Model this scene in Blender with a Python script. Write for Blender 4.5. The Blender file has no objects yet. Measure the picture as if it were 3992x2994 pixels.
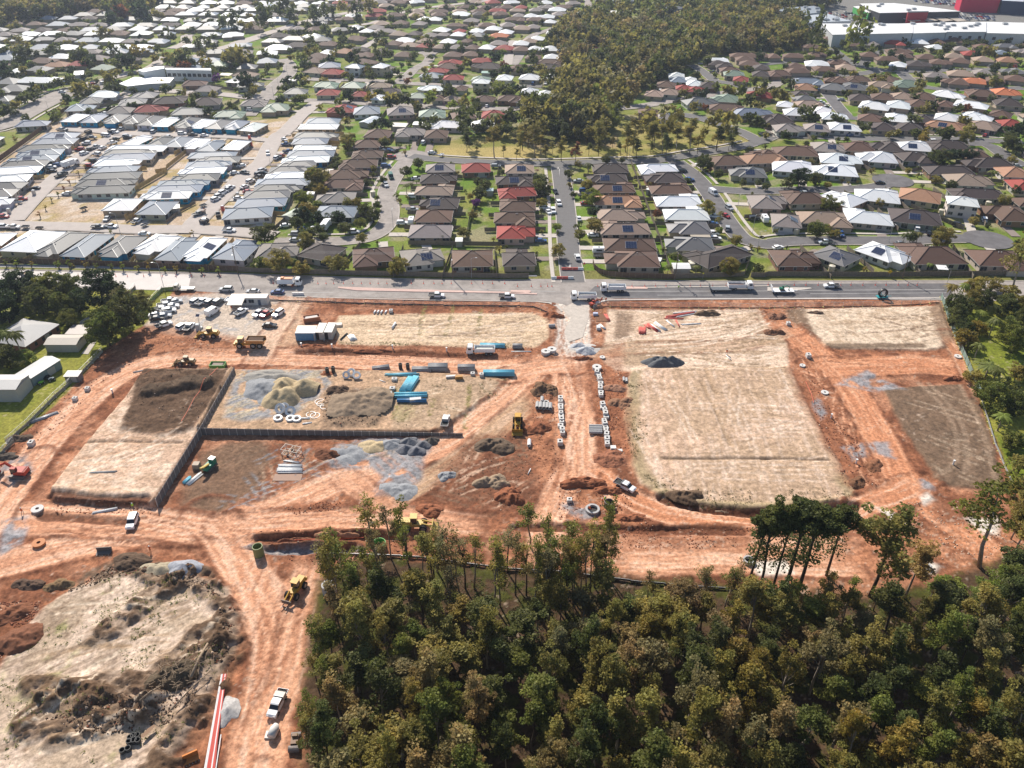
import bpy, math, random
import numpy as np
from mathutils import Vector, Matrix
rnd = random.Random(11)
sc = bpy.context.scene
col = sc.collection
# ------------------------------------------------------------------ camera, sky, sun, exposure
FPX = 3120.0; TH = math.radians(33.6); CH = 125.0       # drone camera: focal length in photo pixels, pitch, height
cd = bpy.data.cameras.new('camera'); cam = bpy.data.objects.new('camera', cd); col.objects.link(cam)
cam.location = (0,0, CH); cam.rotation_euler = (math.radians(90) - TH,0,0)
cd.sensor_width = 36; cd.lens = 36 * FPX / 3992; cd.clip_start = 1; cd.clip_end = 6000
sc.camera = cam
SUN_EL = math.radians(39.0); SUN_AZ = math.atan2(-0.42,0.907)     # azimuth from +Y towards +X
w = bpy.data.worlds.new('World'); sc.world = w; w.use_nodes = True
nt = w.node_tree; bg = nt.nodes['Background']
sky = nt.nodes.new('ShaderNodeTexSky'); sky.sky_type = 'NISHITA'; sky.sun_disc = False
sky.sun_elevation = SUN_EL; sky.sun_rotation = SUN_AZ; sky.air_density = 1.0; sky.dust_density = 1.0; sky.ozone_density = 1.0
nt.links.new(sky.outputs[0], bg.inputs[0]); bg.inputs[1].default_value = 0.09
sd = bpy.data.lights.new('sun', 'SUN'); sd.energy = 4.9; sd.angle = math.radians(0.5); sd.color = (1.0,0.93,0.83)
sun = bpy.data.objects.new('sun', sd); col.objects.link(sun)
dv = Vector((math.sin(SUN_AZ) * math.cos(SUN_EL), math.cos(SUN_AZ) * math.cos(SUN_EL), math.sin(SUN_EL)))
sun.rotation_euler = dv.to_track_quat('Z', 'Y').to_euler(); sun.location = dv * 500
vs = sc.view_settings; vs.view_transform = 'Standard'; vs.look = 'None'; vs.gamma = 1; vs.use_curve_mapping = False; vs.exposure = 0.47
sc.render.film_transparent = False
# ------------------------------------------------------------------ survey: from a spot in the photograph to a spot on the land
REG = {'D': (0,0,0.55411)}
for r, y0 in zip('ABCDE', (0,500,1080,1700,2344)):
 for k, x0 in enumerate((0,1000,2000,2992)):
  REG[r + str(k)] = (x0, y0,2.212)
def px(reg, x, y):
 a = REG[reg]; return (a[0] + x / a[2], a[1] + y / a[2])
def P(x, y, z=0.0):
 u = (x - 1996) / FPX; v = (y - 1497) / FPX
 dy = math.cos(TH) - v * math.sin(TH); dz = -math.sin(TH) - v * math.cos(TH); t = (z - CH) / dz
 return (u * t, dy * t)
def W(reg, x, y, z=0.0):
 return P(*px(reg, x, y), z)
def poly(reg, s, z=0.0):
 v = [float(q) for q in s.replace(';', ' ').replace(',', ' ').split()]
 return [W(reg, v[i], v[i + 1], z) for i in range(0, len(v),2)]
# ------------------------------------------------------------------ numpy noise
def vnoise(X, Y, seed=0):
 xi = np.floor(X).astype(np.int64); yi = np.floor(Y).astype(np.int64)
 fx = X - xi; fy = Y - yi; fx = fx * fx * (3 - 2 * fx); fy = fy * fy * (3 - 2 * fy)
 def h(a, b):
  n = (a * 374761393 + b * 668265263 + seed * 1274126177) & 0x7fffffff
  n = ((n ^ (n >> 13)) * 1274126177) & 0x7fffffff
  return ((n ^ (n >> 16)) & 0xffff) / 65535.0
 return (h(xi, yi) * (1 - fx) + h(xi + 1, yi) * fx) * (1 - fy) + (h(xi, yi + 1) * (1 - fx) + h(xi + 1, yi + 1) * fx) * fy
def fbm(X, Y, sc_, oc=4, seed=0, g=0.5):
 a = 1.0; t = 0; n = 0
 X = X / sc_; Y = Y / sc_
 for k in range(oc):
  t = t + a * vnoise(X, Y, seed + k * 17); n += a; a *= g
  X, Y = X * 1.87 + Y * 0.63 + 3.1, Y * 1.87 - X * 0.63 + 7.7
 return t / n
def sm(a, b, x):
 t = np.clip((x - a) / (b - a),0,1); return t * t * (3 - 2 * t)
def segdist(X, Y, pts, closed=False):
 """distance to a polyline, signed sideways offset and run along it"""
 best = np.full(X.shape, 1e9); lat = np.zeros(X.shape); run = np.zeros(X.shape); s0 = 0
 n = len(pts)
 for i in range(n if closed else n - 1):
  ax, ay = pts[i]; bx_, by_ = pts[(i + 1) % n]
  dx = bx_ - ax; dy = by_ - ay; L = math.hypot(dx, dy)
  if L < 1e-6: continue
  t = np.clip(((X - ax) * dx + (Y - ay) * dy) / (L * L),0,1)
  ex = X - ax - t * dx; ey = Y - ay - t * dy; d = np.hypot(ex, ey); m = d < best
  best = np.where(m, d, best); lat = np.where(m, np.where(dx * ey - dy * ex > 0, d, -d), lat); run = np.where(m, s0 + t * L, run)
  s0 += L
 return best, lat, run
def inside(X, Y, pts):
 c = np.zeros(X.shape, bool); n = len(pts)
 for i in range(n):
  x1, y1 = pts[i]; x2, y2 = pts[(i + 1) % n]
  if y1 == y2: continue
  c ^= ((Y < y1) != (Y < y2)) & (X < (x2 - x1) * (Y - y1) / (y2 - y1) + x1)
 return c
def pinside(x, y, pts):
 c = False; n = len(pts)
 for i in range(n):
  x1, y1 = pts[i]; x2, y2 = pts[(i + 1) % n]
  if (y < y1) != (y < y2) and x < (x2 - x1) * (y - y1) / (y2 - y1) + x1: c = not c
 return c
def smooth_line(pts, it=2):
 for _ in range(it):
  q = [pts[0]]
  for a, b in zip(pts, pts[1:]):
   q.append((a[0] * .75 + b[0] * .25, a[1] * .75 + b[1] * .25)); q.append((a[0] * .25 + b[0] * .75, a[1] * .25 + b[1] * .75))
  q.append(pts[-1]); pts = q
 return pts
# ------------------------------------------------------------------ materials
MATS = {}
def mat(name, c=None, rough=0.8, metal=0.0, spec=0.3, objcol=False, noise=0.0, nscale=4.0, bump=0.0, bscale=20.0, stripes=None, trans=0.0, attr=None, rndv=0.0):
 if name in MATS: return MATS[name]
 m = bpy.data.materials.new(name); m.use_nodes = True; MATS[name] = m
 N = m.node_tree.nodes; L = m.node_tree.links; b = N['Principled BSDF']
 b.inputs['Roughness'].default_value = rough; b.inputs['Metallic'].default_value = metal
 b.inputs['Specular IOR Level'].default_value = spec
 co = N.new('ShaderNodeTexCoord')
 geo = N.new('ShaderNodeNewGeometry')
 if objcol:
  oi = N.new('ShaderNodeObjectInfo'); src = oi.outputs['Color']
 elif attr:
  at = N.new('ShaderNodeVertexColor'); at.layer_name = attr; src = at.outputs['Color']
 else:
  rgb = N.new('ShaderNodeRGB'); rgb.outputs[0].default_value = (*c,1); src = rgb.outputs[0]
 def mul(s, fac_socket, lo, hi, a=0, b_=1):
  mr = N.new('ShaderNodeMapRange'); mr.inputs[1].default_value = a; mr.inputs[2].default_value = b_; mr.inputs[3].default_value = lo; mr.inputs[4].default_value = hi; L.new(fac_socket, mr.inputs[0])
  mx = N.new('ShaderNodeVectorMath'); mx.operation = 'SCALE'; L.new(s, mx.inputs[0]); L.new(mr.outputs[0], mx.inputs['Scale']); return mx.outputs[0]
 if noise:
  nz = N.new('ShaderNodeTexNoise'); nz.inputs['Scale'].default_value = nscale; nz.inputs['Detail'].default_value = 6; nz.inputs['Roughness'].default_value = 0.72
  L.new(geo.outputs['Position'], nz.inputs['Vector'])
  src = mul(src, nz.outputs['Fac'], 1 - noise * .95, 1 + noise * .95,.3,.7)
 if rndv:
  oi2 = N.new('ShaderNodeObjectInfo'); src = mul(src, oi2.outputs['Random'], 1 - rndv, 1 + rndv)
 hsrc = None
 if stripes:                                    # (spacing in m, object axis, strength): tile courses or metal ribs
  mp = N.new('ShaderNodeSeparateXYZ'); L.new(co.outputs['Object'], mp.inputs[0])
  mt = N.new('ShaderNodeMath'); mt.operation = 'MULTIPLY'; L.new(mp.outputs[stripes[1]], mt.inputs[0]); mt.inputs[1].default_value = 1 / stripes[0]
  fr = N.new('ShaderNodeMath'); fr.operation = 'FRACT'; L.new(mt.outputs[0], fr.inputs[0]); hsrc = fr.outputs[0]
 if bump or stripes:
  bp = N.new('ShaderNodeBump'); bp.inputs['Strength'].default_value = stripes[2] if stripes else bump; bp.inputs['Distance'].default_value = 0.05
  if stripes: L.new(hsrc, bp.inputs['Height'])
  else:
   nb = N.new('ShaderNodeTexNoise'); nb.inputs['Scale'].default_value = bscale; nb.inputs['Detail'].default_value = 4
   L.new(geo.outputs['Position'], nb.inputs['Vector']); L.new(nb.outputs['Fac'], bp.inputs['Height'])
  L.new(bp.outputs[0], b.inputs['Normal'])
 L.new(src, b.inputs['Base Color'])
 if trans:
  tr = N.new('ShaderNodeBsdfTranslucent'); mx = N.new('ShaderNodeMixShader'); mx.inputs[0].default_value = trans
  L.new(src, tr.inputs[0]); L.new(b.outputs[0], mx.inputs[1]); L.new(tr.outputs[0], mx.inputs[2]); L.new(mx.outputs[0], N['Material Output'].inputs[0])
 return m
# ------------------------------------------------------------------ mesh building
class MB:
 def __init__(s): s.v = []; s.f = []; s.m = []
 def add(s, vs_, fs, mi=0):
  o = len(s.v); s.v += [tuple(q) for q in vs_]; s.f += [tuple(i + o for i in f) for f in fs]; s.m += [mi] * len(fs); return s
 def box(s, c, d, rz=0.0, mi=0, ry=0.0, rx=0.0, taper=None):
  M = Matrix.Translation(c) @ Matrix.Rotation(rz,4, 'Z') @ Matrix.Rotation(ry,4, 'Y') @ Matrix.Rotation(rx,4, 'X')
  tx, ty = taper or (1,1); q = []
  for z in (-.5,.5):
   kx, ky = (tx, ty) if z > 0 else (1,1)
   for x, y in ((-.5,-.5), (.5,-.5), (.5,.5), (-.5,.5)): q.append(M @ Vector((x * d[0] * kx, y * d[1] * ky, z * d[2])))
  return s.add(q, [(0,3,2,1), (4,5,6,7), (0,1,5,4), (1,2,6,5), (2,3,7,6), (3,0,4,7)], mi)
 def tube(s, pts, rad, n=8, mi=0, cap=True):
  rings = []; P_ = [Vector(p) for p in pts]
  if not isinstance(rad, (list, tuple)): rad = [rad] * len(P_)
  for i, p in enumerate(P_):
   d = (P_[min(i + 1, len(P_) - 1)] - P_[max(i - 1,0)]).normalized()
   a = d.orthogonal().normalized() if i == 0 else (a0 - d * a0.dot(d)).normalized()
   a0 = a; b = d.cross(a)
   rings.append([p + (a * math.cos(2 * math.pi * k / n) + b * math.sin(2 * math.pi * k / n)) * rad[i] for k in range(n)])
  vs_ = [q for r in rings for q in r]; fs = []
  for i in range(len(rings) - 1):
   for k in range(n): fs.append((i * n + k, i * n + (k + 1) % n, (i + 1) * n + (k + 1) % n, (i + 1) * n + k))
  if cap: fs.append(tuple(range(n))[::-1]); fs.append(tuple((len(rings) - 1) * n + k for k in range(n)))
  return s.add(vs_, fs, mi)
 def ring(s, c, ro, ri, h, n=16, mi=0, axis='Z', rz=0.0):
  M = Matrix.Translation(c) @ Matrix.Rotation(rz,4, 'Z') @ {'Z': Matrix(), 'X': Matrix.Rotation(math.pi / 2,4, 'Y'), 'Y': Matrix.Rotation(math.pi / 2,4, 'X')}[axis]
  vs_ = []
  for r, z in ((ro, -h / 2), (ro, h / 2), (ri, h / 2), (ri, -h / 2)):
   vs_ += [M @ Vector((r * math.cos(2 * math.pi * k / n), r * math.sin(2 * math.pi * k / n), z)) for k in range(n)]
  fs = []
  for j in range(4):
   for k in range(n): fs.append((j * n + k, j * n + (k + 1) % n, ((j + 1) % 4) * n + (k + 1) % n, ((j + 1) % 4) * n + k))
  return s.add(vs_, fs, mi)
 def extr(s, prof, y0, y1, mi=0, ty=1.0):
  """side profile (x,z) extruded over y; ty narrows the top"""
  n = len(prof); zs = [p[1] for p in prof]; z0, z1 = min(zs), max(zs)
  def k(z): return 1 - (1 - ty) * (z - z0) / max(z1 - z0, 1e-6)
  cy = (y0 + y1) / 2; h = (y1 - y0) / 2
  vs_ = [(x, cy - h * k(z), z) for x, z in prof] + [(x, cy + h * k(z), z) for x, z in prof]
  fs = [tuple(range(n)), tuple(range(2 * n - 1, n - 1,-1))] + [(i, i + n, (i + 1) % n + n, (i + 1) % n) for i in range(n)]
  return s.add(vs_, fs, mi)
 def mesh(s, name, mats, smooth=False):
  me = bpy.data.meshes.new(name); me.from_pydata(s.v, [], s.f)
  for m_ in (mats if isinstance(mats, (list, tuple)) else [mats]): me.materials.append(m_)
  me.polygons.foreach_set('material_index', s.m)
  if smooth: me.polygons.foreach_set('use_smooth', [True] * len(s.f))
  me.update(); return me
def ob(name, me, parent=None, loc=(0,0,0), rz=0.0, color=None, scale=None):
 o = bpy.data.objects.new(name, me); col.objects.link(o); o.location = loc; o.rotation_euler = (0,0, rz)
 if parent is not None: o.parent = parent
 if color: o.color = (*color,1)
 if scale: o.scale = scale
 return o
def tag(o, label=None, cat=None, group=None, kind=None):
 if label: o['label'] = label
 if cat: o['category'] = cat
 if group: o['group'] = group
 if kind: o['kind'] = kind
 return o
def copy_tree(o, parent=None):
 c = o.copy(); col.objects.link(c)
 if parent is not None: c.parent = parent
 for ch in list(o.children): copy_tree(ch, c)
 return c
def grid_mesh(name, xs, ys, Z, C, m):
 nx, ny = len(xs), len(ys); X, Y = np.meshgrid(xs, ys)
 me = bpy.data.meshes.new(name)
 co = np.stack([X, Y, Z],-1).reshape(-1,3).astype(np.float32)
 i = np.arange(nx * ny).reshape(ny, nx)
 q = np.stack([i[:-1, :-1], i[:-1, 1:], i[1:, 1:], i[1:, :-1]],-1).reshape(-1,4)
 me.vertices.add(len(co)); me.vertices.foreach_set('co', co.ravel())
 me.loops.add(q.size); me.loops.foreach_set('vertex_index', q.ravel().astype(np.int32))
 me.polygons.add(len(q)); me.polygons.foreach_set('loop_start', np.arange(0, q.size,4, dtype=np.int32)); me.polygons.foreach_set('loop_total', np.full(len(q),4, np.int32))
 me.polygons.foreach_set('use_smooth', np.ones(len(q), bool))
 me.update()
 ca = me.color_attributes.new('Col', 'FLOAT_COLOR', 'POINT')
 ca.data.foreach_set('color', np.concatenate([C.reshape(-1,3), np.ones((nx * ny,1))],1).astype(np.float32).ravel())
 me.materials.append(m); return me
# ------------------------------------------------------------------ the land of the building site (one sheet, 0.4 m grid)
xs = np.arange(-190,190.1,0.42); ys = []
y_ = 52.0
while y_ < 262: ys.append(y_); y_ += 0.30 + 0.25 * (y_ - 52) / 210
ys = np.array(ys); X, Y = np.meshgrid(xs, ys)
WX = (fbm(X, Y,7,4,1) - .5) * 5 + (fbm(X, Y,1.6,3,5) - .5) * 1.6
WY = (fbm(X, Y,7,4,2) - .5) * 5 + (fbm(X, Y,1.6,3,6) - .5) * 1.6
F1 = fbm(X, Y,14,5,21); F2 = fbm(X, Y,3.0,5,22,.6); F3 = fbm(X, Y,0.9,3,23,.6); F4 = fbm(X, Y,30,4,29)
RED = np.array((.275,.112,.058)); REDD = np.array((.155,.060,.032)); ORG = np.array((.43,.19,.100)); HAUL = np.array((.60,.315,.19)); HAULP = np.array((.68,.435,.305))
PAD = np.array((.55,.375,.265)); PADT = np.array((.43,.30,.20)); PADD = np.array((.33,.225,.14)); SOIL = np.array((.115,.078,.052)); SOILB = np.array((.185,.120,.078))
GRV = np.array((.245,.25,.262)); SAND = np.array((.42,.33,.20)); GRASS = np.array((.15,.185,.022)); GRASSY = np.array((.26,.235,.045)); LITTER = np.array((.11,.07,.04)); CONC = np.array((.60,.53,.46))
C = np.empty(X.shape + (3,)); C[:] = RED
Z = np.zeros(X.shape)
def paint(m, c, k=1.0):
 global C
 m = np.clip(m * k,0,1)[..., None]; C = C * (1 - m) + np.asarray(c) * m
def polymask(pts, soft=0.8, warp=0.35):
 """soft, ragged inside-mask of a polygon on the sheet"""
 m = np.zeros(X.shape); pa = np.array(pts); g = soft + 4 * warp + 1
 ix = (xs > pa[:, 0].min() - g) & (xs < pa[:, 0].max() + g); iy = (ys > pa[:, 1].min() - g) & (ys < pa[:, 1].max() + g)
 if not ix.any() or not iy.any(): return m
 sl = np.ix_(iy, ix); x = X[sl] + WX[sl] * warp; y = Y[sl] + WY[sl] * warp
 d, _, _ = segdist(x, y, pts, True); ins = inside(x, y, pts); d = np.where(ins, d, -d)
 m[sl] = sm(-soft, soft, d); return m
def polysd(pts):
 d, _, _ = segdist(X, Y, pts, True); return np.where(inside(X, Y, pts), d, -d)
def linemask(pts, hw, soft=1.0, warp=0.3):
 pts = smooth_line(pts); d, lat, run = segdist(X + WX * warp, Y + WY * warp, pts)
 return sm(hw + soft, hw - soft * .3, d), lat, run, d
# mottling of the bare earth
paint(sm(.50,.62, F1), ORG,.65); paint(sm(.48,.60, F2), REDD,.8); paint(sm(.56,.66, fbm(X, Y,9,5,31,.6)), HAUL,.35); paint(sm(.56,.7, F3), REDD,.4)
paint(sm(.54,.68, fbm(X, Y,2.2,5,93,.65)) * sm(.35,.6, F1), RED * .7,.4); paint(sm(.56,.70, fbm(X, Y,4.4,5,94,.65)), HAUL,.35)
Z += (F2 - .5) * .55 + (F3 - .5) * .22 + (F1 - .5) * .5
ROUGH = np.ones(X.shape)                                  # how lumpy the ground is: graded areas are flattened
def flatten(m, k=1.0):
 global ROUGH
 ROUGH = ROUGH * (1 - np.clip(m * k,0,1))
def scratch(ang, sx, sy, seed):
 c, s = math.cos(ang), math.sin(ang); return fbm((X * c + Y * s) / sx, (-X * s + Y * c) / sy,1.0,4, seed,.6)
TR_H = scratch(0.03,9,.9,41); TR_V = scratch(1.5,9,.9,42); TR_D = scratch(.7,8,.8,43); TR_E = scratch(2.3,8,.8,44)
LEV = np.zeros(X.shape)                                    # terraces
pads = {}
def pad(name, reg, s, h, colr, tr, c2=PADD, soft=.7, warp=.3, edge=1.2):
 pts = poly(reg, s, h); m = polymask(pts, soft, warp); pads[name] = pts
 paint(m, colr); base = m
 t = {'h': TR_H, 'v': TR_V, 'd': TR_D, 'e': TR_E}[tr]
 paint(base * sm(.50,.72, t), c2,.55); paint(base * sm(.52,.70, fbm(X, Y,6,5, len(name) + 60,.6)), c2,.5); paint(base * sm(.54,.70, F2), np.array(colr) * 1.18,.5)
 flatten(m,.86)
 return m
PL1 = poly('C0', '1240,785 2010,778 1700,1290 1690,1438 1600,1438 740,1438 560,1438 900,1040 1080,860',1.6)
PLfull = poly('D', '310,797 502,795 427,930 331,1083 300,1088 112,1070 110,1050 180,960 265,860',1.7)
m = polymask(PLfull,.5,.15); flatten(m,.8);
LEV += 1.7 * sm(-.6,.3, polysd(PLfull)); paint(m, PAD); paint(m * sm(.5,.7, TR_H), PADD,.5); paint(m * sm(.52,.68, F1), np.array((.56,.37,.25)),.8); paint(m * sm(.5,.66, F2), np.array((.68,.54,.42)),.5)
PMID = poly('D', '502,797 700,797 850,800 1110,812 1122,830 1090,870 1000,931 700,930 427,928',1.0)
m = polymask(PMID,.6,.2); flatten(m,.5); LEV += 1.0 * sm(-.5,.3, polysd(PMID)) * sm(poly('D', '1125,820')[0][0], poly('D', '1000,930')[0][0] - 6, X)
paint(m, np.array((.46,.30,.19))); paint(m * sm(.48,.66, F2), PADD,.7)
m = pad('middle', 'D', '850,838 925,815 1110,815 1120,832 1085,868 1000,925 850,925',1.0, PADT, 'v')
paint(m * sm(.56,.7, F1), np.array((.30,.27,.12)),.5)
pad('upper_left', 'D', '735,678 1150,674 1188,690 1192,725 1150,750 735,742 722,705',.3, np.array((.58,.43,.29)), 'h')
mb = pad('big', 'D', '1366,795 1705,790 1760,905 1835,1040 1858,1080 1840,1102 1500,1104 1440,1085 1385,1040 1368,1000 1345,900',.5, PAD, 'h')
paint(mb * sm(.45,.62, fbm(X, Y,26,4,77)), PADT,.75); paint(mb * sm(.52,.66, TR_V), np.array((.70,.54,.43)),.4); paint(mb * sm(.55,.68, TR_D), PADD,.35)
pb2 = poly('D', '1366,795 1345,900 1368,1000 1385,1040 1440,1085 1500,1104 1840,1102 1858,1080 1835,1040',.5); paint(linemask(pb2,2.6,2.0,.4)[0] * mb, np.array((.30,.235,.13)),.75)
LEV += .45 * sm(-.8,.4, polysd(pads['big']))
m = pad('upper_right_mid', 'D', '1312,668 1640,668 1650,690 1700,735 1705,795 1560,800 1330,800 1300,780',.2, np.array((.62,.46,.34)), 'h')
paint(polymask(poly('D', '1300,735 1500,725 1700,735 1705,760 1500,765 1300,765')) * sm(.42,.58, TR_H), PADD,.8)
paint(polymask(poly('D', '1330,760 1480,755 1460,785 1350,790'),1,.5), PADD,.8); paint(polymask(poly('D', '1330,672 1370,680 1360,730 1325,735'),1,.4), SOILB,.8)
m = pad('far_right', 'D', '1718,668 2030,660 2062,745 2000,755 1850,752 1760,748 1730,705',.4, np.array((.60,.47,.35)), 'h')
LEV += .4 * sm(-.6,.3, polysd(pads['far_right']))
paint(polymask(poly('D', '1700,670 1740,668 1760,740 1745,762 1705,720'),1,.5), SOILB,.95); paint(polymask(poly('D', '2005,670 2036,650 2088,800 2060,800 2040,740'),1,.5), SOILB * 1.3,.9)
paint(linemask(poly('D', '1790,748 1900,750 1990,748'),1.2,.8)[0], SOIL * 1.5,.9)
m = pad('brown', 'D', '1912,838 2098,828 2125,890 2175,1060 2035,1045 1990,985 1945,915',.3, SOILB * .93, 'd', SOIL, warp=.4); LEV += .3 * sm(-.8,.4, polysd(pads['brown']))
for q in ('1985,828 2040,880 2070,950 2062,1010 2020,1030', '2005,828 2065,890 2092,960 2085,1020', '2075,835 2110,900 2130,960 2150,1040'):
 mm, lat, run, d = linemask(poly('D', q),.5,.5,.15); paint(mm, np.array((.34,.24,.165)),.45)
# lower left pad: cleared ground with spoil and weeds
m = pad('lower_left', 'D', '95,1310 160,1270 260,1240 430,1245 500,1275 517,1330 485,1440 400,1590 350,1659 330,1800 -200,1800 -200,1560 -20,1460 50,1360',.5, np.array((.60,.46,.355)), 'd', np.array((.27,.195,.13)), warp=.5); paint(m * sm(.46,.6, fbm(X, Y,8,5,71,.62)), np.array((.40,.30,.21)),.8); paint(m * sm(.52,.64, scratch(.55,7,1.3,45)), SOIL * 1.9,.55)
paint(m * sm(.56,.70, F4 * .5 + F2 * .5), np.array((.20,.22,.05)),.75); LEV += .7 * sm(-1.2,.6, polysd(pads['lower_left']))
for q, wd in (('330,1240 480,1262 512,1330 482,1440 405,1585 340,1665',2.6), ('215,1375 300,1310 400,1255',2.0), ('90,1560 200,1500 320,1500 400,1430 440,1380',3.4), ('130,1600 240,1570 330,1530',1.6), ('80,1480 230,1545 330,1540',2.0)):
 mm, lat, run, d = linemask(poly('D', q), wd,1.6,.6); mm *= .5 + .5 * sm(.4,.55, F2); paint(mm, SOIL * np.array((1,.9,.82)),.97); LEV += mm * (.75 + 1.5 * (F2 - .4) + .9 * (F3 - .5)); ROUGH = np.maximum(ROUGH, mm)
m = polymask(poly('D', '130,1290 180,1240 250,1215 330,1205 400,1225 480,1250 440,1262 260,1252 160,1275'),1,.8); paint(m * sm(.36,.5, F2), SOIL * 1.3,.95); ROUGH = np.maximum(ROUGH, m)
m = polymask(poly('D', '-100,1330 60,1340 110,1300 60,1360 -20,1480 -120,1550'),1,.6); paint(m, RED * .75); ROUGH = np.maximum(ROUGH, m)
# topsoil spread on the left pad, brown areas
PSOIL = poly('C0', '1230,800 1990,790 1800,1130 1700,1270 1590,1330 1270,1345 1040,1310 1090,1130 1140,940',1.7)
m = polymask(PSOIL,.9,.55); paint(m, SOIL * np.array((.95,.85,.8))); paint(m * sm(.56,.7, TR_H), SOILB * .8,.45); LEV += m * (.35 + .9 * (F2 - .5)); ROUGH = np.maximum(ROUGH, m)
mm, lat, run, d = linemask(poly('C0', '1290,985 1480,960 1640,905 1760,915',1.9),2.0,1.8,.4); LEV += mm * 1.5; paint(mm, SOIL * .9)
paint(polymask(poly('D', '395,1085 430,975 560,950 590,980 560,1060 480,1110 410,1120'),2,.8), SOILB * .9,.85)
m = polymask(poly('D', '925,1060 1010,950 1100,935 1145,960 1155,1080 1060,1110 980,1090'),2,.8); paint(m * sm(.38,.52, F2), SOIL * 1.6,.85); paint(m * sm(.6,.72, F3), np.array((.45,.33,.22)),.7)
m = polymask(poly('D', '700,860 740,845 810,850 840,880 810,925 700,925'),1.5,.6); paint(m, SOIL * 1.9,.9); LEV += m * (F2) * 1.2; ROUGH = np.maximum(ROUGH, m)
m = polymask(poly('D', '1150,930 1200,925 1205,960 1165,970'),1,.3); paint(m, RED)
# gravelled yard with the parked cars
m = polymask(poly('D', '375,640 500,632 640,655 650,700 590,730 470,735 400,728 320,712 310,695'),1.5,.7); paint(m, np.array((.50,.41,.33))); paint(m * sm(.5,.68, F2), GRV * 1.25,.6); flatten(m,.9)
m = polymask(poly('D', '560,655 660,655 650,760 590,770'),2,.8); paint(m, np.array((.52,.33,.21)),.8); flatten(m,.7)
# haul roads: pale compacted clay with wheel marks
def haul(s, w_, c=HAUL, c2=HAULP, reg='D', k=1.0, depth=.25):
 pts = poly(reg, s)
 for i, j in ((0,1), (-1,-2)):
  L_ = math.hypot(pts[i][0] - pts[j][0], pts[i][1] - pts[j][1]); pts[i] = (pts[i][0] + (pts[i][0] - pts[j][0]) / L_ * 6, pts[i][1] + (pts[i][1] - pts[j][1]) / L_ * 6)
 mm, lat, run, d = linemask(pts, w_ / 2,1.3,.28); mm = mm * sm(0,9, run + WX) * sm(0,9, run.max() - run + WY)
 paint(mm, c, k); rut = fbm(lat * 1.7, run * .07,1.0,3, int(w_ * 10) + len(s),.6)
 paint(mm * sm(.5,.66, rut), c2, .8 * k); paint(mm * sm(.46,.34, rut), RED * 1.25, .45 * k)
 flatten(mm,.93); berm = np.exp(-((d - w_ / 2 - .9) / .7) ** 2)
 global LEV
 LEV = LEV * (1 - mm * .9) + berm * .22 * k * (F2 * 1.6) - mm * .08 * (rut - .5); paint(berm * sm(.36,.5, F2), REDD * 1.15, .85 * k)
haul('-30,1110 60,1010 140,905 235,822 330,778 500,768 700,774 900,787 1130,792 1220,775',8.5)
haul('-60,1235 120,1190 300,1150 480,1142 560,1112 700,1050 830,1012 960,960 1090,870 1160,795',8, k=.95)
haul('-60,1118 150,1125 300,1125 480,1148',9); haul('60,1020 0,1100 -60,1200',6)
haul('470,1135 535,1235 590,1320 600,1440 560,1560 545,1700',9); haul('670,1240 652,1330 640,1430 600,1520',7, k=.8)
haul('540,1130 700,1120 850,1120 1000,1130',7); haul('760,1040 850,1110 960,1130',5, k=.6)
haul('1245,985 1300,1037 1370,1085 1480,1122 1620,1135 1800,1120 1890,1085 1955,1050',6.5, c=ORG * 1.2); haul('1240,985 1212,1045 1188,1100 1175,1180',7)
haul('1340,1200 1480,1197 1620,1195 1800,1200',11, c=HAUL * .95); haul('1140,870 1040,960 930,1035 880,1060',6, c=PADD * 1.4, c2=PAD, k=.8)
haul('2160,1215 2060,1130 1960,1055 1922,990 1880,905 1815,810 1745,742 1690,705',7.5, c=ORG * 1.22, c2=HAUL); haul('1960,1060 1900,1085',7, c=ORG * 1.2)
haul('1800,792 1900,790 2000,785 2090,800',9, c=ORG * 1.15, c2=HAUL); haul('2060,745 2090,800 2110,840',4, c=ORG * 1.1, k=.8)
haul('1255,770 1330,755 1450,748 1600,750 1690,720',5, c=PADT, c2=PAD, k=.7)
haul('1225,700 1230,770 1232,860 1245,950 1243,1000',9.5)
haul('1238,655 1240,720 1232,765',10, c=CONC * .93, c2=CONC); haul('1140,800 1180,790 1225,790',7)
haul('640,640 600,700 560,770',6, c=np.array((.55,.40,.29)), k=.8)
# red banks and trench ground
for s, c, k in (('1230,800 1340,740 1360,900 1375,1000 1300,1010 1285,900', RED * 1.15,.5), ('1150,830 1215,850 1220,1000 1170,1060 1150,1000', ORG * .9,.7), ('925,1065 960,1000 1010,950 1100,935 1150,960 1160,1090 1060,1115 980,1100', REDD * 1.2,.75),
    ('330,700 560,735 480,765 330,770 250,790 250,740', ORG * .8,.7), ('620,745 1200,752 1150,778 640,765', RED,.7), ('560,1150 1000,1150 1000,1200 620,1215 560,1230', RED,.6), ('1350,1140 1620,1140 1620,1180 1340,1185', RED * 1.1,.7),
    ('1740,780 1830,900 1900,1050 1830,1060 1770,940 1700,800', RED * 1.05,.75), ('2000,1070 2130,1080 2120,1140 2040,1130', REDD,.8)):
 m = polymask(poly('D', s),2,.8); paint(m, c, k); paint(m * sm(.5,.66, F2), REDD, .7 * k)
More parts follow.
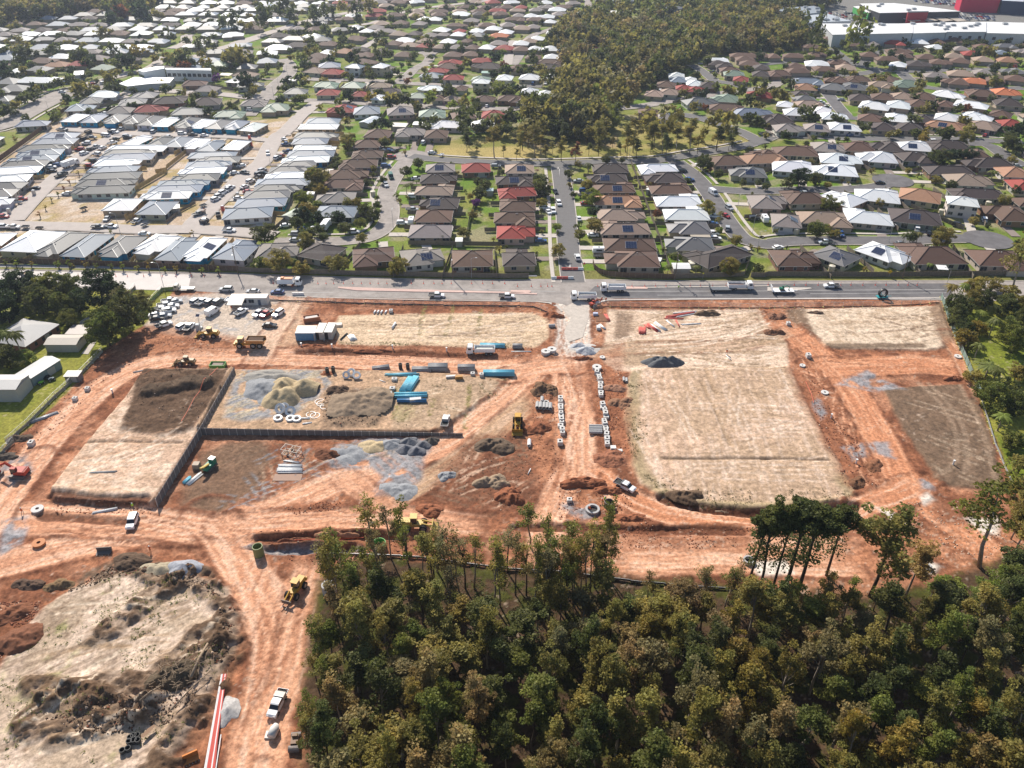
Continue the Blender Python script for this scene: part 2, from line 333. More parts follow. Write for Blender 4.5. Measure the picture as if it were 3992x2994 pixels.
for s, d_ in (('560,1168 700,1163 790,1162 860,1165',1.0), ('115,1078 230,1086 320,1088',.5), ('560,1185 620,1190 760,1185',1.2), ('1425,1075 1520,1106 1700,1108 1850,1095',.7), ('640,763 800,762 1000,768',.4), ('1120,1140 1500,1150 1600,1150',.5), ('90,1118 200,1126 270,1126',.3)):
 mm, lat, run, d = linemask(poly('D', s),.9,.6,.4); LEV -= mm * d_; LEV += np.exp(-((lat - 2.2) / .9) ** 2) * sm(4,2, d) * d_ * .6; paint(mm, REDD * .8,.9)
# gravel and sand spread on the ground
m = polymask(poly('D', '486,905 492,850 520,800 700,800 715,830 690,860 620,905',1.0),1,.5); paint(m * sm(.34,.46, F2), GRV,.9); paint(m * sm(.56,.68, TR_D), SAND * 1.2,.6)
m = polymask(poly('D1', '600,220 700,90 900,40 1100,30 1300,30 1540,30 1500,120 1440,190 1400,380 1200,510 1010,490 1080,370 1000,260 700,290'),1,.6); paint(m * sm(.30,.45, F2), GRV,.92); paint(m * sm(.56,.68, TR_E), ORG,.5); LEV += m * (F2 - .4) * .8
for s, c in (('590,1098 650,1083 740,1080 735,1100 640,1112', RED), ('0,1010 50,985 70,1015 20,1045', GRV), ('1760,860 1790,890 1775,905 1755,880', GRV), ('1800,830 1870,800 1960,840 1890,850', GRV * 1.1), ('1820,965 1860,955 1875,985 1840,1000', GRV), ('1870,960 1920,955 1935,995 1890,985', GRV * 1.1), ('1205,1090 1240,1085 1290,1110 1260,1130 1215,1105', GRV),
             ('1985,1040 2010,1035 2015,1065 1990,1060', GRV), ('0,1130 60,1120 50,1170 0,1200', GRV * 1.2), ('500,1175 640,1180 700,1183 790,1187 780,1195 560,1195', GRV)):
 m = polymask(poly('D', s),.8,.6); paint(m * sm(.3,.5, F2), c,.85)
for s in ('1985,1075 2010,1070 2022,1085 1995,1092', '1620,1215 1700,1210 1720,1240 1640,1245', '1900,1100 1940,1110 1975,1140 1930,1135', '2080,1120 2150,1120 2160,1160 2120,1150', '1975,1225 2000,1205 2030,1225 2020,1240 1980,1238'):
 m = polymask(poly('D', s),.8,.5); paint(m, np.array((.66,.60,.52)),.9)
# lot lines, weeds
for s in ('1010,1295 985,1365', '1065,1295 1040,1372', '1118,1318 1112,1365'): pass
for reg, s in (('C1', '1455,230 1400,480'), ('C1', '1700,230 1635,500'), ('C1', '1945,270 1905,490'), ('C1', '1230,1000 1180,1230'), ('C1', '1525,1060 1490,1200'), ('C1', '1835,940 1795,1300')):
 mm = linemask(poly(reg, s,.5),.5,.5,.3)[0]; paint(mm * sm(.35,.5, F3), np.array((.20,.17,.06)),.8)
for reg, s, c in (('D2', '1310,185 1700,185 2212,190', SOIL), ('D3', '-50,188 300,195 520,200', SOIL), ('C2', '1650,770 2000,775 2212,765', PADD), ('C3', '-20,775 150,780', PADD), ('D0', '690,95 900,75 1570,80', SOIL), ('C2', '1650,770 1720,950 1760,1000', PADD), ('C2', '1620,900 1780,1200 1860,1438', PADD)):
 mm = linemask(poly(reg, s,.5),.35,.4,.15)[0]; paint(mm, c,.8); LEV -= mm * .25
# wheel tracks left by machines: pairs of thin arcs
tr_ = random.Random(4)
def track(pts, c, w_=.28, gap=1.9, k=.7):
 global C, LEV
 pa = np.array(pts); g = gap + 2; ix = np.where((xs > pa[:, 0].min() - g) & (xs < pa[:, 0].max() + g))[0]; iy = np.where((ys > pa[:, 1].min() - g) & (ys < pa[:, 1].max() + g))[0]
 if not len(ix) or not len(iy): return
 sl = (slice(iy[0], iy[-1] + 1), slice(ix[0], ix[-1] + 1)); d, lat, run = segdist(X[sl] + WX[sl] * .12, Y[sl] + WY[sl] * .12, pts)
 m = sm(w_ + .25, w_ * .4, np.abs(d - gap / 2)) * sm(.36,.5, F3[sl]) * k * sm(0,3, run) * sm(0,3, run.max() - run); C[sl] = C[sl] * (1 - m[..., None]) + np.asarray(c) * m[..., None]; LEV[sl] -= m * .07
def tracks(reg, s, n, cs, L_=(12,45), ang=None, sp=.5, curl=.05, k=.7):
 pl = poly(reg, s); x0, x1 = min(p[0] for p in pl), max(p[0] for p in pl); y0, y1 = min(p[1] for p in pl), max(p[1] for p in pl); i = 0
 while i < n:
  x, y = tr_.uniform(x0, x1), tr_.uniform(y0, y1)
  if not pinside(x, y, pl): continue
  i += 1; a = tr_.uniform(0,6.28) if ang is None else ang + tr_.gauss(0, sp); cu = tr_.gauss(0, curl); pts = [(x, y)]; L = tr_.uniform(*L_)
  for j in range(int(L / 3)): a += cu; x += 3 * math.cos(a); y += 3 * math.sin(a); pts.append((x, y))
  pts = [p for p in pts if pinside(p[0], p[1], pl)]
  if len(pts) > 2: track(pts, cs[i % len(cs)], tr_.uniform(.16,.34), tr_.choice((1.7,2.1,2.4,.5)), k)
tracks('D', '1366,795 1705,790 1760,905 1835,1040 1840,1090 1500,1100 1385,1040 1345,900',34, (PADD, PADD * .9, (.72,.57,.46)), (20,60),0.0,.12,.015,.5)
tracks('D', '1366,795 1705,790 1760,905 1835,1040 1840,1090 1500,1100 1385,1040 1345,900',16, (PADD, (.70,.56,.45)), (20,60),1.45,.15,.02,.5)
tracks('D', '1310,668 1650,668 1705,735 1705,795 1330,800 1300,740',45, (PADD * .8, PADD, (.70,.56,.44)), (15,50),0.0,.25,.05,.85)
tracks('D', '1718,668 2030,660 2062,745 1850,752 1760,748',22, (PADD, SOILB), (15,40),-.5,.5,.05)
tracks('D', '735,678 1150,674 1188,690 1192,725 1150,750 735,742',34, (PADD, SOIL * 2, (.68,.54,.42)), (15,50),0.0,.25,.03)
tracks('D', '850,838 1110,815 1120,832 1085,868 1000,925 850,925',26, (PADD, PADD * .8, (.66,.52,.38)), (10,30), None)
tracks('D', '300,1085 112,1070 110,1050 180,960 245,935 425,935',30, ((.40,.25,.16), (.70,.56,.44)), (12,35),.3,.5,.05)
tracks('D', '395,1085 430,965 560,945 800,960 900,990 800,1010 600,1090 480,1120',34, (SOIL * 1.6, (.46,.33,.23), GRV * .9), (12,40),.5,.6,.09)
tracks('D', '925,1060 1010,950 1100,935 1145,960 1155,1080 1060,1110',20, (PAD, SOIL * 1.5), (10,30), None, curl=.1)
tracks('D', '700,975 900,955 930,1010 800,1060 760,1040',16, (GRV * .7, GRV * 1.5), (10,30),.9,.4)
tracks('D', '0,1090 480,1120 900,1090 1300,1150 1600,1140 2000,1080 2200,1230 1500,1215 900,1160 560,1200 400,1200 0,1280',60, (REDD, ORG, RED * .8), (15,50),0.0,.3,.04,.55)
tracks('D', '470,1160 560,1180 700,1250 640,1500 560,1660 480,1660 520,1400 500,1250',34, (REDD * 1.3, HAULP, RED), (12,40),1.45,.3,.05,.5)
tracks('D', '0,1010 200,820 330,775 1200,770 1200,800 340,800 230,870 60,1080',34, (RED, HAULP, REDD * 1.4), (15,45),.2,.4,.04,.5)
tracks('D', '1200,640 1270,680 1250,980 1200,1100 1160,1100 1210,960 1210,780',30, (HAULP, RED), (12,40),1.57,.15,.03,.7)
tracks('D', '1700,720 1820,780 2080,780 2100,830 1870,850 1960,1040 1900,1090 1720,800',40, (REDD, HAUL, ORG), (12,40),1.9,.6,.05,.8)
tracks('D', '1912,838 2098,828 2125,890 2175,1060 2035,1045 1945,915',16, ((.36,.27,.19), SOIL), (15,40),-.9,.3,.04)
tracks('D', '100,1310 260,1240 500,1275 485,1440 350,1659 0,1659 -20,1460',46, (SOIL * 1.8, (.62,.50,.38), PADD), (8,26),.55,.35,.06,.8)
# neighbours' grass, forest floor
GL = poly('C0', '-400,-300 900,-60 1500,60 1450,200 1230,420 1000,560 880,640 700,860 480,1090 200,1330 60,1438') + poly('D0', '0,140 -60,260 -500,700')
GR = poly('C3', '1480,100 1500,190 1650,580 1830,1010 1960,1438') + poly('D3', '1960,0 2110,420 2300,800 3200,800') + poly('C3', '3400,0')
for q, wv in ((GL,1), (GR,2)):
 m = polymask(q,.8,.25); paint(m, GRASS); paint(m * sm(.42,.62, F4), GRASSY,.8); paint(m * sm(.5,.7, F2), GRASS * .8,.4); flatten(m,.9); LEV *= (1 - m)
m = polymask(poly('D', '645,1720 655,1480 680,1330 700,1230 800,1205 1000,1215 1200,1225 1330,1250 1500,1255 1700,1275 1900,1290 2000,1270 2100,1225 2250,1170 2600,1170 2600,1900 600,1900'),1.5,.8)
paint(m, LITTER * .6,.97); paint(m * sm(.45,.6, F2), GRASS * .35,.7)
# verge of the big road
road_y = lambda x: 0
m = polymask(poly('D', '-300,560 2500,590 2500,650 1700,652 1330,655 1270,660 1215,655 1180,655 640,640 -300,610'),.6,.1); LEV *= (1 - m); flatten(m,.97)
m = polymask(poly('D', '-300,540 2500,560 2500,606 1330,604 1140,604 900,602 560,592 500,588 -300,574'),.4,.05); paint(m, np.array((.17,.17,.05)),.95)
# a pinch of weeds and pale dust everywhere, so nothing is even
paint(sm(.66,.74, F3) * sm(.5,.6, F1), np.array((.62,.48,.37)),.35)
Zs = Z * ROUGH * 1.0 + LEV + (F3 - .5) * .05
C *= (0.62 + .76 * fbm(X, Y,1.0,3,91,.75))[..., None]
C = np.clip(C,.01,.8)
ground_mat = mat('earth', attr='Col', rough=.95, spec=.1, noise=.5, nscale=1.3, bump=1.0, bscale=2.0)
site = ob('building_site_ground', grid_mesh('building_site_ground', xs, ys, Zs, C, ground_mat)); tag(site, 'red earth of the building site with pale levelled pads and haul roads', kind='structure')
def gz(x, y):
 i = min(max(np.searchsorted(ys, y) - 1,0), len(ys) - 2); j = min(max(int((x - xs[0]) / 0.42),0), len(xs) - 2)
 if y > 262 or y < 52: return 0.0
 ty = (y - ys[i]) / (ys[i + 1] - ys[i]); tx = (x - xs[j]) / .42
 return float((Zs[i, j] * (1 - tx) + Zs[i, j + 1] * tx) * (1 - ty) + (Zs[i + 1, j] * (1 - tx) + Zs[i + 1, j + 1] * tx) * ty)
def G(reg, x, y, dz=0.0):
 """spot in the photo -> point on the land, its height included"""
 z = 0.0
 for _ in range(3): q = W(reg, x, y, z); z = gz(*q)
 return (q[0], q[1], z + dz)
# ------------------------------------------------------------------ the land of the suburbs (one sheet, out past the top of the picture)
xs2 = np.arange(-900,901,2.2); ys2 = np.concatenate([[261.2], np.arange(263,1000,2.2), np.arange(1002,2600,40)])
SX = X; SY = Y; X, Y = np.meshgrid(xs2, ys2); sxs, sys_ = xs, ys
G1 = fbm(X, Y,26,4,101); G2 = fbm(X, Y,8,4,102); G3 = fbm(X, Y,90,3,103)
C = np.empty(X.shape + (3,)); C[:] = np.array((.13,.175,.028))
paint(sm(.42,.60, G2), np.array((.22,.22,.055)),.75); paint(sm(.5,.64, G1), np.array((.11,.20,.018)),.8); paint(sm(.54,.66, fbm(X, Y,5,3,105)), np.array((.30,.25,.17)),.7)
def pm2(pts, soft=1.5):
 d, _, _ = segdist(X, Y, pts, True); return sm(-soft, soft, np.where(inside(X, Y, pts), d, -d))
def mpoly(items):
 r = []
 for reg, s in items: r += poly(reg, s)
 return r
P_ESTATE = mpoly([('B0', '-900,700 300,70 400,0'), ('A0', '560,1000 2212,1040'), ('A1', '300,1000 720,1010'), ('B1', '720,60 690,240 460,480 230,740 160,880 -40,960'), ('B0', '2212,1170 1000,1120 0,1100 -900,1080')])
m = pm2(P_ESTATE); paint(m, np.array((.46,.34,.24)),.95); paint(m * sm(.5,.62, G2), np.array((.34,.26,.10)),.8); paint(m * sm(.56,.66, fbm(X, Y,4,3,106)), np.array((.55,.46,.38)),.8)
P_PARK = mpoly([('B1', '1500,190 1560,130 1900,60 2212,20'), ('B2', '300,-40 900,-80 1500,-60 2050,30 2100,120 1900,150 1500,200 1440,215 900,265 500,285 0,285'), ('B1', '2000,280 1600,250')])
m = pm2(P_PARK); paint(m, np.array((.20,.19,.045)),.9); paint(m * sm(.45,.6, G2), np.array((.33,.27,.10)),.8); paint(pm2(poly('B2', '0,60 300,20 900,50 900,170 500,120 200,180 0,110')), np.array((.30,.20,.14)),.6)
P_OVAL = mpoly([('B1', '1500,235 1600,165 1900,170 2212,150'), ('B2', '0,150 250,190 300,260 0,275')]); paint(pm2(P_OVAL), np.array((.40,.31,.12)),.85)
P_WOOD = mpoly([('A2', '0,1239 150,900 480,560 280,420 450,200 640,150 800,240 1150,240 1500,210 1750,110 2212,-60'), ('A3', '0,-80 400,-60 600,50 200,130 330,260 420,420 0,450'), ('A2', '2212,440 1650,500 1400,640 1200,720 1000,900 900,1000 850,1239')])
P_WOODL = poly('A0', '-200,270 60,240 500,170 800,110 900,110 950,180 1130,170 1290,130 1300,60 1600,-10 1700,-60 -200,-120')
P_SCHOOL = poly('A2', '640,140 800,240 1150,240 1500,210 1750,100 1750,-80 650,-80')
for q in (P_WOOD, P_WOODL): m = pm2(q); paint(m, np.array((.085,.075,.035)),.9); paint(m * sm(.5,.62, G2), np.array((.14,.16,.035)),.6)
P_SHOP = poly('A3', '430,60 800,-60 2400,-100 2400,330 1250,330 560,360 250,200'); paint(pm2(P_SHOP), np.array((.20,.19,.18)),.95)
Z2 = (G1 - .5) * .3; Z2[0] = -.05
C = np.clip(C,.01,.8)
sub = ob('ground', grid_mesh('ground', xs2, ys2, Z2 - .15, C, ground_mat)); tag(sub, 'grassy and dusty land the suburbs stand on', kind='structure')
X, Y = SX, SY
# ------------------------------------------------------------------ roads
M_ASPH = mat('asphalt', (.155,.148,.145),.9, spec=.2, noise=.12, nscale=.6, bump=.2, bscale=8)
M_ASPD = mat('new_asphalt', (.135,.127,.128),.85, spec=.25, noise=.3, nscale=.2)
M_ASPP = mat('dusty_asphalt', (.31,.275,.25),.9, spec=.2, noise=.3, nscale=.22)
M_CONC = mat('concrete', (.50,.45,.40),.9, spec=.2, noise=.1, nscale=.8)
M_PALE = mat('pale_concrete_road', (.43,.38,.345),.9, spec=.2, noise=.1, nscale=.3)
M_FRESH = mat('fresh_cement_road', (.62,.57,.53),.9, spec=.2, noise=.08, nscale=.25)
M_LINE = mat('road_paint', (.42,.40,.38),.7)
M_PINK = mat('pink_concrete', (.56,.36,.30),.9, noise=.1, nscale=.6)
M_VERGE = mat('verge_grass', (.17,.165,.045),.95, spec=.1, noise=.35, nscale=.5)
ROADS = []
def strip(mb, pts, o0, o1, z, mi=0, skip=None):
 """flat ribbon between two sideways offsets of a line"""
 n = len(pts); Lf = []
 for i, p in enumerate(pts):
  a = pts[max(i - 1,0)]; b = pts[min(i + 1, n - 1)]; dx, dy = b[0] - a[0], b[1] - a[1]; L = math.hypot(dx, dy) or 1
  nx, ny = -dy / L, dx / L; Lf.append(((p[0] + nx * o0, p[1] + ny * o0, z), (p[0] + nx * o1, p[1] + ny * o1, z)))
 for i in range(n - 1):
  if skip and (skip(Lf[i][0]) or skip(Lf[i + 1][0])): continue
  mb.add([Lf[i][0], Lf[i + 1][0], Lf[i + 1][1], Lf[i][1]], [(0,3,2,1) if o1 > o0 else (0,1,2,3)], mi)
def dense(pts, step=4.0):
 q = []
 for a, b in zip(pts, pts[1:]):
  k = max(1, int(math.hypot(b[0] - a[0], b[1] - a[1]) / step))
  q += [(a[0] + (b[0] - a[0]) * i / k, a[1] + (b[1] - a[1]) * i / k) for i in range(k)]
 return q + [pts[-1]]
ZR = [0.06]
def road(items, w_, m_=None, name='road', foot=0, ends=()):
 pts = items if isinstance(items[0][0], float) else mpoly(items)
 pts = dense(smooth_line(pts,2)); ZR[0] += .004
 mb = MB(); strip(mb, pts, -w_ / 2, w_ / 2, ZR[0])
 for e in ends:                                           # round turning head
  p = pts[-1] if e == 1 else pts[0]; r = 9.0
  mb.add([(p[0] + r * math.cos(k * math.pi / 12), p[1] + r * math.sin(k * math.pi / 12), ZR[0] + .002) for k in range(24)], [tuple(range(24))])
 o = ob(name, mb.mesh(name, m_ or M_ASPH)); tag(o, kind='structure')
 ROADS.append((pts, w_, foot, ends)); return pts
road([('B1', '150,980 400,975 640,975 800,970'), ('B1', '960,950 1090,880 1150,780 1150,640 1110,560 1180,430 1260,320 1330,240')],7.5, M_ASPP, foot=1, ends=(1,))
road([('B1', '1330,240 1480,262 1800,285 2212,300'), ('B2', '200,308 700,292 1000,285 1300,275 1500,230 1800,190 2100,130 2300,40'), ('A3', '-60,1160 200,1170 900,1200 1500,1190 2212,1230')],7.5, M_ASPH, foot=1)
road([('B2', '520,1330 490,1150 470,950 455,700 430,500 400,310')],8.0, M_ASPH, foot=1)
road([('B2', '1400,285 1560,400 1680,540 1790,720 1900,880 1990,970 2212,1010'), ('B3', '100,975 600,965 1150,975 1500,950 1700,950 1900,960')],8.0, M_ASPD, foot=1, ends=(1,))
road([('B2', '1690,520 1900,540 2150,545'), ('B3', '0,540 300,530 700,530 1000,500 1080,450')],7.5, M_ASPD, ends=(1,))
road([('B3', '1700,130 1900,130 2060,250 2212,330')],8, M_ASPD)
road([('A3', '700,1020 900,1020 1300,1000 1700,1000 1900,1010'), ],6.5, M_ASPD)
road([('A3', '700,1020 620,940 560,860 520,810 480,790'), ],7.5, M_ASPD)
road([('A3', '480,800 800,800 1200,760')],6, M_ASPD)
road([('A3', '80,710 400,660 800,640 1000,600 1150,620 1400,610 1700,600 2000,600 2212,620')],8, M_ASPH)
road([('A3', '1150,620 1230,700 1400,770 1800,770 2212,760')],8, M_ASPH)
road([('A3', '560,420 700,530 800,580 1000,600')],7, M_ASPH)
road([('A3', '-60,560 200,530 420,520 600,520')],7, M_ASPH)
road([('A3', '1050,430 1200,420 1450,410 1700,400 2212,380')],7, M_ASPH); road([('A3', '1050,430 900,470 800,580')],7, M_ASPH)
road([('A2', '790,940 1100,920 1400,860 1650,830 1900,790 2212,760'), ('A3', '100,700 350,680')],8, M_ASPP)
road([('A2', '1740,700 1690,660 1600,590 1540,560'), ],7, M_ASPH); road([('A2', '1740,700 1900,720 2000,760')],7, M_ASPH)
road([('A2', '1400,980 1600,1010 1800,1080 2000,1150 2150,1239'), ],8, M_ASPH)
road([('A2', '0,760 120,740 250,745'), ],7, M_ASPH); road([('A2', '730,500 880,480')],12, M_ASPP)
road([('A2', '0,560 60,480 120,320 300,260 440,215'), ],7, M_ASPP); road([('A2', '560,160 640,130 650,40 640,-20')],7, M_ASPP)
road([('A1', '-60,820 300,860 700,880 1100,900 1700,930 2212,945'), ('A2', '0,930 120,935')],8, M_ASPP)
road([('A1', '-80,1000 60,850 170,720 290,640 290,560 230,510')],9, M_ASPP)
road([('A1', '220,1170 380,1000 520,880')],8, M_PALE, foot=0)
road([('A1', '1180,720 1290,670 1350,600 1480,540 1500,470 1400,450'), ],7, M_ASPP); road([('A1', '1350,600 1450,570 1500,470 1560,440')],6, M_ASPP)
road([('A1', '800,690 1100,700 1300,720 1700,740 2212,760')],7, M_ASPP); road([('A1', '400,680 600,690 800,690')],7, M_ASPP)
road([('A1', '-200,380 0,320 300,220 560,150 800,110 1000,70')],10, M_PALE); road([('A0', '1660,500 1900,420 2212,330')],10, M_PALE)
road([('A1', '900,420 1000,370 1060,330'), ],7, M_PALE); road([('A1', '780,230 950,210 1060,180')],7, M_PALE); road([('A1', '1900,230 2050,200'), ],8, M_PALE)
road([('A1', '1200,120 1500,60 1900,20 2212,-30')],8, M_PALE); road([('A1', '2160,560 2190,420 2212,350')],7, M_PALE)
road([('A0', '-300,1120 0,1100 200,980 400,880 560,800 640,780 900,740')],17, M_ASPP, 'road', foot=2)
road([('A0', '700,740 850,700 1100,640 1250,610 1380,540 1380,490')],8, M_PALE); road([('A0', '1060,820 1200,760 1500,790 1900,810 2212,850')],8, M_PALE)
road([('A0', '760,940 880,880 1100,830')],6, M_PALE); road([('A0', '1480,420 1620,370 1600,310 1650,300')],9, M_PALE)
# new estate streets
road([('B0', '120,800 300,600 480,430 620,300 800,170 950,90 1080,30'), ('A0', '1050,1160 900,1130 700,1120 560,1110')],7.5, M_PALE)
road([('A0', '1000,1150 1400,1165 1800,1170 2100,1185'), ('A1', '0,1200 150,1215 250,1190')],6, M_PALE)
road([('B0', '-400,830 0,830 300,845 700,850 1200,880 1600,870 2000,890 2212,910'), ('B1', '160,930')],8, M_PALE)
road([('B0', '1620,880 1760,740 1950,560 2100,420 2212,330'), ('B1', '60,290 130,130 200,50'), ('A1', '240,1150 380,1000')],8.5, M_PALE)
road([('B0', '60,700 10,800 -20,860')],8, M_PALE)
# kerbs and paths beside the nearer streets
def near_road(p, skip_i, extra=0.2):
 for j, (pts, w_, f_, e_) in enumerate(ROADS):
  if j == skip_i: continue
  if abs(pts[0][0] - p[0]) > 400: continue
  for i in range(len(pts) - 1):
   ax, ay = pts[i]; bx_, by_ = pts[i + 1]
   if abs(ax - p[0]) > 14 or abs(ay - p[1]) > 14: continue
   dx, dy = bx_ - ax, by_ - ay; L2 = dx * dx + dy * dy or 1
   t = min(1, max(0, ((p[0] - ax) * dx + (p[1] - ay) * dy) / L2))
   if math.hypot(p[0] - ax - t * dx, p[1] - ay - t * dy) < w_ / 2 + extra: return True
  for e in e_:
   q = pts[-1] if e == 1 else pts[0]
   if math.hypot(p[0] - q[0], p[1] - q[1]) < 9.3: return True
 return False
for i, (pts, w_, foot, e_) in enumerate(ROADS):
 if min(p[1] for p in pts) > 560: continue
 mb = MB()
 sk = lambda p, i=i, pts=pts, e_=e_: near_road(p, i) or any(math.hypot(p[0] - pts[-1 if e == 1 else 0][0], p[1] - pts[-1 if e == 1 else 0][1]) < 9.3 for e in e_)
 for s in (1,-1):
  strip(mb, pts, s * w_ / 2, s * (w_ / 2 + .35),.17, skip=sk)
  a = MB(); strip(a, pts, s * w_ / 2, s * w_ / 2 + s * .001,.17, skip=sk)
  if foot and (s == 1 or foot == 2): strip(mb, pts, s * (w_ / 2 + 2.2), s * (w_ / 2 + 3.6),.14, skip=sk)
 if mb.f:
  o = ob('kerb', mb.mesh('kerb', M_CONC)); tag(o, kind='structure')
# ------------------------------------------------------------------ the big road across the picture
def quad_px(name, reg, s, z, m_, kind='structure'):
 pts = poly(reg, s, z); mb = MB(); mb.add([(x, y, z) for x, y in pts], [tuple(range(len(pts)))])
 return tag(ob(name, mb.mesh(name, m_)), kind=kind)
yN = lambda dx: None
quad_px('road', 'D', '-300,576 500,590 900,601 1300,603 2600,603 2600,655 1700,645 1330,645 1260,650 1240,668 1215,656 1170,650 640,640 400,628 300,626 -300,612',.05, M_ASPP)
quad_px('new_road_surface', 'D', '1285,618 1700,613 2060,612 2055,641 1700,643 1330,644 1262,640',.058, M_ASPD)
quad_px('fresh_road_surface', 'D', '-300,578 413,593 408,620 416,629 300,625 200,619 -300,605',.064, M_FRESH)
M_MEDC = mat('median_concrete', (.60,.42,.36),.9, noise=.1, nscale=.6)
def raised(name, reg, s, h, m_, z0=0.0):
 pts = poly(reg, s, h); n = len(pts); mb = MB()
 mb.add([(x, y, z0) for x, y in pts] + [(x, y, h) for x, y in pts], [tuple(range(n, 2 * n))] + [(i, (i + 1) % n, (i + 1) % n + n, i + n) for i in range(n)])
 return tag(ob(name, mb.mesh(name, m_)), kind='structure')
raised('median_strip', 'D', '730,619 760,620 900,625 1090,630 1091,633 900,630 770,627 731,622',.2, M_MEDC)
raised('median_strip', 'D', '1160,633 1091,630 1091,633 1160,636',.2, M_MEDC)
raised('median_strip', 'C2', '-20,112 140,113 158,122 140,134 -20,134',.2, M_MEDC)
raised('median_strip', 'C2', '800,84 960,80 1160,84 1160,100 960,100',.2, M_MEDC)
raised('median_strip', 'C2', '1160,84 2212,72 2212,78 1160,92',.18, M_CONC)
raised('median_strip', 'C3', '0,86 370,90 385,97 250,116 0,118',.16, M_CONC)
# verges, kerb and the long path below the fence
def band(name, s0, s1, z, m_):
 a = poly('D', s0, z); b = poly('D', s1, z)[::-1]; mb = MB(); n = len(a)
 mb.add([(x, y, z) for x, y in a + b], [(i, i + 1, 2 * n - 2 - i, 2 * n - 1 - i) for i in range(n - 1)]); return tag(ob(name, mb.mesh(name, m_)), kind='structure')
band('footpath', '-300,566 500,578 560,582 900,590 1160,594', '-300,572 500,585 560,588 900,594 1160,597',.10, mat('path_grey', (.30,.29,.29),.9, noise=.08, nscale=.8))
band('verge', '-300,572 500,585 560,588 900,596 1140,600', '-300,576 500,589 560,592 900,602 1140,604',.14, M_VERGE)
band('verge', '1330,600 1500,600 1700,598 2000,598 2600,600', '1330,604 1500,606 1700,606 2000,605 2600,607',.14, M_VERGE)
band('kerb', '-300,576 500,589 560,592 900,602 1140,604', '-300,576.6 500,589.8 560,592.8 900,602.8 1140,604.8',.17, M_CONC)
band('kerb', '1330,604 1500,606 1700,606 2000,605 2600,607', '1330,604.9 1500,606.9 1700,606.9 2000,605.9 2600,607.9',.17, M_CONC)
band('kerb', '640,640 900,646 1100,649 1160,650 1190,653 1208,660 1216,672', '640,641.4 900,647.4 1100,650.6 1158,651.6 1186,655 1203,663 1212,673',.16, M_CONC)
band('kerb', '1282,652 1310,647 1500,645 1700,644.5 2050,643', '1288,655 1314,648.6 1500,646.6 1700,646 2050,644.6',.16, M_FRESH)
quad_px('driveway_apron', 'C2', '420,270 560,200 620,215 690,250 655,330 600,520 480,560 440,470 500,350',.09, mat('gravel_entry', (.50,.44,.38),.95, noise=.2, nscale=.8))
for s in ('1000,624 1200,629', '640,631 720,631', '1300,629 1660,628', '1700,627 2040,625', '1750,634 2045,632', '1420,637 1560,637'):
 band('lane_line', s, ' '.join(f"{p.split(',')[0]},{float(p.split(',')[1]) + .8}" for p in s.split()),.072, M_LINE)
for s in ('395,332 405,332 400,421', '385,333 402,333 402,350 385,350', '492,1155 500,1200 478,1200'):
 quad_px('road_marking', 'B2', s,.30, M_LINE)
# ------------------------------------------------------------------ houses
ROOF = {'b': ((.135,.078,.055), 'brown tiled', 't'), 'd': ((.070,.052,.048), 'dark tiled', 't'), 'g': ((.27,.23,.21), 'grey tiled', 't'), 'w': ((.78,.78,.77), 'white metal', 'm'),
  's': ((.20,.235,.285), 'silver metal', 'm'), 'k': ((.060,.064,.072), 'charcoal metal', 'm'), 'r': ((.30,.050,.038), 'red tiled', 't'), 't': ((.34,.185,.11), 'terracotta tiled', 't'),
  'n': ((.20,.26,.19), 'green metal', 'm'), 'o': ((.52,.17,.075), 'orange tiled', 't'), 'a': ((.33,.24,.18), 'tan tiled', 't'), 'm': ((.15,.146,.145), 'grey metal', 'm')}
M_TILE = mat('roof_tile', objcol=True, rough=.75, spec=.3, noise=.12, nscale=.9, stripes=(.16,2,.5))
M_METAL = mat('roof_metal', objcol=True, rough=.52, spec=.35, noise=.06, nscale=.4)
M_CAPT = mat('ridge_tile', objcol=True, rough=.7); M_CAPM = mat('ridge_metal', objcol=True, rough=.4, spec=.5)
M_WALL = mat('rendered_wall', objcol=True, rough=.85, spec=.2, noise=.08, nscale=1.2)
M_GLASS = mat('window_glass', (.03,.04,.055),.12, spec=.6); M_FRAME = mat('window_frame', (.55,.54,.52),.6)
M_GARAGE = mat('garage_door_paint', (.42,.40,.37),.6, stripes=(.4,2,.4)); M_SOLAR = mat('solar_cell', (.02,.03,.07),.2, spec=.7); M_SOLF = mat('solar_frame', (.5,.5,.52),.4)
M_FASC = mat('gutter_paint', (.40,.37,.34),.6)
WALLC = {'br': (.44,.33,.25), 'bk': (.26,.15,.10), 'wh': (.62,.59,.55), 'ta': (.50,.42,.33), 'bl': (.015,.30,.50), 'gy': (.33,.31,.29)}
OH = .55; EAVE = 2.6
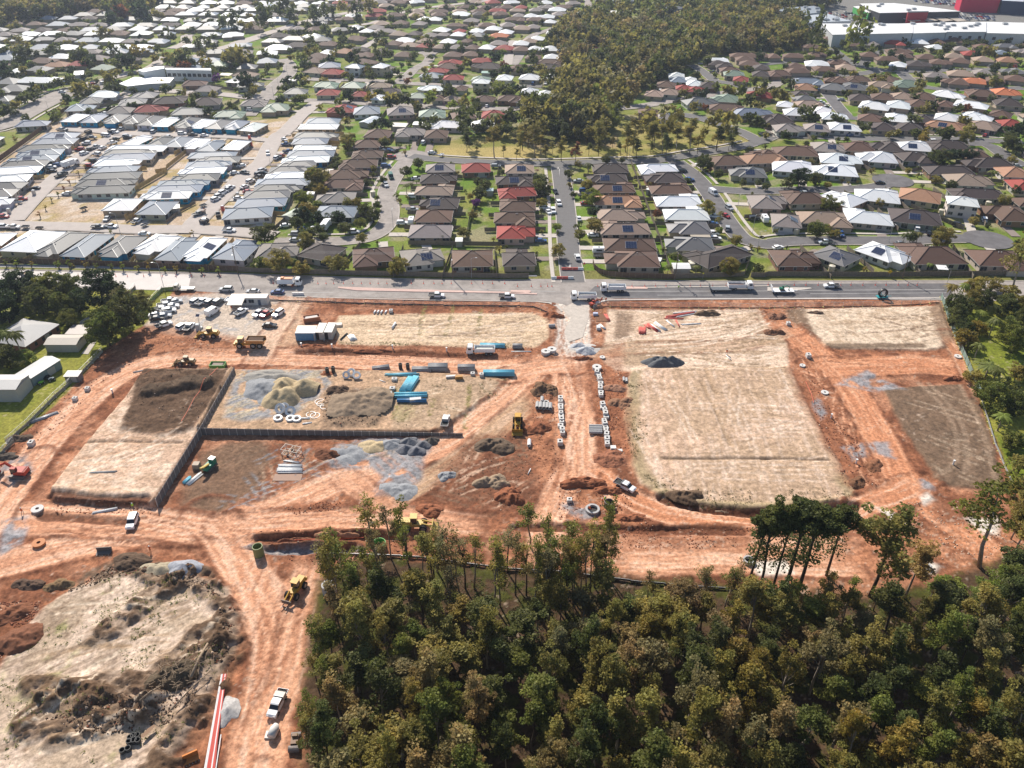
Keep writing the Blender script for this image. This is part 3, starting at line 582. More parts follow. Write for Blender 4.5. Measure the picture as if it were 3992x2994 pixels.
def hip(mb, x0, x1, y0, y1, z, pitch, mi=0, th=.16):
 """hipped roof over a rectangle, ridge along the longer side; returns its ridge and hip lines"""
 w_, l_ = y1 - y0, x1 - x0
 if l_ >= w_:
  h = w_ / 2 * pitch; a = (x0 + w_ / 2, (y0 + y1) / 2, z + h); b = (x1 - w_ / 2, (y0 + y1) / 2, z + h)
  if l_ - w_ < .2: b = (a[0] + .1, a[1], a[2])
  top = [(x0, y0, z), (x1, y0, z), (x1, y1, z), (x0, y1, z), a, b]; fs = [(0,1,5,4), (1,2,5), (2,3,4,5), (3,0,4)]
  ln = [(top[0], a), (top[3], a), (top[1], b), (top[2], b), (a, b)]
 else:
  h = l_ / 2 * pitch; a = ((x0 + x1) / 2, y0 + l_ / 2, z + h); b = ((x0 + x1) / 2, y1 - l_ / 2, z + h)
  top = [(x0, y0, z), (x1, y0, z), (x1, y1, z), (x0, y1, z), a, b]; fs = [(0,1,4), (1,2,5,4), (2,3,5), (3,0,4,5)]
  ln = [(top[0], a), (top[1], a), (top[3], b), (top[2], b), (a, b)]
 bot = [(x, y, z - th) for x, y, _ in top[:4]]
 mb.add(top + bot, fs + [(0,6,7,1), (1,7,8,2), (2,8,9,3), (3,9,6,0), (9,8,7,6)], mi)
 return ln
HM = {}
def house_meshes(L_, W_, kind, new):
 key = (L_, W_, kind, new)
 if key in HM: return HM[key]
 pitch = math.tan(math.radians(20 if new else 23)); rf = MB(); wl = MB(); hx, hy = L_ / 2, W_ / 2
 rects = [(-hx, hx, -hy, hy)]
 if kind == 1: rects = [(-hx, hx, -hy + 1.6, hy), (-hx, -hx + W_ * .62, -hy - 1.6, hy * .3)]
 if kind == 2: rects = [(-hx, hx, -hy + 1.6, hy), (hx - W_ * .62, hx, -hy - 1.6, hy * .3)]
 if kind == 3: rects = [(-hx, hx - W_ * .3, -hy, hy), (-hx + W_ * .4, hx, -hy + 2.4, hy * .75)]
 if kind == 4: rects = [(-hx + W_ * .3, hx, -hy, hy), (-hx, hx - W_ * .4, -hy * .6, hy - 2.2)]
 ln = []
 for i, (a, b, c, d) in enumerate(rects):
  z = EAVE + .02 - i * .05
  ln += hip(rf, a, b, c, d, z, pitch)
  wl.box(((a + b) / 2, (c + d) / 2, EAVE / 2 - .15 - i * .01), (b - a - 2 * OH - i * .02, d - c - 2 * OH - i * .02, EAVE + .2 - i * .02))
 cap = MB()
 for p, q in ln:
  p, q = Vector(p) + Vector((0,0,.05)), Vector(q) + Vector((0,0,.05)); cap.tube([p, q],.13,4)
 gt = MB()
 for a, b, c, d in rects[:1]:
  for (c_, d_) in (((a + b) / 2, c), ((a + b) / 2, d)): gt.box((c_, d_, EAVE - .06), (b - a,.14,.14))
  for (c_, d_) in ((a, (c + d) / 2), (b, (c + d) / 2)): gt.box((c_, d_, EAVE - .06), (.14, d - c - .3,.14))
 r = dict(roof=rf.mesh('roof', [M_TILE]), roofm=rf.mesh('roof', [M_METAL]), cap=cap.mesh('ridge_cap', [M_CAPT]), capm=cap.mesh('ridge_cap', [M_CAPM]), wall=wl.mesh('wall', [M_WALL]), gut=gt.mesh('gutter', [M_FASC]), rects=rects)
 HM[key] = r; return r
WIN = {}
for nm, w_, h_ in (('a',1.8,1.2), ('b',1.0,1.2), ('c',2.4,2.0)):
 f = MB(); f.box((0,0,0), (w_ + .14,.08, h_ + .14)); g = MB(); g.box((-w_ / 4,-.05,0), (w_ / 2 - .06,.04, h_)); g.box((w_ / 4,-.05,0), (w_ / 2 - .06,.04, h_))
 WIN[nm] = (f.mesh('window', [M_FRAME]), g.mesh('pane', [M_GLASS]))
f = MB(); f.box((0,0,0), (4.6,.1,2.15)); GAR = f.mesh('garage_door', [M_GARAGE])
f = MB()
for i in range(4):
 for j in range(2): f.box((i * 1.02 - 1.53, j * 1.68 - .84,0), (.98,1.62,.06))
f.box((0,0,-.04), (4.2,3.5,.03), mi=1); SOL = f.mesh('solar_panel', [M_SOLAR, M_SOLF])
f = MB(); f.tube([(0,0,0), (0,0,.25)], [.12, .12],8); f.tube([(0,0,.25), (0,0,.38)], [.22, .1],8); VENT = f.mesh('roof_vent', [M_FRAME])
HOUSES = []                                                 # (x, y, length, width, angle, roof code, label, options)
ORD = ['first', 'second', 'third', 'fourth', 'fifth', 'sixth', 'seventh', 'eighth', 'ninth', 'tenth', 'eleventh', 'twelfth', 'thirteenth', 'fourteenth', 'fifteenth', 'sixteenth', 'seventeenth', 'eighteenth', 'nineteenth', 'twentieth', 'twenty-first', 'twenty-second', 'twenty-third', 'twenty-fourth']
def rowh(reg, place, s, new=False, opts=''):
 it = [q.split(',') for q in s.split()]
 for i, q in enumerate(it):
  x1, y1, x2, y2, w_ = [float(v) for v in q[:5]]; c = q[5][0]; op = q[5][1:] + opts
  a = W(reg, x1, y1,2.7); b = W(reg, x2, y2,2.7); L_ = math.hypot(b[0] - a[0], b[1] - a[1]); an = math.atan2(b[1] - a[1], b[0] - a[0])
  if L_ < w_: L_, w_, an = w_, L_, an + math.pi / 2
  HOUSES.append(dict(x=(a[0] + b[0]) / 2, y=(a[1] + b[1]) / 2, L=L_, W=w_, an=an, c=c, new=new, op=op, place=f'{ORD[i]} {place}', row=(reg, place), ri=i))
fl = 'from the left '; ft = 'from the top '
rowh('B1', 'from the top of the column left of the curved street', '835,135,1075,135,11,b 820,230,1095,225,12,b 710,315,1045,305,13,b 625,400,965,390,12,b 580,485,920,480,12,b 510,600,855,590,12,g 520,715,860,720,12,s', opts='W')
rowh('B1', 'from the left above the head of the curved street', '940,45,1160,50,13,b 1210,35,1445,35,13,g 1455,50,1650,50,13,b')
rowh('B1', 'from the top of the column right of the curved street', '1455,345,1715,340,11,gS 1415,435,1730,430,11,d 1365,530,1705,535,12,a 1400,640,1750,645,12,d 1365,755,1695,755,13,b 1310,885,1690,885,13,g')
rowh('B1', 'from the top of the column left of the central street', '1765,345,2020,340,12,r 2145,350,2390,350,12,aS 2060,455,2385,450,11,dS 2090,560,2405,550,12,r 2090,665,2415,665,12,b 2040,775,2410,775,13,b 2070,895,2405,895,13,r', opts='')
rowh('B1', 'from the left behind the fence left of the central street', '10,1060,360,1050,14,g 475,1120,650,1000,14,d 830,1110,1190,1085,14,b 1260,1120,1600,1085,14,gS 1690,1120,2030,1115,14,b 2115,1110,2405,1105,15,d')
rowh('B2', 'from the top of the column right of the central street', '690,345,985,345,11,d 635,430,985,430,11,d 690,515,1045,512,11,b 705,625,1095,625,12,t 725,745,1140,745,12,a 745,860,1170,855,13,a 775,1000,1235,1005,12,b 790,1120,1250,1125,14,b')
rowh('B2', 'from the top of the column backing the central houses', '1085,350,1415,345,11,w 1135,430,1470,425,12,d 1175,525,1530,520,12,b 1225,625,1615,625,13,w 1295,735,1685,740,13,w 1320,855,1700,855,13,m 1300,985,1735,1000,13,m')
rowh('B2', 'big roof at the bend of the right hand street', '1580,1150,1960,1035,13,d')
rowh('B2', 'from the left in the group beyond the street corner', '1695,285,1990,275,13,b 1860,375,2180,385,13,m 2015,235,2290,225,13,b')
rowh('B3', 'from the left in the front row behind the right fence', '50,1115,430,1115,14,b 450,1045,745,1150,13,m 830,1010,1210,1145,13,w 1180,1085,1640,1080,17,b 1760,1120,2212,1130,16,b')
rowh('B3', 'from the left in the row facing the lower cul-de-sac', '-160,630,140,640,15,gS 30,785,290,805,14,gS 275,770,690,785,14,a 665,750,1070,785,14,w 1045,740,1500,790,15,d 1530,670,1800,700,10,wH 1910,730,2240,740,17,b')
rowh('B3', 'from the left in the row below the upper cul-de-sac', '150,600,480,595,14,b 500,560,790,650,14,w 750,560,1140,600,15,w 1145,555,1490,605,14,t 1570,560,2060,580,13,d')
rowh('B3', 'from the left in the row above the upper cul-de-sac', '-200,275,150,260,14,t 45,320,380,345,15,w 395,350,765,375,14,wS 445,255,820,280,14,wS 770,240,1100,260,15,w 1130,250,1410,250,14,d 1360,355,1760,365,13,d 1540,440,1940,455,15,a')
rowh('B3', 'from the left in the strip below the long right street', '45,190,430,205,14,b 380,155,670,175,14,gS 640,155,910,165,14,b 860,150,1165,165,14,d 1100,145,1405,165,14,wS 1390,145,1740,155,14,d 1700,220,1900,225,13,b 1680,295,2110,305,13,d 1990,375,2240,385,14,t 2080,485,2300,495,13,r')
rowh('A3', 'from the left in the row above the long right street', '60,1105,320,1110,13,g 310,1095,540,1110,13,gS 525,1090,800,1105,13,w 880,1090,1100,1100,13,d 1100,1090,1340,1105,13,d 1370,1060,1700,1105,13,tS 1730,1060,2000,1105,14,a 1990,1060,2200,1070,12,r')
rowh('A3', 'from the left two rows above the long right street', '-100,1030,200,1025,15,d 380,950,550,965,13,w 450,1000,700,1010,13,w 780,1010,1000,1030,13,b 1010,1010,1270,1035,14,w 1240,1020,1440,1035,13,d 1440,1000,1650,1025,13,w 1670,990,1940,1030,14,w 1915,970,2110,1000,12,b')
rowh('A3', 'from the left in the row beside the white roofed pair', '80,895,230,910,11,w 240,900,480,905,13,a 220,855,420,860,12,m 800,900,1050,930,14,w 1020,895,1240,920,14,w 1200,890,1400,900,13,b 1460,890,1600,905,12,b 1610,885,1910,925,13,w 1950,880,2190,895,14,d')
rowh('A3', 'from the left right of the short side street', '700,840,900,850,13,d 890,830,1100,845,13,b 1060,825,1270,840,13,a 1240,825,1450,845,13,b 1430,800,1700,840,13,w 1720,800,1970,815,14,b 1940,790,2190,805,14,o')
rowh('A3', 'from the left in the row above the short side street', '210,810,350,812,11,d 230,750,430,760,13,t 460,745,680,765,13,m 640,740,870,760,14,mS 870,725,1090,740,13,a 1080,720,1330,735,14,n 1490,695,1740,715,14,b 1660,690,1890,710,13,oS 1880,680,2050,695,13,b 2040,670,2240,690,13,b')
rowh('A3', 'from the left in the row below the curving avenue', '210,700,480,710,12,s 480,685,700,695,13,b 680,680,890,690,13,b 920,670,1120,695,13,b 1340,645,1560,655,12,gS 1550,630,1780,645,13,a 1770,620,1930,630,12,gS 2000,610,2212,620,13,m')
rowh('A3', 'from the left in the row above the curving avenue', '0,635,200,635,13,b 150,610,370,610,12,b 150,570,330,575,12,b 325,545,530,555,13,w 390,595,590,600,12,b 580,580,770,590,13,a 520,540,710,545,12,b 1050,550,1200,565,12,w 1200,545,1420,560,14,d 1390,530,1600,545,13,b 1570,520,1750,535,12,b 1760,510,1950,520,13,a 1970,515,2160,525,13,t')
rowh('A3', 'from the left in the row below the wood edge lawn', '-10,485,110,485,12,b 130,478,310,485,12,b 350,470,510,480,12,b 790,470,970,480,12,b 930,505,1130,510,12,b 1020,440,1260,448,12,b 1100,480,1260,485,11,b 1280,490,1470,498,12,b 1510,480,1690,488,12,a 1670,460,1850,468,12,r 1950,450,2070,460,12,s')
rowh('A3', 'from the left in the row behind the long white warehouse', '660,380,830,390,12,b 845,375,975,385,12,g 1010,368,1180,375,12,r 1230,360,1390,368,12,w 1390,355,1530,362,12,b 1530,345,1690,355,12,bS 1720,335,1880,345,12,b 1590,420,1740,425,11,g 1770,400,1940,410,12,b 1900,335,2070,342,12,b 2110,335,2240,340,12,b')
rowh('A2', 'from the left right of the creek trees', '1340,650,1480,655,12,w 1350,690,1500,692,11,s 1480,685,1580,690,11,w 1240,725,1400,735,12,b 1490,720,1640,725,12,w 1595,735,1760,742,13,d 1400,755,1540,760,11,r 1500,770,1650,778,11,r 1140,805,1300,815,12,a 1265,790,1425,800,12,a 1470,885,1770,872,12,m 1720,845,1940,858,15,n')
rowh('A2', 'from the left below the creek bridge road', '1080,968,1250,975,13,b 1250,1005,1400,1010,11,g 1700,925,1990,940,13,b 1895,970,2240,970,12,s 2150,1040,2300,1045,14,d')
rowh('A2', 'from the left beside the short street by the wood', '1660,520,1860,525,12,w 1680,545,1890,552,11,d 1750,570,1900,575,11,d 1780,602,1960,605,11,b 1870,475,2100,482,12,b 1920,508,2080,512,11,b 1950,545,2120,555,12,b 2110,475,2212,480,12,b 1810,635,2000,642,12,n 1900,680,2030,688,12,r 2070,580,2212,585,12,d 2060,635,2212,642,12,d')
rowh('A2', 'from the left in the rows ending at the creek trees', '60,665,230,672,12,w 270,660,380,665,11,w 70,782,220,788,11,w 220,803,350,808,11,w 150,865,310,870,11,n 0,862,40,862,9,b 50,868,125,872,9,g 210,535,430,540,12,b 230,572,420,576,11,d 110,490,240,495,12,b 265,490,410,495,12,w 440,498,590,502,12,b 660,425,810,432,12,r 850,425,970,430,12,b')
rowh('A2', 'from the left in the rows left of the creek wood', '0,422,130,425,12,b 135,415,240,420,11,w 250,420,400,425,12,w 430,420,540,425,12,g 0,372,140,376,12,w 70,352,210,356,11,a 150,330,270,335,12,w 0,240,150,246,13,a 120,230,230,234,12,g 290,278,430,282,12,w 270,186,370,190,11,w 100,136,210,140,12,w 200,142,360,146,12,w 0,132,90,134,12,g 20,62,120,64,12,r 220,22,340,25,12,w')
rowh('A1', 'from the left in the row above the estate boundary', '60,930,290,930,14,n 640,940,850,940,14,r 830,960,1070,950,14,s 1120,965,1360,955,15,g 1400,985,1630,980,14,n 1680,1000,1890,990,13,b 1940,990,2150,990,14,r')
rowh('A1', 'from the left above the straight cross street', '240,790,440,790,11,m 520,800,720,800,12,r 830,810,960,815,11,r 1010,840,1110,845,10,w 1310,825,1480,830,10,n 1530,845,1610,845,10,b 1610,850,1760,855,10,a 1880,850,2050,858,11,b 2080,850,2300,855,12,b')
rowh('A1', 'from the left in the rows below the little bend', '500,735,700,735,12,n 750,735,930,740,12,n 980,735,1160,740,10,a 1390,760,1610,765,10,w 1720,760,1800,765,10,b 430,605,580,615,12,a 570,620,740,625,12,r 780,605,920,615,9,sH 1020,600,1130,610,11,wH 1410,650,1600,655,11,s 1490,605,1650,612,9,r 1610,670,1790,672,11,r 1860,680,2010,685,11,n 2070,670,2212,675,12,w 1870,740,2010,745,9,wH')
rowh('A1', 'from the left round the small loop street', '1570,540,1770,545,14,r 1560,570,1750,575,12,b 1850,520,2030,525,12,r 1850,565,2110,575,13,d 1190,470,1350,475,12,b 1030,440,1160,445,12,d 850,470,1010,478,12,b 800,425,970,432,12,d 450,480,660,490,12,b 550,450,670,455,12,w 690,440,840,450,12,t 450,520,580,525,12,b 1000,570,1170,590,10,g 850,530,1050,540,11,b 1620,470,1770,475,12,b 1780,465,1920,470,12,b')
rowh('A1', 'from the left in the mixed rows further back', '80,410,300,415,12,w 260,390,460,395,13,d 530,375,700,380,13,b 780,330,940,335,12,b 400,310,570,318,12,w 60,350,230,355,12,m 230,330,430,335,12,m 1120,370,1250,378,12,b 1200,345,1360,350,12,w 1250,385,1390,392,11,a 1390,350,1520,358,12,a 1390,390,1520,398,12,r 1590,355,1720,360,12,w 1530,400,1640,405,12,a 1670,405,1790,412,12,g 1770,350,1850,355,10,bH 1810,405,1920,412,12,b 1930,405,2050,412,12,w 2070,410,2212,418,12,r 2020,370,2160,376,12,g')
rowh('A1', 'from the left in the rows beyond the mixed roofs', '800,235,910,240,12,w 900,265,1000,270,11,w 1010,270,1200,272,13,g 1160,290,1290,296,12,a 1310,285,1420,292,12,d 1430,300,1560,306,12,g 1535,255,1660,262,12,w 1560,295,1660,300,11,g 1680,295,1800,300,12,w 1700,265,1800,270,11,r 1840,265,1960,270,12,w 1850,300,1980,306,12,m 1980,245,2110,250,12,w 2010,305,2170,312,12,o 2090,275,2212,280,12,w 960,235,1090,240,12,g 1350,200,1460,206,12,g 1180,195,1310,200,12,b 1400,160,1500,166,11,w 1480,165,1600,168,11,w 1790,175,1920,180,12,g 1640,215,1820,220,10,b')
# the new estate: long narrow lots
rowh('B0', 'from the left behind the long brown fence', '-120,1010,30,900,11,w 150,1060,410,885,15,wF 350,1100,680,895,9.5,m 620,1105,890,910,10,sB 915,1110,1160,920,11,mB 1210,1085,1460,915,11,w 1430,1140,1650,935,10,s 1640,1140,1860,940,10,wB 1960,1130,2140,960,13,s', True)
rowh('B0', 'from the left along the top of the middle block', '1110,140,1280,60,10,wB 1340,150,1450,65,9.5,k 1480,160,1600,75,9.5,s 1630,175,1750,88,10,w 1770,195,1890,100,9.5,sB 1980,185,2090,105,10,w', True)
rowh('B0', 'from the top down the left side of the middle block', '930,175,1430,172,9.5,w 890,215,1355,205,9.5,m 860,255,1320,240,9.5,s 815,298,1220,290,9.5,w 760,360,1185,350,10,s 710,420,1205,400,10,k 665,475,1175,460,10,k 620,535,1140,520,10,k', True)
rowh('B0', 'from the top down the right side of the middle block', '1630,235,2035,225,9,s 1690,275,2065,265,9,m 1600,320,2005,300,9.5,s 1540,370,1945,360,9.5,wB 1480,430,1890,415,9.5,k 1350,485,1810,468,9.5,sB 1290,530,1735,515,9.5,sB 1210,580,1655,568,10,wB', True)
rowh('B0', 'of the two on the corner beside the yellow fence', '1000,710,1110,605,13,w 1290,745,1420,625,13,s', True)
rowh('B0', 'from the top down the left edge of the estate', '360,70,665,65,11,sS 280,120,660,108,10,s 170,175,600,160,10,k 140,225,545,200,10,sB 60,275,490,252,10,s 0,320,410,298,10,k -100,375,350,350,10,wB -150,450,265,425,10.5,w -250,505,210,495,10.5,k -300,565,140,550,10,m -320,650,105,625,11,w', True)
rowh('B1', 'from the top of the stack beside the wide estate street', '430,-60,720,-60,11,s 360,-15,710,-15,9.5,w 335,60,705,60,9.5,m 305,112,625,108,10,s 320,175,685,172,9.5,w 270,222,670,215,9.5,sB 220,275,625,262,9.5,wB 170,320,520,305,9.5,m 110,362,480,352,9.5,k 65,412,455,402,9.5,w 0,470,460,458,10,s -20,520,400,512,10,k -100,575,285,562,10,m -180,645,255,632,10,sB -290,740,145,715,12,s', True)
rowh('A0', 'from the left in the top terrace of the estate', '580,1050,710,985,9.5,wB 760,1055,880,980,9.5,sB 930,1065,1060,985,9.5,mB 1090,1070,1220,990,9.5,k 1240,1080,1370,1000,9.5,k 1370,1090,1500,1010,9.5,wB 1550,1100,1680,1015,9.5,k 1690,1105,1810,1030,9.5,wB 1830,1110,1950,1035,9.5,mB 1970,1115,2090,1040,9.5,sB 2120,1130,2250,1060,9.5,w', True)
rowh('A0', 'from the left in the older row behind the estate', '580,935,820,925,13,s 930,955,1150,950,12,g 1170,945,1450,935,13,r 1490,965,1770,958,13,m 1850,990,2110,985,12,n 690,875,880,865,12,k 770,825,1010,815,13,wG 1030,885,1260,872,12,m 1140,822,1350,820,12,m 1330,870,1600,860,14,d 1650,885,1910,875,14,d 2080,895,2300,890,13,g')
rowh('A0', 'from the left among the trees beyond the wide road', '0,700,170,705,13,m 160,690,500,695,13,w 0,770,240,765,14,m 0,850,120,850,12,m 270,525,480,530,12,b 250,595,430,600,12,m 400,555,600,560,12,t 600,550,800,552,12,r 450,485,620,490,13,w 100,610,190,615,10,w 820,580,970,590,12,n 770,500,930,505,12,g 1700,765,1880,770,12,g 1980,690,2120,700,11,w 1810,555,1970,560,13,n 2010,640,2212,650,12,a')
# procedural rows beyond the surveyed ones, laid out on the land like the rest
def ccol(s):
 return s[int(rnd.random() * len(s))]
CR = [(h['x'], h['y'], max(h['L'], h['W']) / 2 + 5) for h in HOUSES]
P_CLEAR = [P_SCHOOL, P_WOOD, P_WOODL, P_SHOP, P_PARK, P_ESTATE, poly('A0', '1030,640 1520,640 1830,600 1830,720 1500,770 1100,780')]
def free(x, y, r):
 for a, b, c in CR:
  if abs(a - x) < 24 and abs(b - y) < 24 and math.hypot(a - x, (b - y) * 1.15) < r + c - 3.5: return False
 for q in P_CLEAR:
  if pinside(x, y, q): return False
 for pts, w_, f_, e_ in ROADS:
  for p in pts:
   if abs(p[0] - x) < 16 and abs(p[1] - y) < 16 and math.hypot(p[0] - x, p[1] - y) < w_ / 2 + 7.5: return False
  for e in e_:
   if math.hypot(pts[-1 if e == 1 else 0][0] - x, pts[-1 if e == 1 else 0][1] - y) < 18: return False
 return True
yy = 270.0
while yy < 985:
 xx = -600 + rnd.uniform(0,12)
 while xx < 610:
  x, y = xx, yy + 5 * math.sin(xx * .02 + yy) ; xx += 17 + rnd.uniform(0,3.5)
  if abs(x) > .66 * (y * math.cos(TH) + CH * math.sin(TH)) + 12: continue
  if not free(x, y,7.8): continue
  zone = 'wwsssmmgwkbd' if x < -60 - (y - 500) * .35 else 'bbdgabwgmbwdar'
  an = rnd.gauss(0,.08) + (0.12 if x < 0 else -.10); L_ = rnd.uniform(13.5,18)
  HOUSES.append(dict(x=x, y=y, L=L_, W=rnd.uniform(10.5,13), an=an, c=ccol(zone), new=False, op='', place=None)); CR.append((x, y, L_ / 2 + 1))
 yy += 23.5
HOUSES.sort(key=lambda h: math.hypot(h['x'], h['y'], CH))
NAMED = 296; far_roof = {}; far_wall = MB(); cnt = 0
far_rt = {}
SEEN_LABEL = {}
WK = {'b': ('br', 'bk', 'ta'), 'd': ('br', 'bk', 'gy'), 'r': ('br', 'bk', 'ta'), 'w': ('ta', 'wh', 'br'), 's': ('wh', 'ta'), 'k': ('wh', 'gy')}
def area_of(x, y):
 s = 'left' if x < -.25 * y else ('right' if x > .25 * y else 'middle')
 return s
for hi, h in enumerate(HOUSES):
 L_ = max(9, round(h['L'] / 1.5) * 1.5); W_ = max(8, round(h['W'] / .75) * .75)
 if W_ > L_: L_ = W_
 if h['new']: kind = 0 if L_ < 16 else rnd.choice((0,3,4))
 else: kind = rnd.choice((1,2,1,2,3,4,0)) if L_ > 13.5 else 0
 if 'G' in h['op'] or 'F' in h['op']: kind = 0
 m = house_meshes(L_, W_, kind, h['new']); rc, rn, rk = ROOF[h['c']]; j = rnd.uniform(.86,1.14); rc = tuple(min(.85, v * j * rnd.uniform(.97,1.03)) for v in rc)
 tall = 'H' in h['op']; flip = rnd.random() < .5; an = h['an'] + (math.pi if flip else 0)
 if cnt >= NAMED or h['y'] > 880:
  M = Matrix.Translation((h['x'], h['y'],-.05)) @ Matrix.Rotation(an,4, 'Z')
  mb = far_rt.setdefault(h['c'], MB()); me = m['roof']
  mb.add([M @ v.co for v in me.vertices], [tuple(p.vertices) for p in me.polygons]); me = m['wall']
  far_wall.add([M @ v.co for v in me.vertices], [tuple(p.vertices) for p in me.polygons]); continue
 cnt += 1
 wk = 'bl' if 'B' in h['op'] else rnd.choice(WK.get(h['c'], ('ta', 'br', 'wh'))); wc = tuple(v * rnd.uniform(.9,1.1) for v in WALLC[wk])
 root = ob('house', None, None, (h['x'], h['y'], (2.7 if tall else 0) - .04), an)
 if tall: root.location.z = -.04
 if h['place']: lab = f"{rn} roofed house {h['place']}"
 else: lab = None
 h['root'] = root; h['lab'] = lab; h['rn'] = rn
 dz = 2.7 if tall else 0
 ob('roof', m['roofm' if rk == 'm' else 'roof'], root, (0,0, dz), color=rc)
 cc = tuple(min(.85, v * (1.25 if rk == 'm' else .72) + (.05 if rk == 'm' else 0)) for v in rc); ob('ridge_cap', m['capm' if rk == 'm' else 'cap'], root, (0,0, dz), color=cc)
 wo = ob('wall', m['wall'], root, color=wc);
 if tall: wo.scale = (1,1,2.02)
 ob('gutter', m['gut'], root, (0,0, dz))
 hx, hy = L_ / 2, W_ / 2
 a, b, c, d = m['rects'][0]; ny = len(m['rects'])
 near = h['y'] < 470
 wins = []
 for side in (0,1):
  yw = (c + OH - .04) if side == 0 else (d - OH + .04); n = int((b - a) / 3.4) if near else 2
  for k in range(n):
   xw = a + (b - a) * (k + .5) / n + rnd.uniform(-.4,.4); wins.append((xw, yw, math.pi * side, rnd.choice('aab' if k % 3 else 'ac')))
 for side in (0,1):
  xw = (a + OH - .04) if side == 0 else (b - OH + .04); n = 2 if near else 1
  for k in range(n): wins.append((xw, c + (d - c) * (k + .6) / (n + .4), -math.pi / 2 if side == 0 else math.pi / 2, rnd.choice('ab')))
 gdone = False
 if near and not tall:                                # garage door on the long face
  g = ob('garage_door', GAR, root, ((b - 4.2) if rnd.random() < .5 else (a + 4.2), (d - OH + .05),1.1), math.pi)
 for xw, yw, rz, t in wins:
  # second rectangles hide some walls: keep only windows that stand on an outside face
  hid = False
  for (a2, b2, c2, d2) in m['rects'][1:]:
   if a2 + OH - .3 < xw < b2 - OH + .3 and c2 + OH - .3 < yw < d2 - OH + .3: hid = True
  if hid: continue
  f = ob('window', WIN[t][0], root, (xw, yw, 1.25 if t == 'c' else 1.5), rz)
  if near: ob('pane', WIN[t][1], f)
  else: f.data = WIN[t][1]
  if tall:
   f2 = ob('window', WIN['a'][0], root, (xw, yw,4.2), rz); ob('pane', WIN['a'][1], f2)
 pitch = 20 if h['new'] else 23
 if 'S' in h['op'] or (near and rnd.random() < .10):
  yo = -1 if math.cos(an) > 0 else 1                # on the slope that is seen
  sp = ob('solar_panel', SOL, root, (rnd.uniform(-1.5,1.5), yo * (W_ / 2 - (1.6 if ny > 1 and kind in (1,2) else 0)) * .55,0)); pt = math.tan(math.radians(pitch))
  yc = (c + d) / 2; hw = (d - c) / 2; sp.location.y = yc + yo * hw * .5; sp.location.z = EAVE + dz + hw * .5 * pt + .12; sp.rotation_euler = (math.radians(-pitch) * (-1 if yo < 0 else 1),0,0)
 if near:
  for k in range(rnd.choice((1,1,2))):
   xv = rnd.uniform(a + W_ / 2, b - W_ / 2) if b - a > W_ else 0; v = ob('roof_vent', VENT, root, (xv, (c + d) / 2 - .9, EAVE + dz + ((d - c) / 2 - .9) * math.tan(math.radians(pitch)) - .05))
# labels for the houses nobody numbered: by roof and by the street part they stand in
groups_n = {}
for h in HOUSES:
 if 'root' not in h: continue
 if h['lab']: tag(h['root'], h['lab'], 'house', 'houses of the suburb')
 else:
  z = area_of(h['x'], h['y']); dd = 'near' if h['y'] < 420 else ('middle distance' if h['y'] < 560 else 'far')
  tag(h['root'], f"{h['rn']} roofed house in the {dd} rows on the {z} of the photo", 'house', f"{h['rn']} roofed houses on the {z}, {dd}")
for c_, mb in far_rt.items():
 nm = ROOF[c_][1]; me = mb.mesh('distant_houses', [mat('far_roof_' + c_, ROOF[c_][0], .5 if ROOF[c_][2] == 'm' else .75, noise=.25, nscale=.06)])
 tag(ob('distant_houses', me), f'distant houses with {nm} roofs in the farthest rows', kind='stuff')
tag(ob('distant_house_walls', far_wall.mesh('distant_house_walls', [mat('far_wall', (.36,.29,.23),.85)])), 'walls of the distant houses under the farthest roofs', kind='stuff')
print('houses', len(HOUSES), 'named', cnt)
# ------------------------------------------------------------------ fences, driveways
M_PALE_T = mat('weathered_timber', (.20,.165,.13),.9, noise=.3, nscale=1.5, bump=.4, bscale=12)
M_NEWT = mat('new_pine_timber', (.50,.36,.17),.85, noise=.15, nscale=1.5)
M_BRNT = mat('brown_stained_timber', (.15,.10,.07),.85, noise=.2, nscale=1.2)
M_POSTT = mat('fence_post_timber', (.26,.21,.16),.9)
FP = {}
def fence_mesh(m_, hgt):
 k = (m_.name, hgt)
 if k not in FP:
  a = MB()
  for i in range(6): a.box((-1.0 + i * .4, .012 * (i % 2), hgt / 2 + .04), (.385,.03, hgt + .02 * ((i * 7) % 3)))
  a.box((0,.05, hgt * .8), (2.4,.04,.09)); a.box((0,.05, hgt * .25), (2.4,.04,.09))
  b = MB(); b.box((0,0, hgt / 2 + .05), (.11,.11, hgt + .1)); FP[k] = (a.mesh('panel', [m_]), b.mesh('post', [M_POSTT]))
 return FP[k]
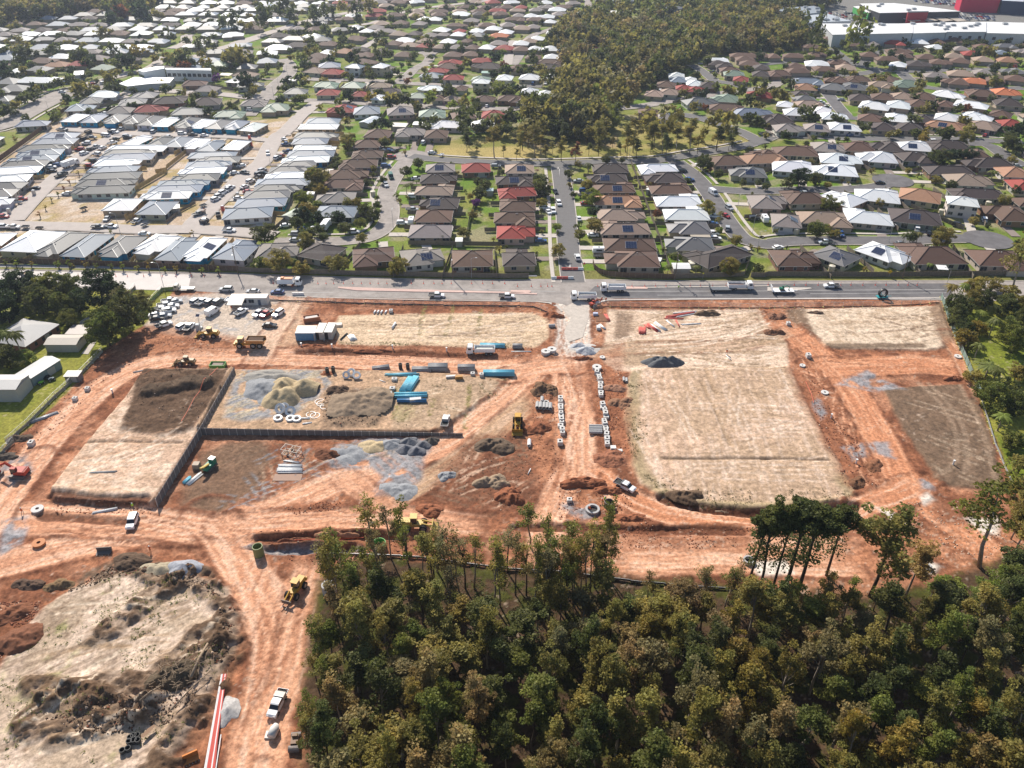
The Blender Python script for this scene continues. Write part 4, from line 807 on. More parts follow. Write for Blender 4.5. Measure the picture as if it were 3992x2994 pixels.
def fence(pts, m_, hgt, label, group=None, each=True, cat='fence', z=None):
 p0 = pts[0]; root = ob('fence', None, None, (p0[0], p0[1],0)); n = 0
 pm_, po_ = fence_mesh(m_, hgt); J = MB()
 for a, b in zip(pts, pts[1:]):
  L_ = math.hypot(b[0] - a[0], b[1] - a[1]); k = max(1, round(L_ / 2.4)); an = math.atan2(b[1] - a[1], b[0] - a[0]); s = L_ / k / 2.4
  for i in range(k):
   t = (i + .5) / k; x = a[0] + (b[0] - a[0]) * t; y = a[1] + (b[1] - a[1]) * t; z0 = gz(x, y) if z is None else z
   if each and n < 290:
    o = ob('panel', pm_, root, (x - p0[0], y - p0[1], z0), an, scale=(s,1,1)); ob('post', po_, root, (x - p0[0] - math.cos(an) * L_ / k / 2, y - p0[1] - math.sin(an) * L_ / k / 2 - .05, z0))
   else:
    M = Matrix.Translation((x - p0[0], y - p0[1], z0)) @ Matrix.Rotation(an,4, 'Z'); J.box(M @ Vector((0,0, hgt / 2)), (L_ / k,.06, hgt), an)
   n += 1
 if J.f: ob('boards', J.mesh('boards', [m_]), root)
 return tag(root, label, cat, group)
fence(poly('B0', '-150,1160 0,1166 700,1182 1300,1207 2065,1238'), M_BRNT,2.2, 'long dark brown timber fence below the new estate', z=0)
fence(poly('B1', '-150,1238 0,1245 800,1268 1700,1288 2212,1296') + poly('B2', '135,1292'), M_PALE_T,1.9, 'long weathered grey timber fence behind the left front row', z=0)
fence(poly('B2', '688,1165 700,1215 740,1250 820,1276 1000,1292 1390,1302'), M_BRNT,2.0, 'curved dark brown fence at the corner of the central street', z=0)
fence(poly('B2', '1392,1300 1990,1276 2035,1160'), M_PALE_T,1.9, 'grey timber fence below the white shed and big brown roof', z=0)
fence(poly('B2', '2050,1285 2160,1288') + poly('B3', '0,1276 1000,1282 2300,1268'), M_PALE_T,1.9, 'long weathered grey fence behind the right front row', z=0)
fence(poly('B2', '1018,305 1160,690 1250,930 1330,1170 1385,1290'), M_PALE_T,1.8, 'grey timber fence running up between the two central house columns', z=0)
fence(poly('B1', '1905,600 1835,800 1805,985'), M_PALE_T,1.8, 'timber fence between the deep lawns left of the central street', z=0)
fence(poly('B1', '1310,1005 1710,1012 2110,1018'), M_PALE_T,1.8, 'grey fence under the houses above the solar roofed house', z=0)
fence(poly('B0', '-200,440 0,285 375,15') , M_BRNT,2.4, 'brown boundary wall fence beside the wide curving road', z=0)
fence(poly('A0', '430,1070 560,965 640,940'), M_BRNT,2.2, 'short brown boundary fence at the top left of the estate', z=0)
fence(poly('B0', '695,585 900,588 1105,578 1440,380'), M_NEWT,1.9, 'new yellow pine fence below the three charcoal roofs', z=0)
fence(poly('B0', '1345,390 1440,372 1440,350') + poly('B0', '1640,190 1430,178'), M_NEWT,1.9, 'new yellow pine fence down the middle of the estate block', z=0)
fence(poly('B0', '1080,785 1320,612 1190,600'), M_NEWT,1.8, 'new yellow pine fence between the two corner houses', z=0)
fence(poly('B0', '1440,820 1560,720 1690,650'), M_PALE_T,1.2, 'low dark retaining fence beside the weedy corner lot', z=0)
fence(poly('B1', '160,880 300,760 470,560 700,240'), M_PALE_T,1.8, 'fence between the new estate and the older brown houses', z=0)
fence(poly('A1', '1300,1100 1440,950'), M_PALE_T,1.8, 'grey fence right of the big grey hipped roof', z=0)
rows = {}
for h in HOUSES:
 if h.get('row'): rows.setdefault(h['row'], []).append(h)
nf = 0
for rk_, hs in rows.items():
 hs.sort(key=lambda h: h['ri'])
 for a, b in zip(hs, hs[1:]):
  d = math.hypot(a['x'] - b['x'], a['y'] - b['y']);
  if d > 30 or a['y'] > 560: continue
  an = math.atan2(b['y'] - a['y'], b['x'] - a['x']) + math.pi / 2; la = abs(math.cos(an - a['an'])); L_ = (a['L'] + 7) if la > .7 else a['W'] + 12
  mx, my = (a['x'] + b['x']) / 2, (a['y'] + b['y']) / 2; new = a['new']
  if d < 9.9 and new: continue
  L_ = min(L_,27); cx_, sx_ = math.cos(an) * L_ / 2, math.sin(an) * L_ / 2
  q0, q1 = (mx - cx_, my - sx_), (mx + cx_, my + sx_)
  if near_road(q0,-1,.6): q0 = (mx - cx_ * .6, my - sx_ * .6)
  if near_road(q1,-1,.6): q1 = (mx + cx_ * .6, my + sx_ * .6)
  if near_road(q0,-1,.3) or near_road(q1,-1,.3): continue
  fence([q0, q1], M_NEWT if new else M_PALE_T,1.75, f"paling fence beside the {a['place'].replace('from the ', 'house from ')}"[:110], 'paling fences between the houses', each=a['y'] < 400, z=0); nf += 1
print('side fences', nf)
nd = 0
for h in HOUSES:
 if not h.get('row') or h['y'] > 600: continue
 best = None
 for pts, w_, f_, e_ in ROADS:
  for p in pts:
   d = math.hypot(p[0] - h['x'], p[1] - h['y'])
   if d < 38 and (best is None or d < best[0]): best = (d, p, w_)
 if not best: continue
 d, p, w_ = best; dx, dy = (p[0] - h['x']) / d, (p[1] - h['y']) / d
 # leave from the nearest face
 ca, sa = math.cos(h['an']), math.sin(h['an']); lx, ly = dx * ca + dy * sa, -dx * sa + dy * ca
 if abs(lx) / h['L'] > abs(ly) / h['W']: off = h['L'] / 2 - 1; ux, uy = (math.copysign(1, lx) * ca, math.copysign(1, lx) * sa); sx_, sy_ = -sa * h['W'] * .22, ca * h['W'] * .22
 else: off = h['W'] / 2 - 1; ux, uy = (-math.copysign(1, ly) * sa, math.copysign(1, ly) * ca); sx_, sy_ = ca * h['L'] * .25, sa * h['L'] * .25
 a = (h['x'] + ux * off + sx_, h['y'] + uy * off + sy_); t = max(0, (p[0] - a[0]) * ux + (p[1] - a[1]) * uy - w_ / 2)
 if t < 2 or t > 22: continue
 mb = MB(); strip(mb, [a, (a[0] + ux * t, a[1] + uy * t)],-1.8,1.8, .055 + .002 * (nd % 9))
 tag(ob('driveway', mb.mesh('driveway', [M_CONC if rnd.random() < .6 else mat('old_concrete', (.25,.20,.17),.9, noise=.1)])), kind='structure'); h['drive'] = (a[0] + ux * min(t,4.5), a[1] + uy * min(t,4.5), math.atan2(uy, ux)); nd += 1
# ------------------------------------------------------------------ trees
def leafmat(name, trans=.5):
 m = bpy.data.materials.new(name); m.use_nodes = True; N = m.node_tree.nodes; L = m.node_tree.links; b = N['Principled BSDF']
 oi = N.new('ShaderNodeObjectInfo'); vc = N.new('ShaderNodeVertexColor'); vc.layer_name = 'Col'
 mx = N.new('ShaderNodeVectorMath'); mx.operation = 'MULTIPLY'; L.new(oi.outputs['Color'], mx.inputs[0]); L.new(vc.outputs['Color'], mx.inputs[1])
 L.new(mx.outputs[0], b.inputs['Base Color']); b.inputs['Roughness'].default_value = .6; b.inputs['Specular IOR Level'].default_value = .25
 tr = N.new('ShaderNodeBsdfTranslucent'); L.new(mx.outputs[0], tr.inputs[0]); ms = N.new('ShaderNodeMixShader'); ms.inputs[0].default_value = trans
 L.new(b.outputs[0], ms.inputs[1]); L.new(tr.outputs[0], ms.inputs[2]); L.new(ms.outputs[0], N['Material Output'].inputs[0]); return m
M_LEAF = leafmat('leaves'); M_BARK = mat('pale_bark', (.30,.25,.20),.9, noise=.3, nscale=2); M_BARKD = mat('dark_bark', (.085,.062,.045),.95, noise=.3, nscale=2)
nr = np.random.RandomState(5)
def cards(cen, size, flat=.35):
 """small leaf-spray quads at the given points"""
 n = len(cen); d = nr.normal(size=(n,3)); d[:, 2] += flat; d /= np.linalg.norm(d, axis=1)[:, None]
 a = np.cross(d, nr.normal(size=(n,3))); a /= np.linalg.norm(a, axis=1)[:, None]; b = np.cross(d, a)
 s = size * nr.uniform(.6,1.35, (n,1)); e = s * nr.uniform(.45,.9, (n,1))
 q = np.stack([cen - a * s, cen - b * e, cen + a * s, cen + b * e],1).reshape(-1,3); return q
def quadmesh(name, q, tint, m_):
 me = bpy.data.meshes.new(name); n = len(q) // 4
 me.vertices.add(n * 4); me.vertices.foreach_set('co', q.astype(np.float32).ravel()); me.loops.add(n * 4); me.loops.foreach_set('vertex_index', np.arange(n * 4, dtype=np.int32))
 me.polygons.add(n); me.polygons.foreach_set('loop_start', np.arange(0, n * 4,4, dtype=np.int32)); me.polygons.foreach_set('loop_total', np.full(n,4, np.int32)); me.update()
 ca = me.color_attributes.new('Col', 'FLOAT_COLOR', 'POINT'); c = np.ones((n * 4,4), np.float32); c[:, :3] = np.repeat(tint,4,0); ca.data.foreach_set('color', c.ravel()); me.materials.append(m_); return me
def crown_pts(R, Hc, K, N_, cr, hollow=.55, flat=1.0, bottom=-.55):
 """clumps through an uneven ellipsoid; returns leaf points, tints and clump centres (unit: metres, centre at 0)"""
 pts = []; tin = []; cs = []; lob = nr.uniform(0,6.28,6)
 while len(cs) < K:
  d = nr.normal(size=3); d /= np.linalg.norm(d); r = nr.uniform(hollow,1.0) if len(cs) > K * .15 else nr.uniform(.1,.5)
  if d[2] * r < bottom: continue
  az = math.atan2(d[1], d[0]); k = 1 + .22 * math.sin(2 * az + lob[0]) + .15 * math.sin(3 * az + lob[1]) + .12 * math.sin(5 * az + lob[2])
  cs.append(np.array([d[0] * r * R * k, d[1] * r * R * k, d[2] * r * Hc * (1 + .15 * math.sin(3 * az + lob[3]))]))
 for c in cs:
  n = max(4, int(N_ * nr.uniform(.6,1.4))); p = nr.normal(size=(n,3)); p /= np.linalg.norm(p, axis=1)[:, None]; p *= cr * nr.uniform(.55,1.05, (n,1)) * nr.uniform(.75,1.25)
  p[:, 2] *= .62 * flat; pts.append(p + c); t = nr.uniform(.75,1.25); hue = nr.uniform(-.10,.14)
  tt = np.ones((n,3)) * t * nr.uniform(.8,1.2, (n,1)); tt[:, 0] *= 1 + hue; tt[:, 1] *= 1 + hue * .3; tin.append(tt)
 return np.concatenate(pts), np.concatenate(tin), cs
def limbs(mb, base, h0, cs, R, rad, n_l=7, lean=(0,0)):
 top = Vector((lean[0], lean[1], h0)); sel = [cs[i] for i in nr.choice(len(cs), min(n_l, len(cs)), replace=False)]
 pts = [Vector(base)] + [Vector((lean[0] * t + nr.uniform(-.2,.2), lean[1] * t + nr.uniform(-.2,.2), h0 * t)) for t in (.35,.7,1.0)]
 mb.tube(pts, [rad * 1.25, rad, rad * .8, rad * .6],6)
 for c in sel:
  tgt = Vector(c); st = pts[2].lerp(pts[3], nr.uniform(0,1)); mid = st.lerp(tgt,.5) + Vector((nr.uniform(-.4,.4), nr.uniform(-.4,.4), nr.uniform(.0,.7)))
  mb.tube([st, mid, tgt], [rad * .5, rad * .32, rad * .12],5)
PROTO = {}
def proto(kind, i, build):
 PROTO.setdefault(kind, []).append(build(i))
def mk_gum(i, R=3.6, H=17, sparse=False, K=58, N_=74, sz=.19):
 Hc = H * nr.uniform(.22,.36); cz = H - Hc; K_ = int(K * (.7 if sparse else 1)); N2 = int(N_ * (.42 if sparse else 1))
 pp = []; tt = []; cs = []; ns = int(nr.randint(4,7))     # a gum crown is a few separate leafy masses on limbs
 for k in range(ns):
  u = k / (ns - 1); a = nr.uniform(0,6.28); ro = R * nr.uniform(.35,.68) * (1 - .75 * u); f = nr.uniform(.42,.62); p, t, c_ = crown_pts(R * f, Hc * nr.uniform(.4,.6), max(4, K_ // ns), N2,.8, hollow=.25, bottom=-.9)
  o_ = np.array([math.cos(a) * ro, math.sin(a) * ro, Hc * (-.75 + 1.35 * u)]); pp.append(p + o_); tt.append(t * nr.uniform(.85,1.15)); cs += [q_ + o_ for q_ in c_]
 p = np.concatenate(pp); t = np.concatenate(tt); p[:, 2] += cz; lean = (nr.uniform(-.7,.7), nr.uniform(-.7,.7)); p[:, :2] += np.array(lean)
 cs = [c + np.array([lean[0], lean[1], cz]) for c in cs]; q = cards(p, sz,.2)
 mb = MB(); limbs(mb, (0,0,-.5), cz - Hc * .25, cs, R,.17,9, lean)
 return quadmesh('crown', q, t, M_LEAF), mb.mesh('trunk', [M_BARK if i % 3 else M_BARKD], True), R, H
def mk_round(i, R=3.0, H=6.5, K=40, N_=42, sz=.30):
 Hc = H * .42; p, t, cs = crown_pts(R, Hc, K, N_, R * .33, hollow=.6, bottom=-.75); p[:, 2] += H - Hc; q = cards(p, sz,.4)
 mb = MB(); cs = [c + np.array([0,0, H - Hc]) for c in cs]; limbs(mb, (0,0,-.3), H * .35, cs, R,.16,5)
 return quadmesh('crown', q, t, M_LEAF), mb.mesh('trunk', [M_BARKD], True), R, H
def mk_big(i):                                            # dense broadleaf with leafy lobes
 R, H = 5.5, 11.0; Hc = H * .45; p, t, cs = crown_pts(R, Hc,80,100,1.25, hollow=.7, bottom=-.85); p[:, 2] += H - Hc; q = cards(p,.27,.5)
 mb = MB(); cs = [c + np.array([0,0, H - Hc]) for c in cs]; limbs(mb, (0,0,-.3), H * .4, cs, R,.3,6)
 return quadmesh('crown', q, t, M_LEAF), mb.mesh('trunk', [M_BARKD], True), R, H
def mk_pine(i):
 R, H = 2.6, 24.0; p, t, cs = crown_pts(R,3.8,60,90,.8, hollow=.4, bottom=-.9); p[:, 2] += H - 3.4; cs = [c + np.array([0,0, H - 3.4]) for c in cs]
 ex = []; et = []
 for k in range(18):                                   # straggling lower sprays
  z = nr.uniform(H * .35, H * .72); a = nr.uniform(0,6.28); c = np.array([math.cos(a) * 1.1, math.sin(a) * 1.1, z]); n = 34; ex.append(c + nr.normal(size=(n,3)) * .55); et.append(np.ones((n,3)) * nr.uniform(.7,1.1, (n,1)))
 p = np.concatenate([p] + ex); t = np.concatenate([t] + et); q = cards(p,.22,.1); mb = MB(); limbs(mb, (0,0,-.5), H - 5, cs, R,.24,8, (nr.uniform(-.5,.5),0))
 return quadmesh('crown', q, t, M_LEAF), mb.mesh('trunk', [M_BARKD], True), R, H
def mk_palm(i, H=7.0):
 pts = []; N_f = 15
 vs_, fs = [], []
 mb = MB()
 for k in range(N_f):
  a = 6.283 * k / N_f + nr.uniform(-.15,.15); up = nr.uniform(.1,1.0); Lf = nr.uniform(2.3,3.0); prev = None
  for j in range(6):
   u = j / 5; x = Lf * u; z = up * Lf * .55 * u - (1.4 + .6 * (1 - up)) * u * u * Lf * .55; wd = .42 * math.sin(math.pi * min(1, u * .9 + .12)) + .03
   c = Vector((math.cos(a) * x, math.sin(a) * x, z + H)); s_ = Vector((-math.sin(a), math.cos(a),0)) * wd; dr = Vector((0,0, -.22 * wd / .4))
   cur = (c - s_ + dr, c, c + s_ + dr)
   if prev: mb.add([prev[0], prev[1], cur[1], cur[0]], [(0,1,2,3)]); mb.add([prev[1], prev[2], cur[2], cur[1]], [(0,1,2,3)])
   prev = cur
 me = mb.mesh('fronds', [M_LEAF]); ca = me.color_attributes.new('Col', 'FLOAT_COLOR', 'POINT'); n = len(me.vertices); c = np.ones((n,4), np.float32); c[:, :3] = nr.uniform(.75,1.25, (n,1)); ca.data.foreach_set('color', c.ravel())
 tb = MB(); tb.tube([(0,0,-.3), (.1,.05, H * .5), (0,0, H)], [.22,.16, .12],7); return me, tb.mesh('trunk', [M_BARK], True),2.8, H
def mk_far(i):
 p, t, cs = crown_pts(3.6,3.2,14,9,1.5, hollow=.4, bottom=-.8); p[:, 2] += 6; return quadmesh('crown', cards(p,.85,.4), t, M_LEAF), None,3.6, 9.2
def mk_shrub(i): return mk_round(i,1.3,2.0,12,16,.22)
for i in range(12): proto('gum', i, lambda i: mk_gum(i, nr.uniform(2.9,4.3), nr.uniform(15,19)))
for i in range(6): proto('sparse', i, lambda i: mk_gum(i, nr.uniform(2.4,3.4), nr.uniform(16,21), True))
for i in range(7): proto('round', i, mk_round)
for i in range(4): proto('big', i, mk_big)
for i in range(3): proto('pine', i, mk_pine)
for i in range(3): proto('palm', i, mk_palm)
for i in range(4): proto('shrub', i, mk_shrub)
for i in range(5): proto('far', i, mk_far)
for i in range(3): proto('sapling', i, lambda i: mk_round(i,.75,3.4,9,14,.2))
LC = dict(olive=(.27,.235,.062), dark=(.105,.12,.034), green=(.17,.19,.04), bright=(.22,.26,.045), gold=(.27,.21,.045), brown=(.28,.21,.085), grey=(.24,.215,.095), deep=(.048,.07,.026), rust=(.22,.09,.04), purple=(.16,.05,.20))
BARKW = {}
def tree(kind, x, y, h, r, colr, label, cat='tree', group=None, name='tree', z=None):
 c, t, R0, H0 = PROTO[kind][rnd.randrange(len(PROTO[kind]))]; j = rnd.uniform(.82,1.2); lc = LC[colr]; lc = (lc[0] * j * rnd.uniform(.93,1.08), lc[1] * j, lc[2] * j * rnd.uniform(.9,1.1))
 z = gz(x, y) if z is None else z; s = (r / R0, r / R0, h / H0); rz = rnd.uniform(0,6.28)
 root = ob(name, None, None, (x, y, z - .05), rz); root.scale = s
 ob('fronds' if kind == 'palm' else 'crown', c, root, color=lc)
 if t: ob('trunk', t, root)
 return tag(root, label, cat, group)
def crown_at(reg, x, y, hz):
 """where a tree stands whose crown middle is seen here, hz metres up"""
 q = W(reg, x, y, hz); z = gz(*q); return W(reg, x, y, hz + z)
FAR_P = []; FAR_T = []; FAR_N = [0]
def far_tree(x, y, r, h, c):
 n = 12; K = 13; cc = nr.normal(size=(K,3)); cc /= np.linalg.norm(cc, axis=1)[:, None]; cc *= nr.uniform(.35,.95, (K,1)); cc[:, 2] *= .9
 p = (cc[:, None, :] + nr.normal(size=(K, n,3)) * .2).reshape(-1,3) * np.array([r, r, h * .42]) + np.array([x, y, h * .58]); FAR_P.append(cards(p, r * .25,.5)); tt = np.repeat(nr.uniform(.65,1.25, (K,1)), n,0) * np.array(LC[c]) * rnd.uniform(.75,1.2); FAR_T.append(tt); FAR_N[0] += 1
# --- the bush at the lower right
P_DENSE = poly('D', '705,1400 730,1350 850,1330 1000,1345 1200,1340 1300,1335 1500,1350 1700,1345 1900,1370 2100,1330 2260,1290 2700,1250 3000,2300 680,2300 690,1900 695,1659')
pts_ = []; tries = 0
bx0 = min(p[0] for p in P_DENSE); bx1 = max(p[0] for p in P_DENSE)
while tries < 9000:
 tries += 1; x = rnd.uniform(-50,112); y = rnd.uniform(57,108)
 if not pinside(x, y, P_DENSE) or abs(x) > .64 * (y * math.cos(TH) + CH * math.sin(TH) - 8) + 5: continue
 if all((x - a) ** 2 + (y - b) ** 2 > 17 for a, b in pts_[-500:]): pts_.append((x, y))
pts_.sort(key=lambda p: p[1])
print('bush', len(pts_))
KL = {'olive': 'olive green', 'dark': 'dark green', 'green': 'mid green', 'bright': 'bright green', 'gold': 'golden green', 'brown': 'brownish', 'grey': 'grey green', 'deep': 'deep green'}
for i, (x, y) in enumerate(pts_):
 zc = vnoise(np.array(x / 9), np.array(y / 9),7); k = int(float(zc) * 9.99 + rnd.uniform(-1.5,1.5)) % 10
 c = ('olive', 'grey', 'dark', 'olive', 'green', 'brown', 'olive', 'gold', 'dark', 'grey')[k] if y < 85 or rnd.random() < .5 else rnd.choice(('olive', 'dark', 'green', 'olive'))
 z_ = 'left' if x < 0 else ('right' if x > 45 else 'middle'); h = rnd.uniform(10,18.5) * (.9 if y > 95 else 1)
 tree('gum', x, y, h, rnd.uniform(2.7,4.9), c, f"{KL[c]} gum tree in the {z_} of the dense bush at the bottom", group=f"{KL[c]} gums, {z_} of the bush", name='gum_tree')
for i in range(46):                                        # thin trees standing along the edge of the bush
 u = rnd.random(); a = W('D', 700 + 640 * u, rnd.uniform(1235,1330));
 tree('sparse', a[0], a[1], rnd.uniform(12,21), rnd.uniform(1.8,3.2), rnd.choice(('olive', 'grey', 'green', 'brown', 'olive')), 'thin open gum tree along the upper left edge of the bush', group='thin gums on the upper left edge of the bush', name='gum_tree')
for i in range(26):
 a = W('D', rnd.uniform(1340,2180), rnd.uniform(1290,1345))
 tree('sparse', a[0], a[1], rnd.uniform(6,12), rnd.uniform(1.5,2.6), rnd.choice(('olive', 'green', 'bright', 'brown')), 'low open gum tree along the upper right edge of the bush', group='low gums on the upper right edge of the bush', name='gum_tree')
for i in range(12):
 a = W('D', rnd.uniform(668,715), rnd.uniform(1400,1700))
 tree('sparse', a[0], a[1], rnd.uniform(9,14), rnd.uniform(1.4,2.4), rnd.choice(('olive', 'grey', 'green')), 'thin leaning gum tree on the left edge of the bush', group='thin gums on the left edge of the bush', name='gum_tree')
def tall(kind, reg, bx, by, h, r, c, lab, name, lean=0.0, leany=0.0):
 a = W(reg, bx, by); o = tree(kind, a[0], a[1], h, r, c, lab, name=name); o.rotation_euler = (leany, lean,0); return o
for q, lab in (((2010,1335,22), 'leftmost tall pine of the clump in front of the white slab'), ((2120,1360,25), 'second tall pine of the clump, beside the leftmost one')):
 tall('pine', 'D2', q[0], q[1], q[2],2.7, 'dark', lab, 'pine_tree', rnd.uniform(-.06,.10))
for q, lab in (((30,1370,24), 'third tall pine of the clump at the edge of the bush'), ((135,1365,26), 'fourth and tallest pine of the clump at the bush edge'), ((262,1345,24), 'fifth tall pine, right of the tallest in the clump'), ((505,1210,19), 'rightmost and shortest pine of the clump')):
 tall('pine', 'D3', q[0], q[1], q[2], (3.7 if q[0] > 100 else 2.6) * (.75 if q[0] > 400 else 1), 'dark', lab, 'pine_tree', rnd.uniform(-.08,.08))
tall('gum', 'D3',880,1380,23,7.6, 'olive', 'broad olive gum right of the pine clump', 'gum_tree'); tall('gum', 'D3',1180,1400,15,4.2, 'brown', 'brownish gum beside the broad olive gum', 'gum_tree')
tall('sparse', 'D3',1830,1135,26,6.4, 'green', 'tall lone gum with pale forked trunk at the right', 'gum_tree')
tall('sparse', 'C3',2110,160,24,5.0, 'olive', 'big open gum above the right end of the road', 'gum_tree')
tall('sparse', 'D1',1015,1020,17,3.4, 'olive', 'tallest open gum at the left of the bush edge', 'gum_tree'); tall('sparse', 'D1',1160,1060,16,2.6, 'grey', 'thin gum beside the tallest open gum', 'gum_tree'); tall('sparse', 'D1',1310,1100,18,2.8, 'green', 'dark trunked gum in front of the yellow grader', 'gum_tree')
tall('sparse', 'D1',700,1430,13,2.4, 'olive', 'small leaning gum beside the round concrete shaft', 'gum_tree'); tall('sparse', 'D2',150,960,13,3.0, 'green', 'open green gum left of the grey ring pit', 'gum_tree')
tall('gum', 'D2',700,1300,15,3.6, 'brown', 'brownish gum at the upper tip of the bush', 'gum_tree')
for s, h, r, c in (('1400,620',11,2.6, 'bright'), ('1200,560',9,2.4, 'green')): pass
# --- dark broadleaf trees round the left neighbour
for i, (x, y, h, r, c, lab) in enumerate(((60,130,12,6.5, 'deep', 'dark broadleaf tree at the far left edge above the lawn'), (330,190,10,5.2, 'dark', 'dark green tree left of the tall dark tree by the road'), (560,90,10,4.8, 'dark', 'rounded dark tree close to the white road at left'), (420,70,9,4.5, 'green', 'lighter green tree among the dark group by the road'),
  (850,90,13,6.6, 'deep', 'tallest dark tree beside the white stretch of road'), (240,60,10,5, 'deep', 'dark tree behind the group at the left edge'), (590,355,6,3.4, 'green', 'round green tree right of the long metal roof'), (900,430,12,5.8, 'green', 'big leafy tree overhanging the small shed roof'),
  (1080,300,13,6.2, 'dark', 'big dark leafy tree between yard fence and sheds'), (1050,190,9,3.8, 'grey', 'grey green tree above the big dark leafy tree'), (1220,190,6,3.2, 'olive', 'scrubby tree beside the fence of the parked cars'), (60,690,7,4.5, 'dark', 'dark bush under the palms at the left edge'), (200,690,4.5,3.2, 'bright', 'bright green bush right of the palms'),
  (30,250,11,5.0, 'deep', 'shadowy tree at the left edge above the metal roof'), (500,230,8,4, 'green', 'green tree in front of the dark roadside group'), (660,210,8,3.6, 'dark', 'dark tree next to the parked caravan under trees'))):
 a = crown_at('C0', x, y, h * .55); tree('big', a[0], a[1], h, r, c, lab, name='broadleaf_tree')
for i, (x, y, h, r) in enumerate(((30,470,9,3.4), (110,480,9,3.2))):
 a = crown_at('C0', x, y, h); tree('palm', a[0], a[1], h, r, 'green', ('left palm in front of the long metal roof', 'right palm in front of the long metal roof')[i], name='palm_tree')
# --- garden of the right neighbour
for i, (x, y, kind, h, r, c) in enumerate(((1600,70, 'palm',6,3, 'gold'), (1710,60, 'palm',6,2.6, 'bright'), (1790,90, 'big',7,3.6, 'olive'), (1660,240, 'big',8,3.6, 'dark'), (1640,330, 'big',8,3.3, 'dark'), (1690,440, 'big',6,3, 'dark'), (1950,60, 'round',5,3, 'olive'), (2060,240, 'big',7,3.8, 'dark'), (2160,240, 'big',7,3.8, 'olive'), (1850,290, 'palm',4,2.6, 'bright'), (1970,360, 'palm',7,2.7, 'green'), (1830,430, 'round',4,2.5, 'gold'),
  (1720,530, 'round',6,3.2, 'gold'), (1830,580, 'palm',6,2.6, 'green'), (2080,430, 'big',7,3.6, 'green'), (2150,530, 'big',9,4, 'green'), (1920,760, 'palm',5,3.8, 'green'), (1850,720, 'palm',4,2.8, 'bright'), (1990,790, 'palm',5,3.2, 'green'), (2160,820, 'round',5,3, 'olive'), (1950,1020, 'big',8,4.4, 'green'), (2060,960, 'big',6,3.2, 'dark'), (2150,1090, 'big',7,3.4, 'dark'), (2040,1190, 'palm',5,3.0, 'bright'), (2150,1400, 'round',5,3, 'green'),
  (1780,860, 'round',4,2.6, 'olive'), (1900,180, 'big',6,3, 'dark'), (2100,130, 'round',5,2.8, 'olive'), (2200,380, 'big',8,3.6, 'dark'), (1760,200, 'big',7,3.2, 'olive'))):
 a = crown_at('C3', x, y, h * (1 if kind == 'palm' else .55)); tree(kind, a[0], a[1], h, r, c, f"{KL[c]} {'palm' if kind == 'palm' else 'garden tree'} in the garden right of the green boundary fence", group=f"{KL[c]} {'palms' if kind == 'palm' else 'trees'} of the right garden", name='palm_tree' if kind == 'palm' else 'garden_tree')
for i, (x, y, h, r, c) in enumerate(((2120,60,5,2.6, 'green'), (2150,480,9,4, 'gold'), (2180,640,9,4, 'olive'), (2160,760,9,3.6, 'gold'), (2200,880,8,3.6, 'olive'), (2150,1080,6,3, 'dark'), (1600,1300,3,2.4, 'bright'), (1540,1280,3,2, 'green'), (2190,250,5,2.5, 'olive'))):
 a = crown_at('D3', x, y, h * .5); tree('gum' if h > 7 else 'round', a[0], a[1], h, r, c, f"{KL[c]} tree below the brown pad at the right edge", group=f"{KL[c]} trees at the right edge", name='garden_tree')
# --- young street trees along the brown fence
for i, x in enumerate((58,150,278,515,607,742,832,970,1065,1195,1290,1425,1518,1645,1740,1888)):
 a = W('B0', x, 1195 + x * .033); tree('sapling', a[0], a[1], rnd.uniform(3,4.2), rnd.uniform(.75,1.1), rnd.choice(('bright', 'green', 'gold')), f'young street tree, {ORD[i]} from the left below the brown fence', group='young street trees below the brown fence', name='street_tree', z=0)
for i, (x, y) in enumerate(((345,770), (395,705), (448,635), (503,590), (553,540), (604,480), (770,305), (680,410), (738,350), (955,915), (1665,930), (1770,740), (125,100), (250,30))):
 a = W('B0', x, y); tree('sapling', a[0], a[1],2.8,.8, rnd.choice(('green', 'olive', 'rust')), 'staked sapling on the verge of an estate street', group='staked saplings in the new estate', name='street_tree', z=0)
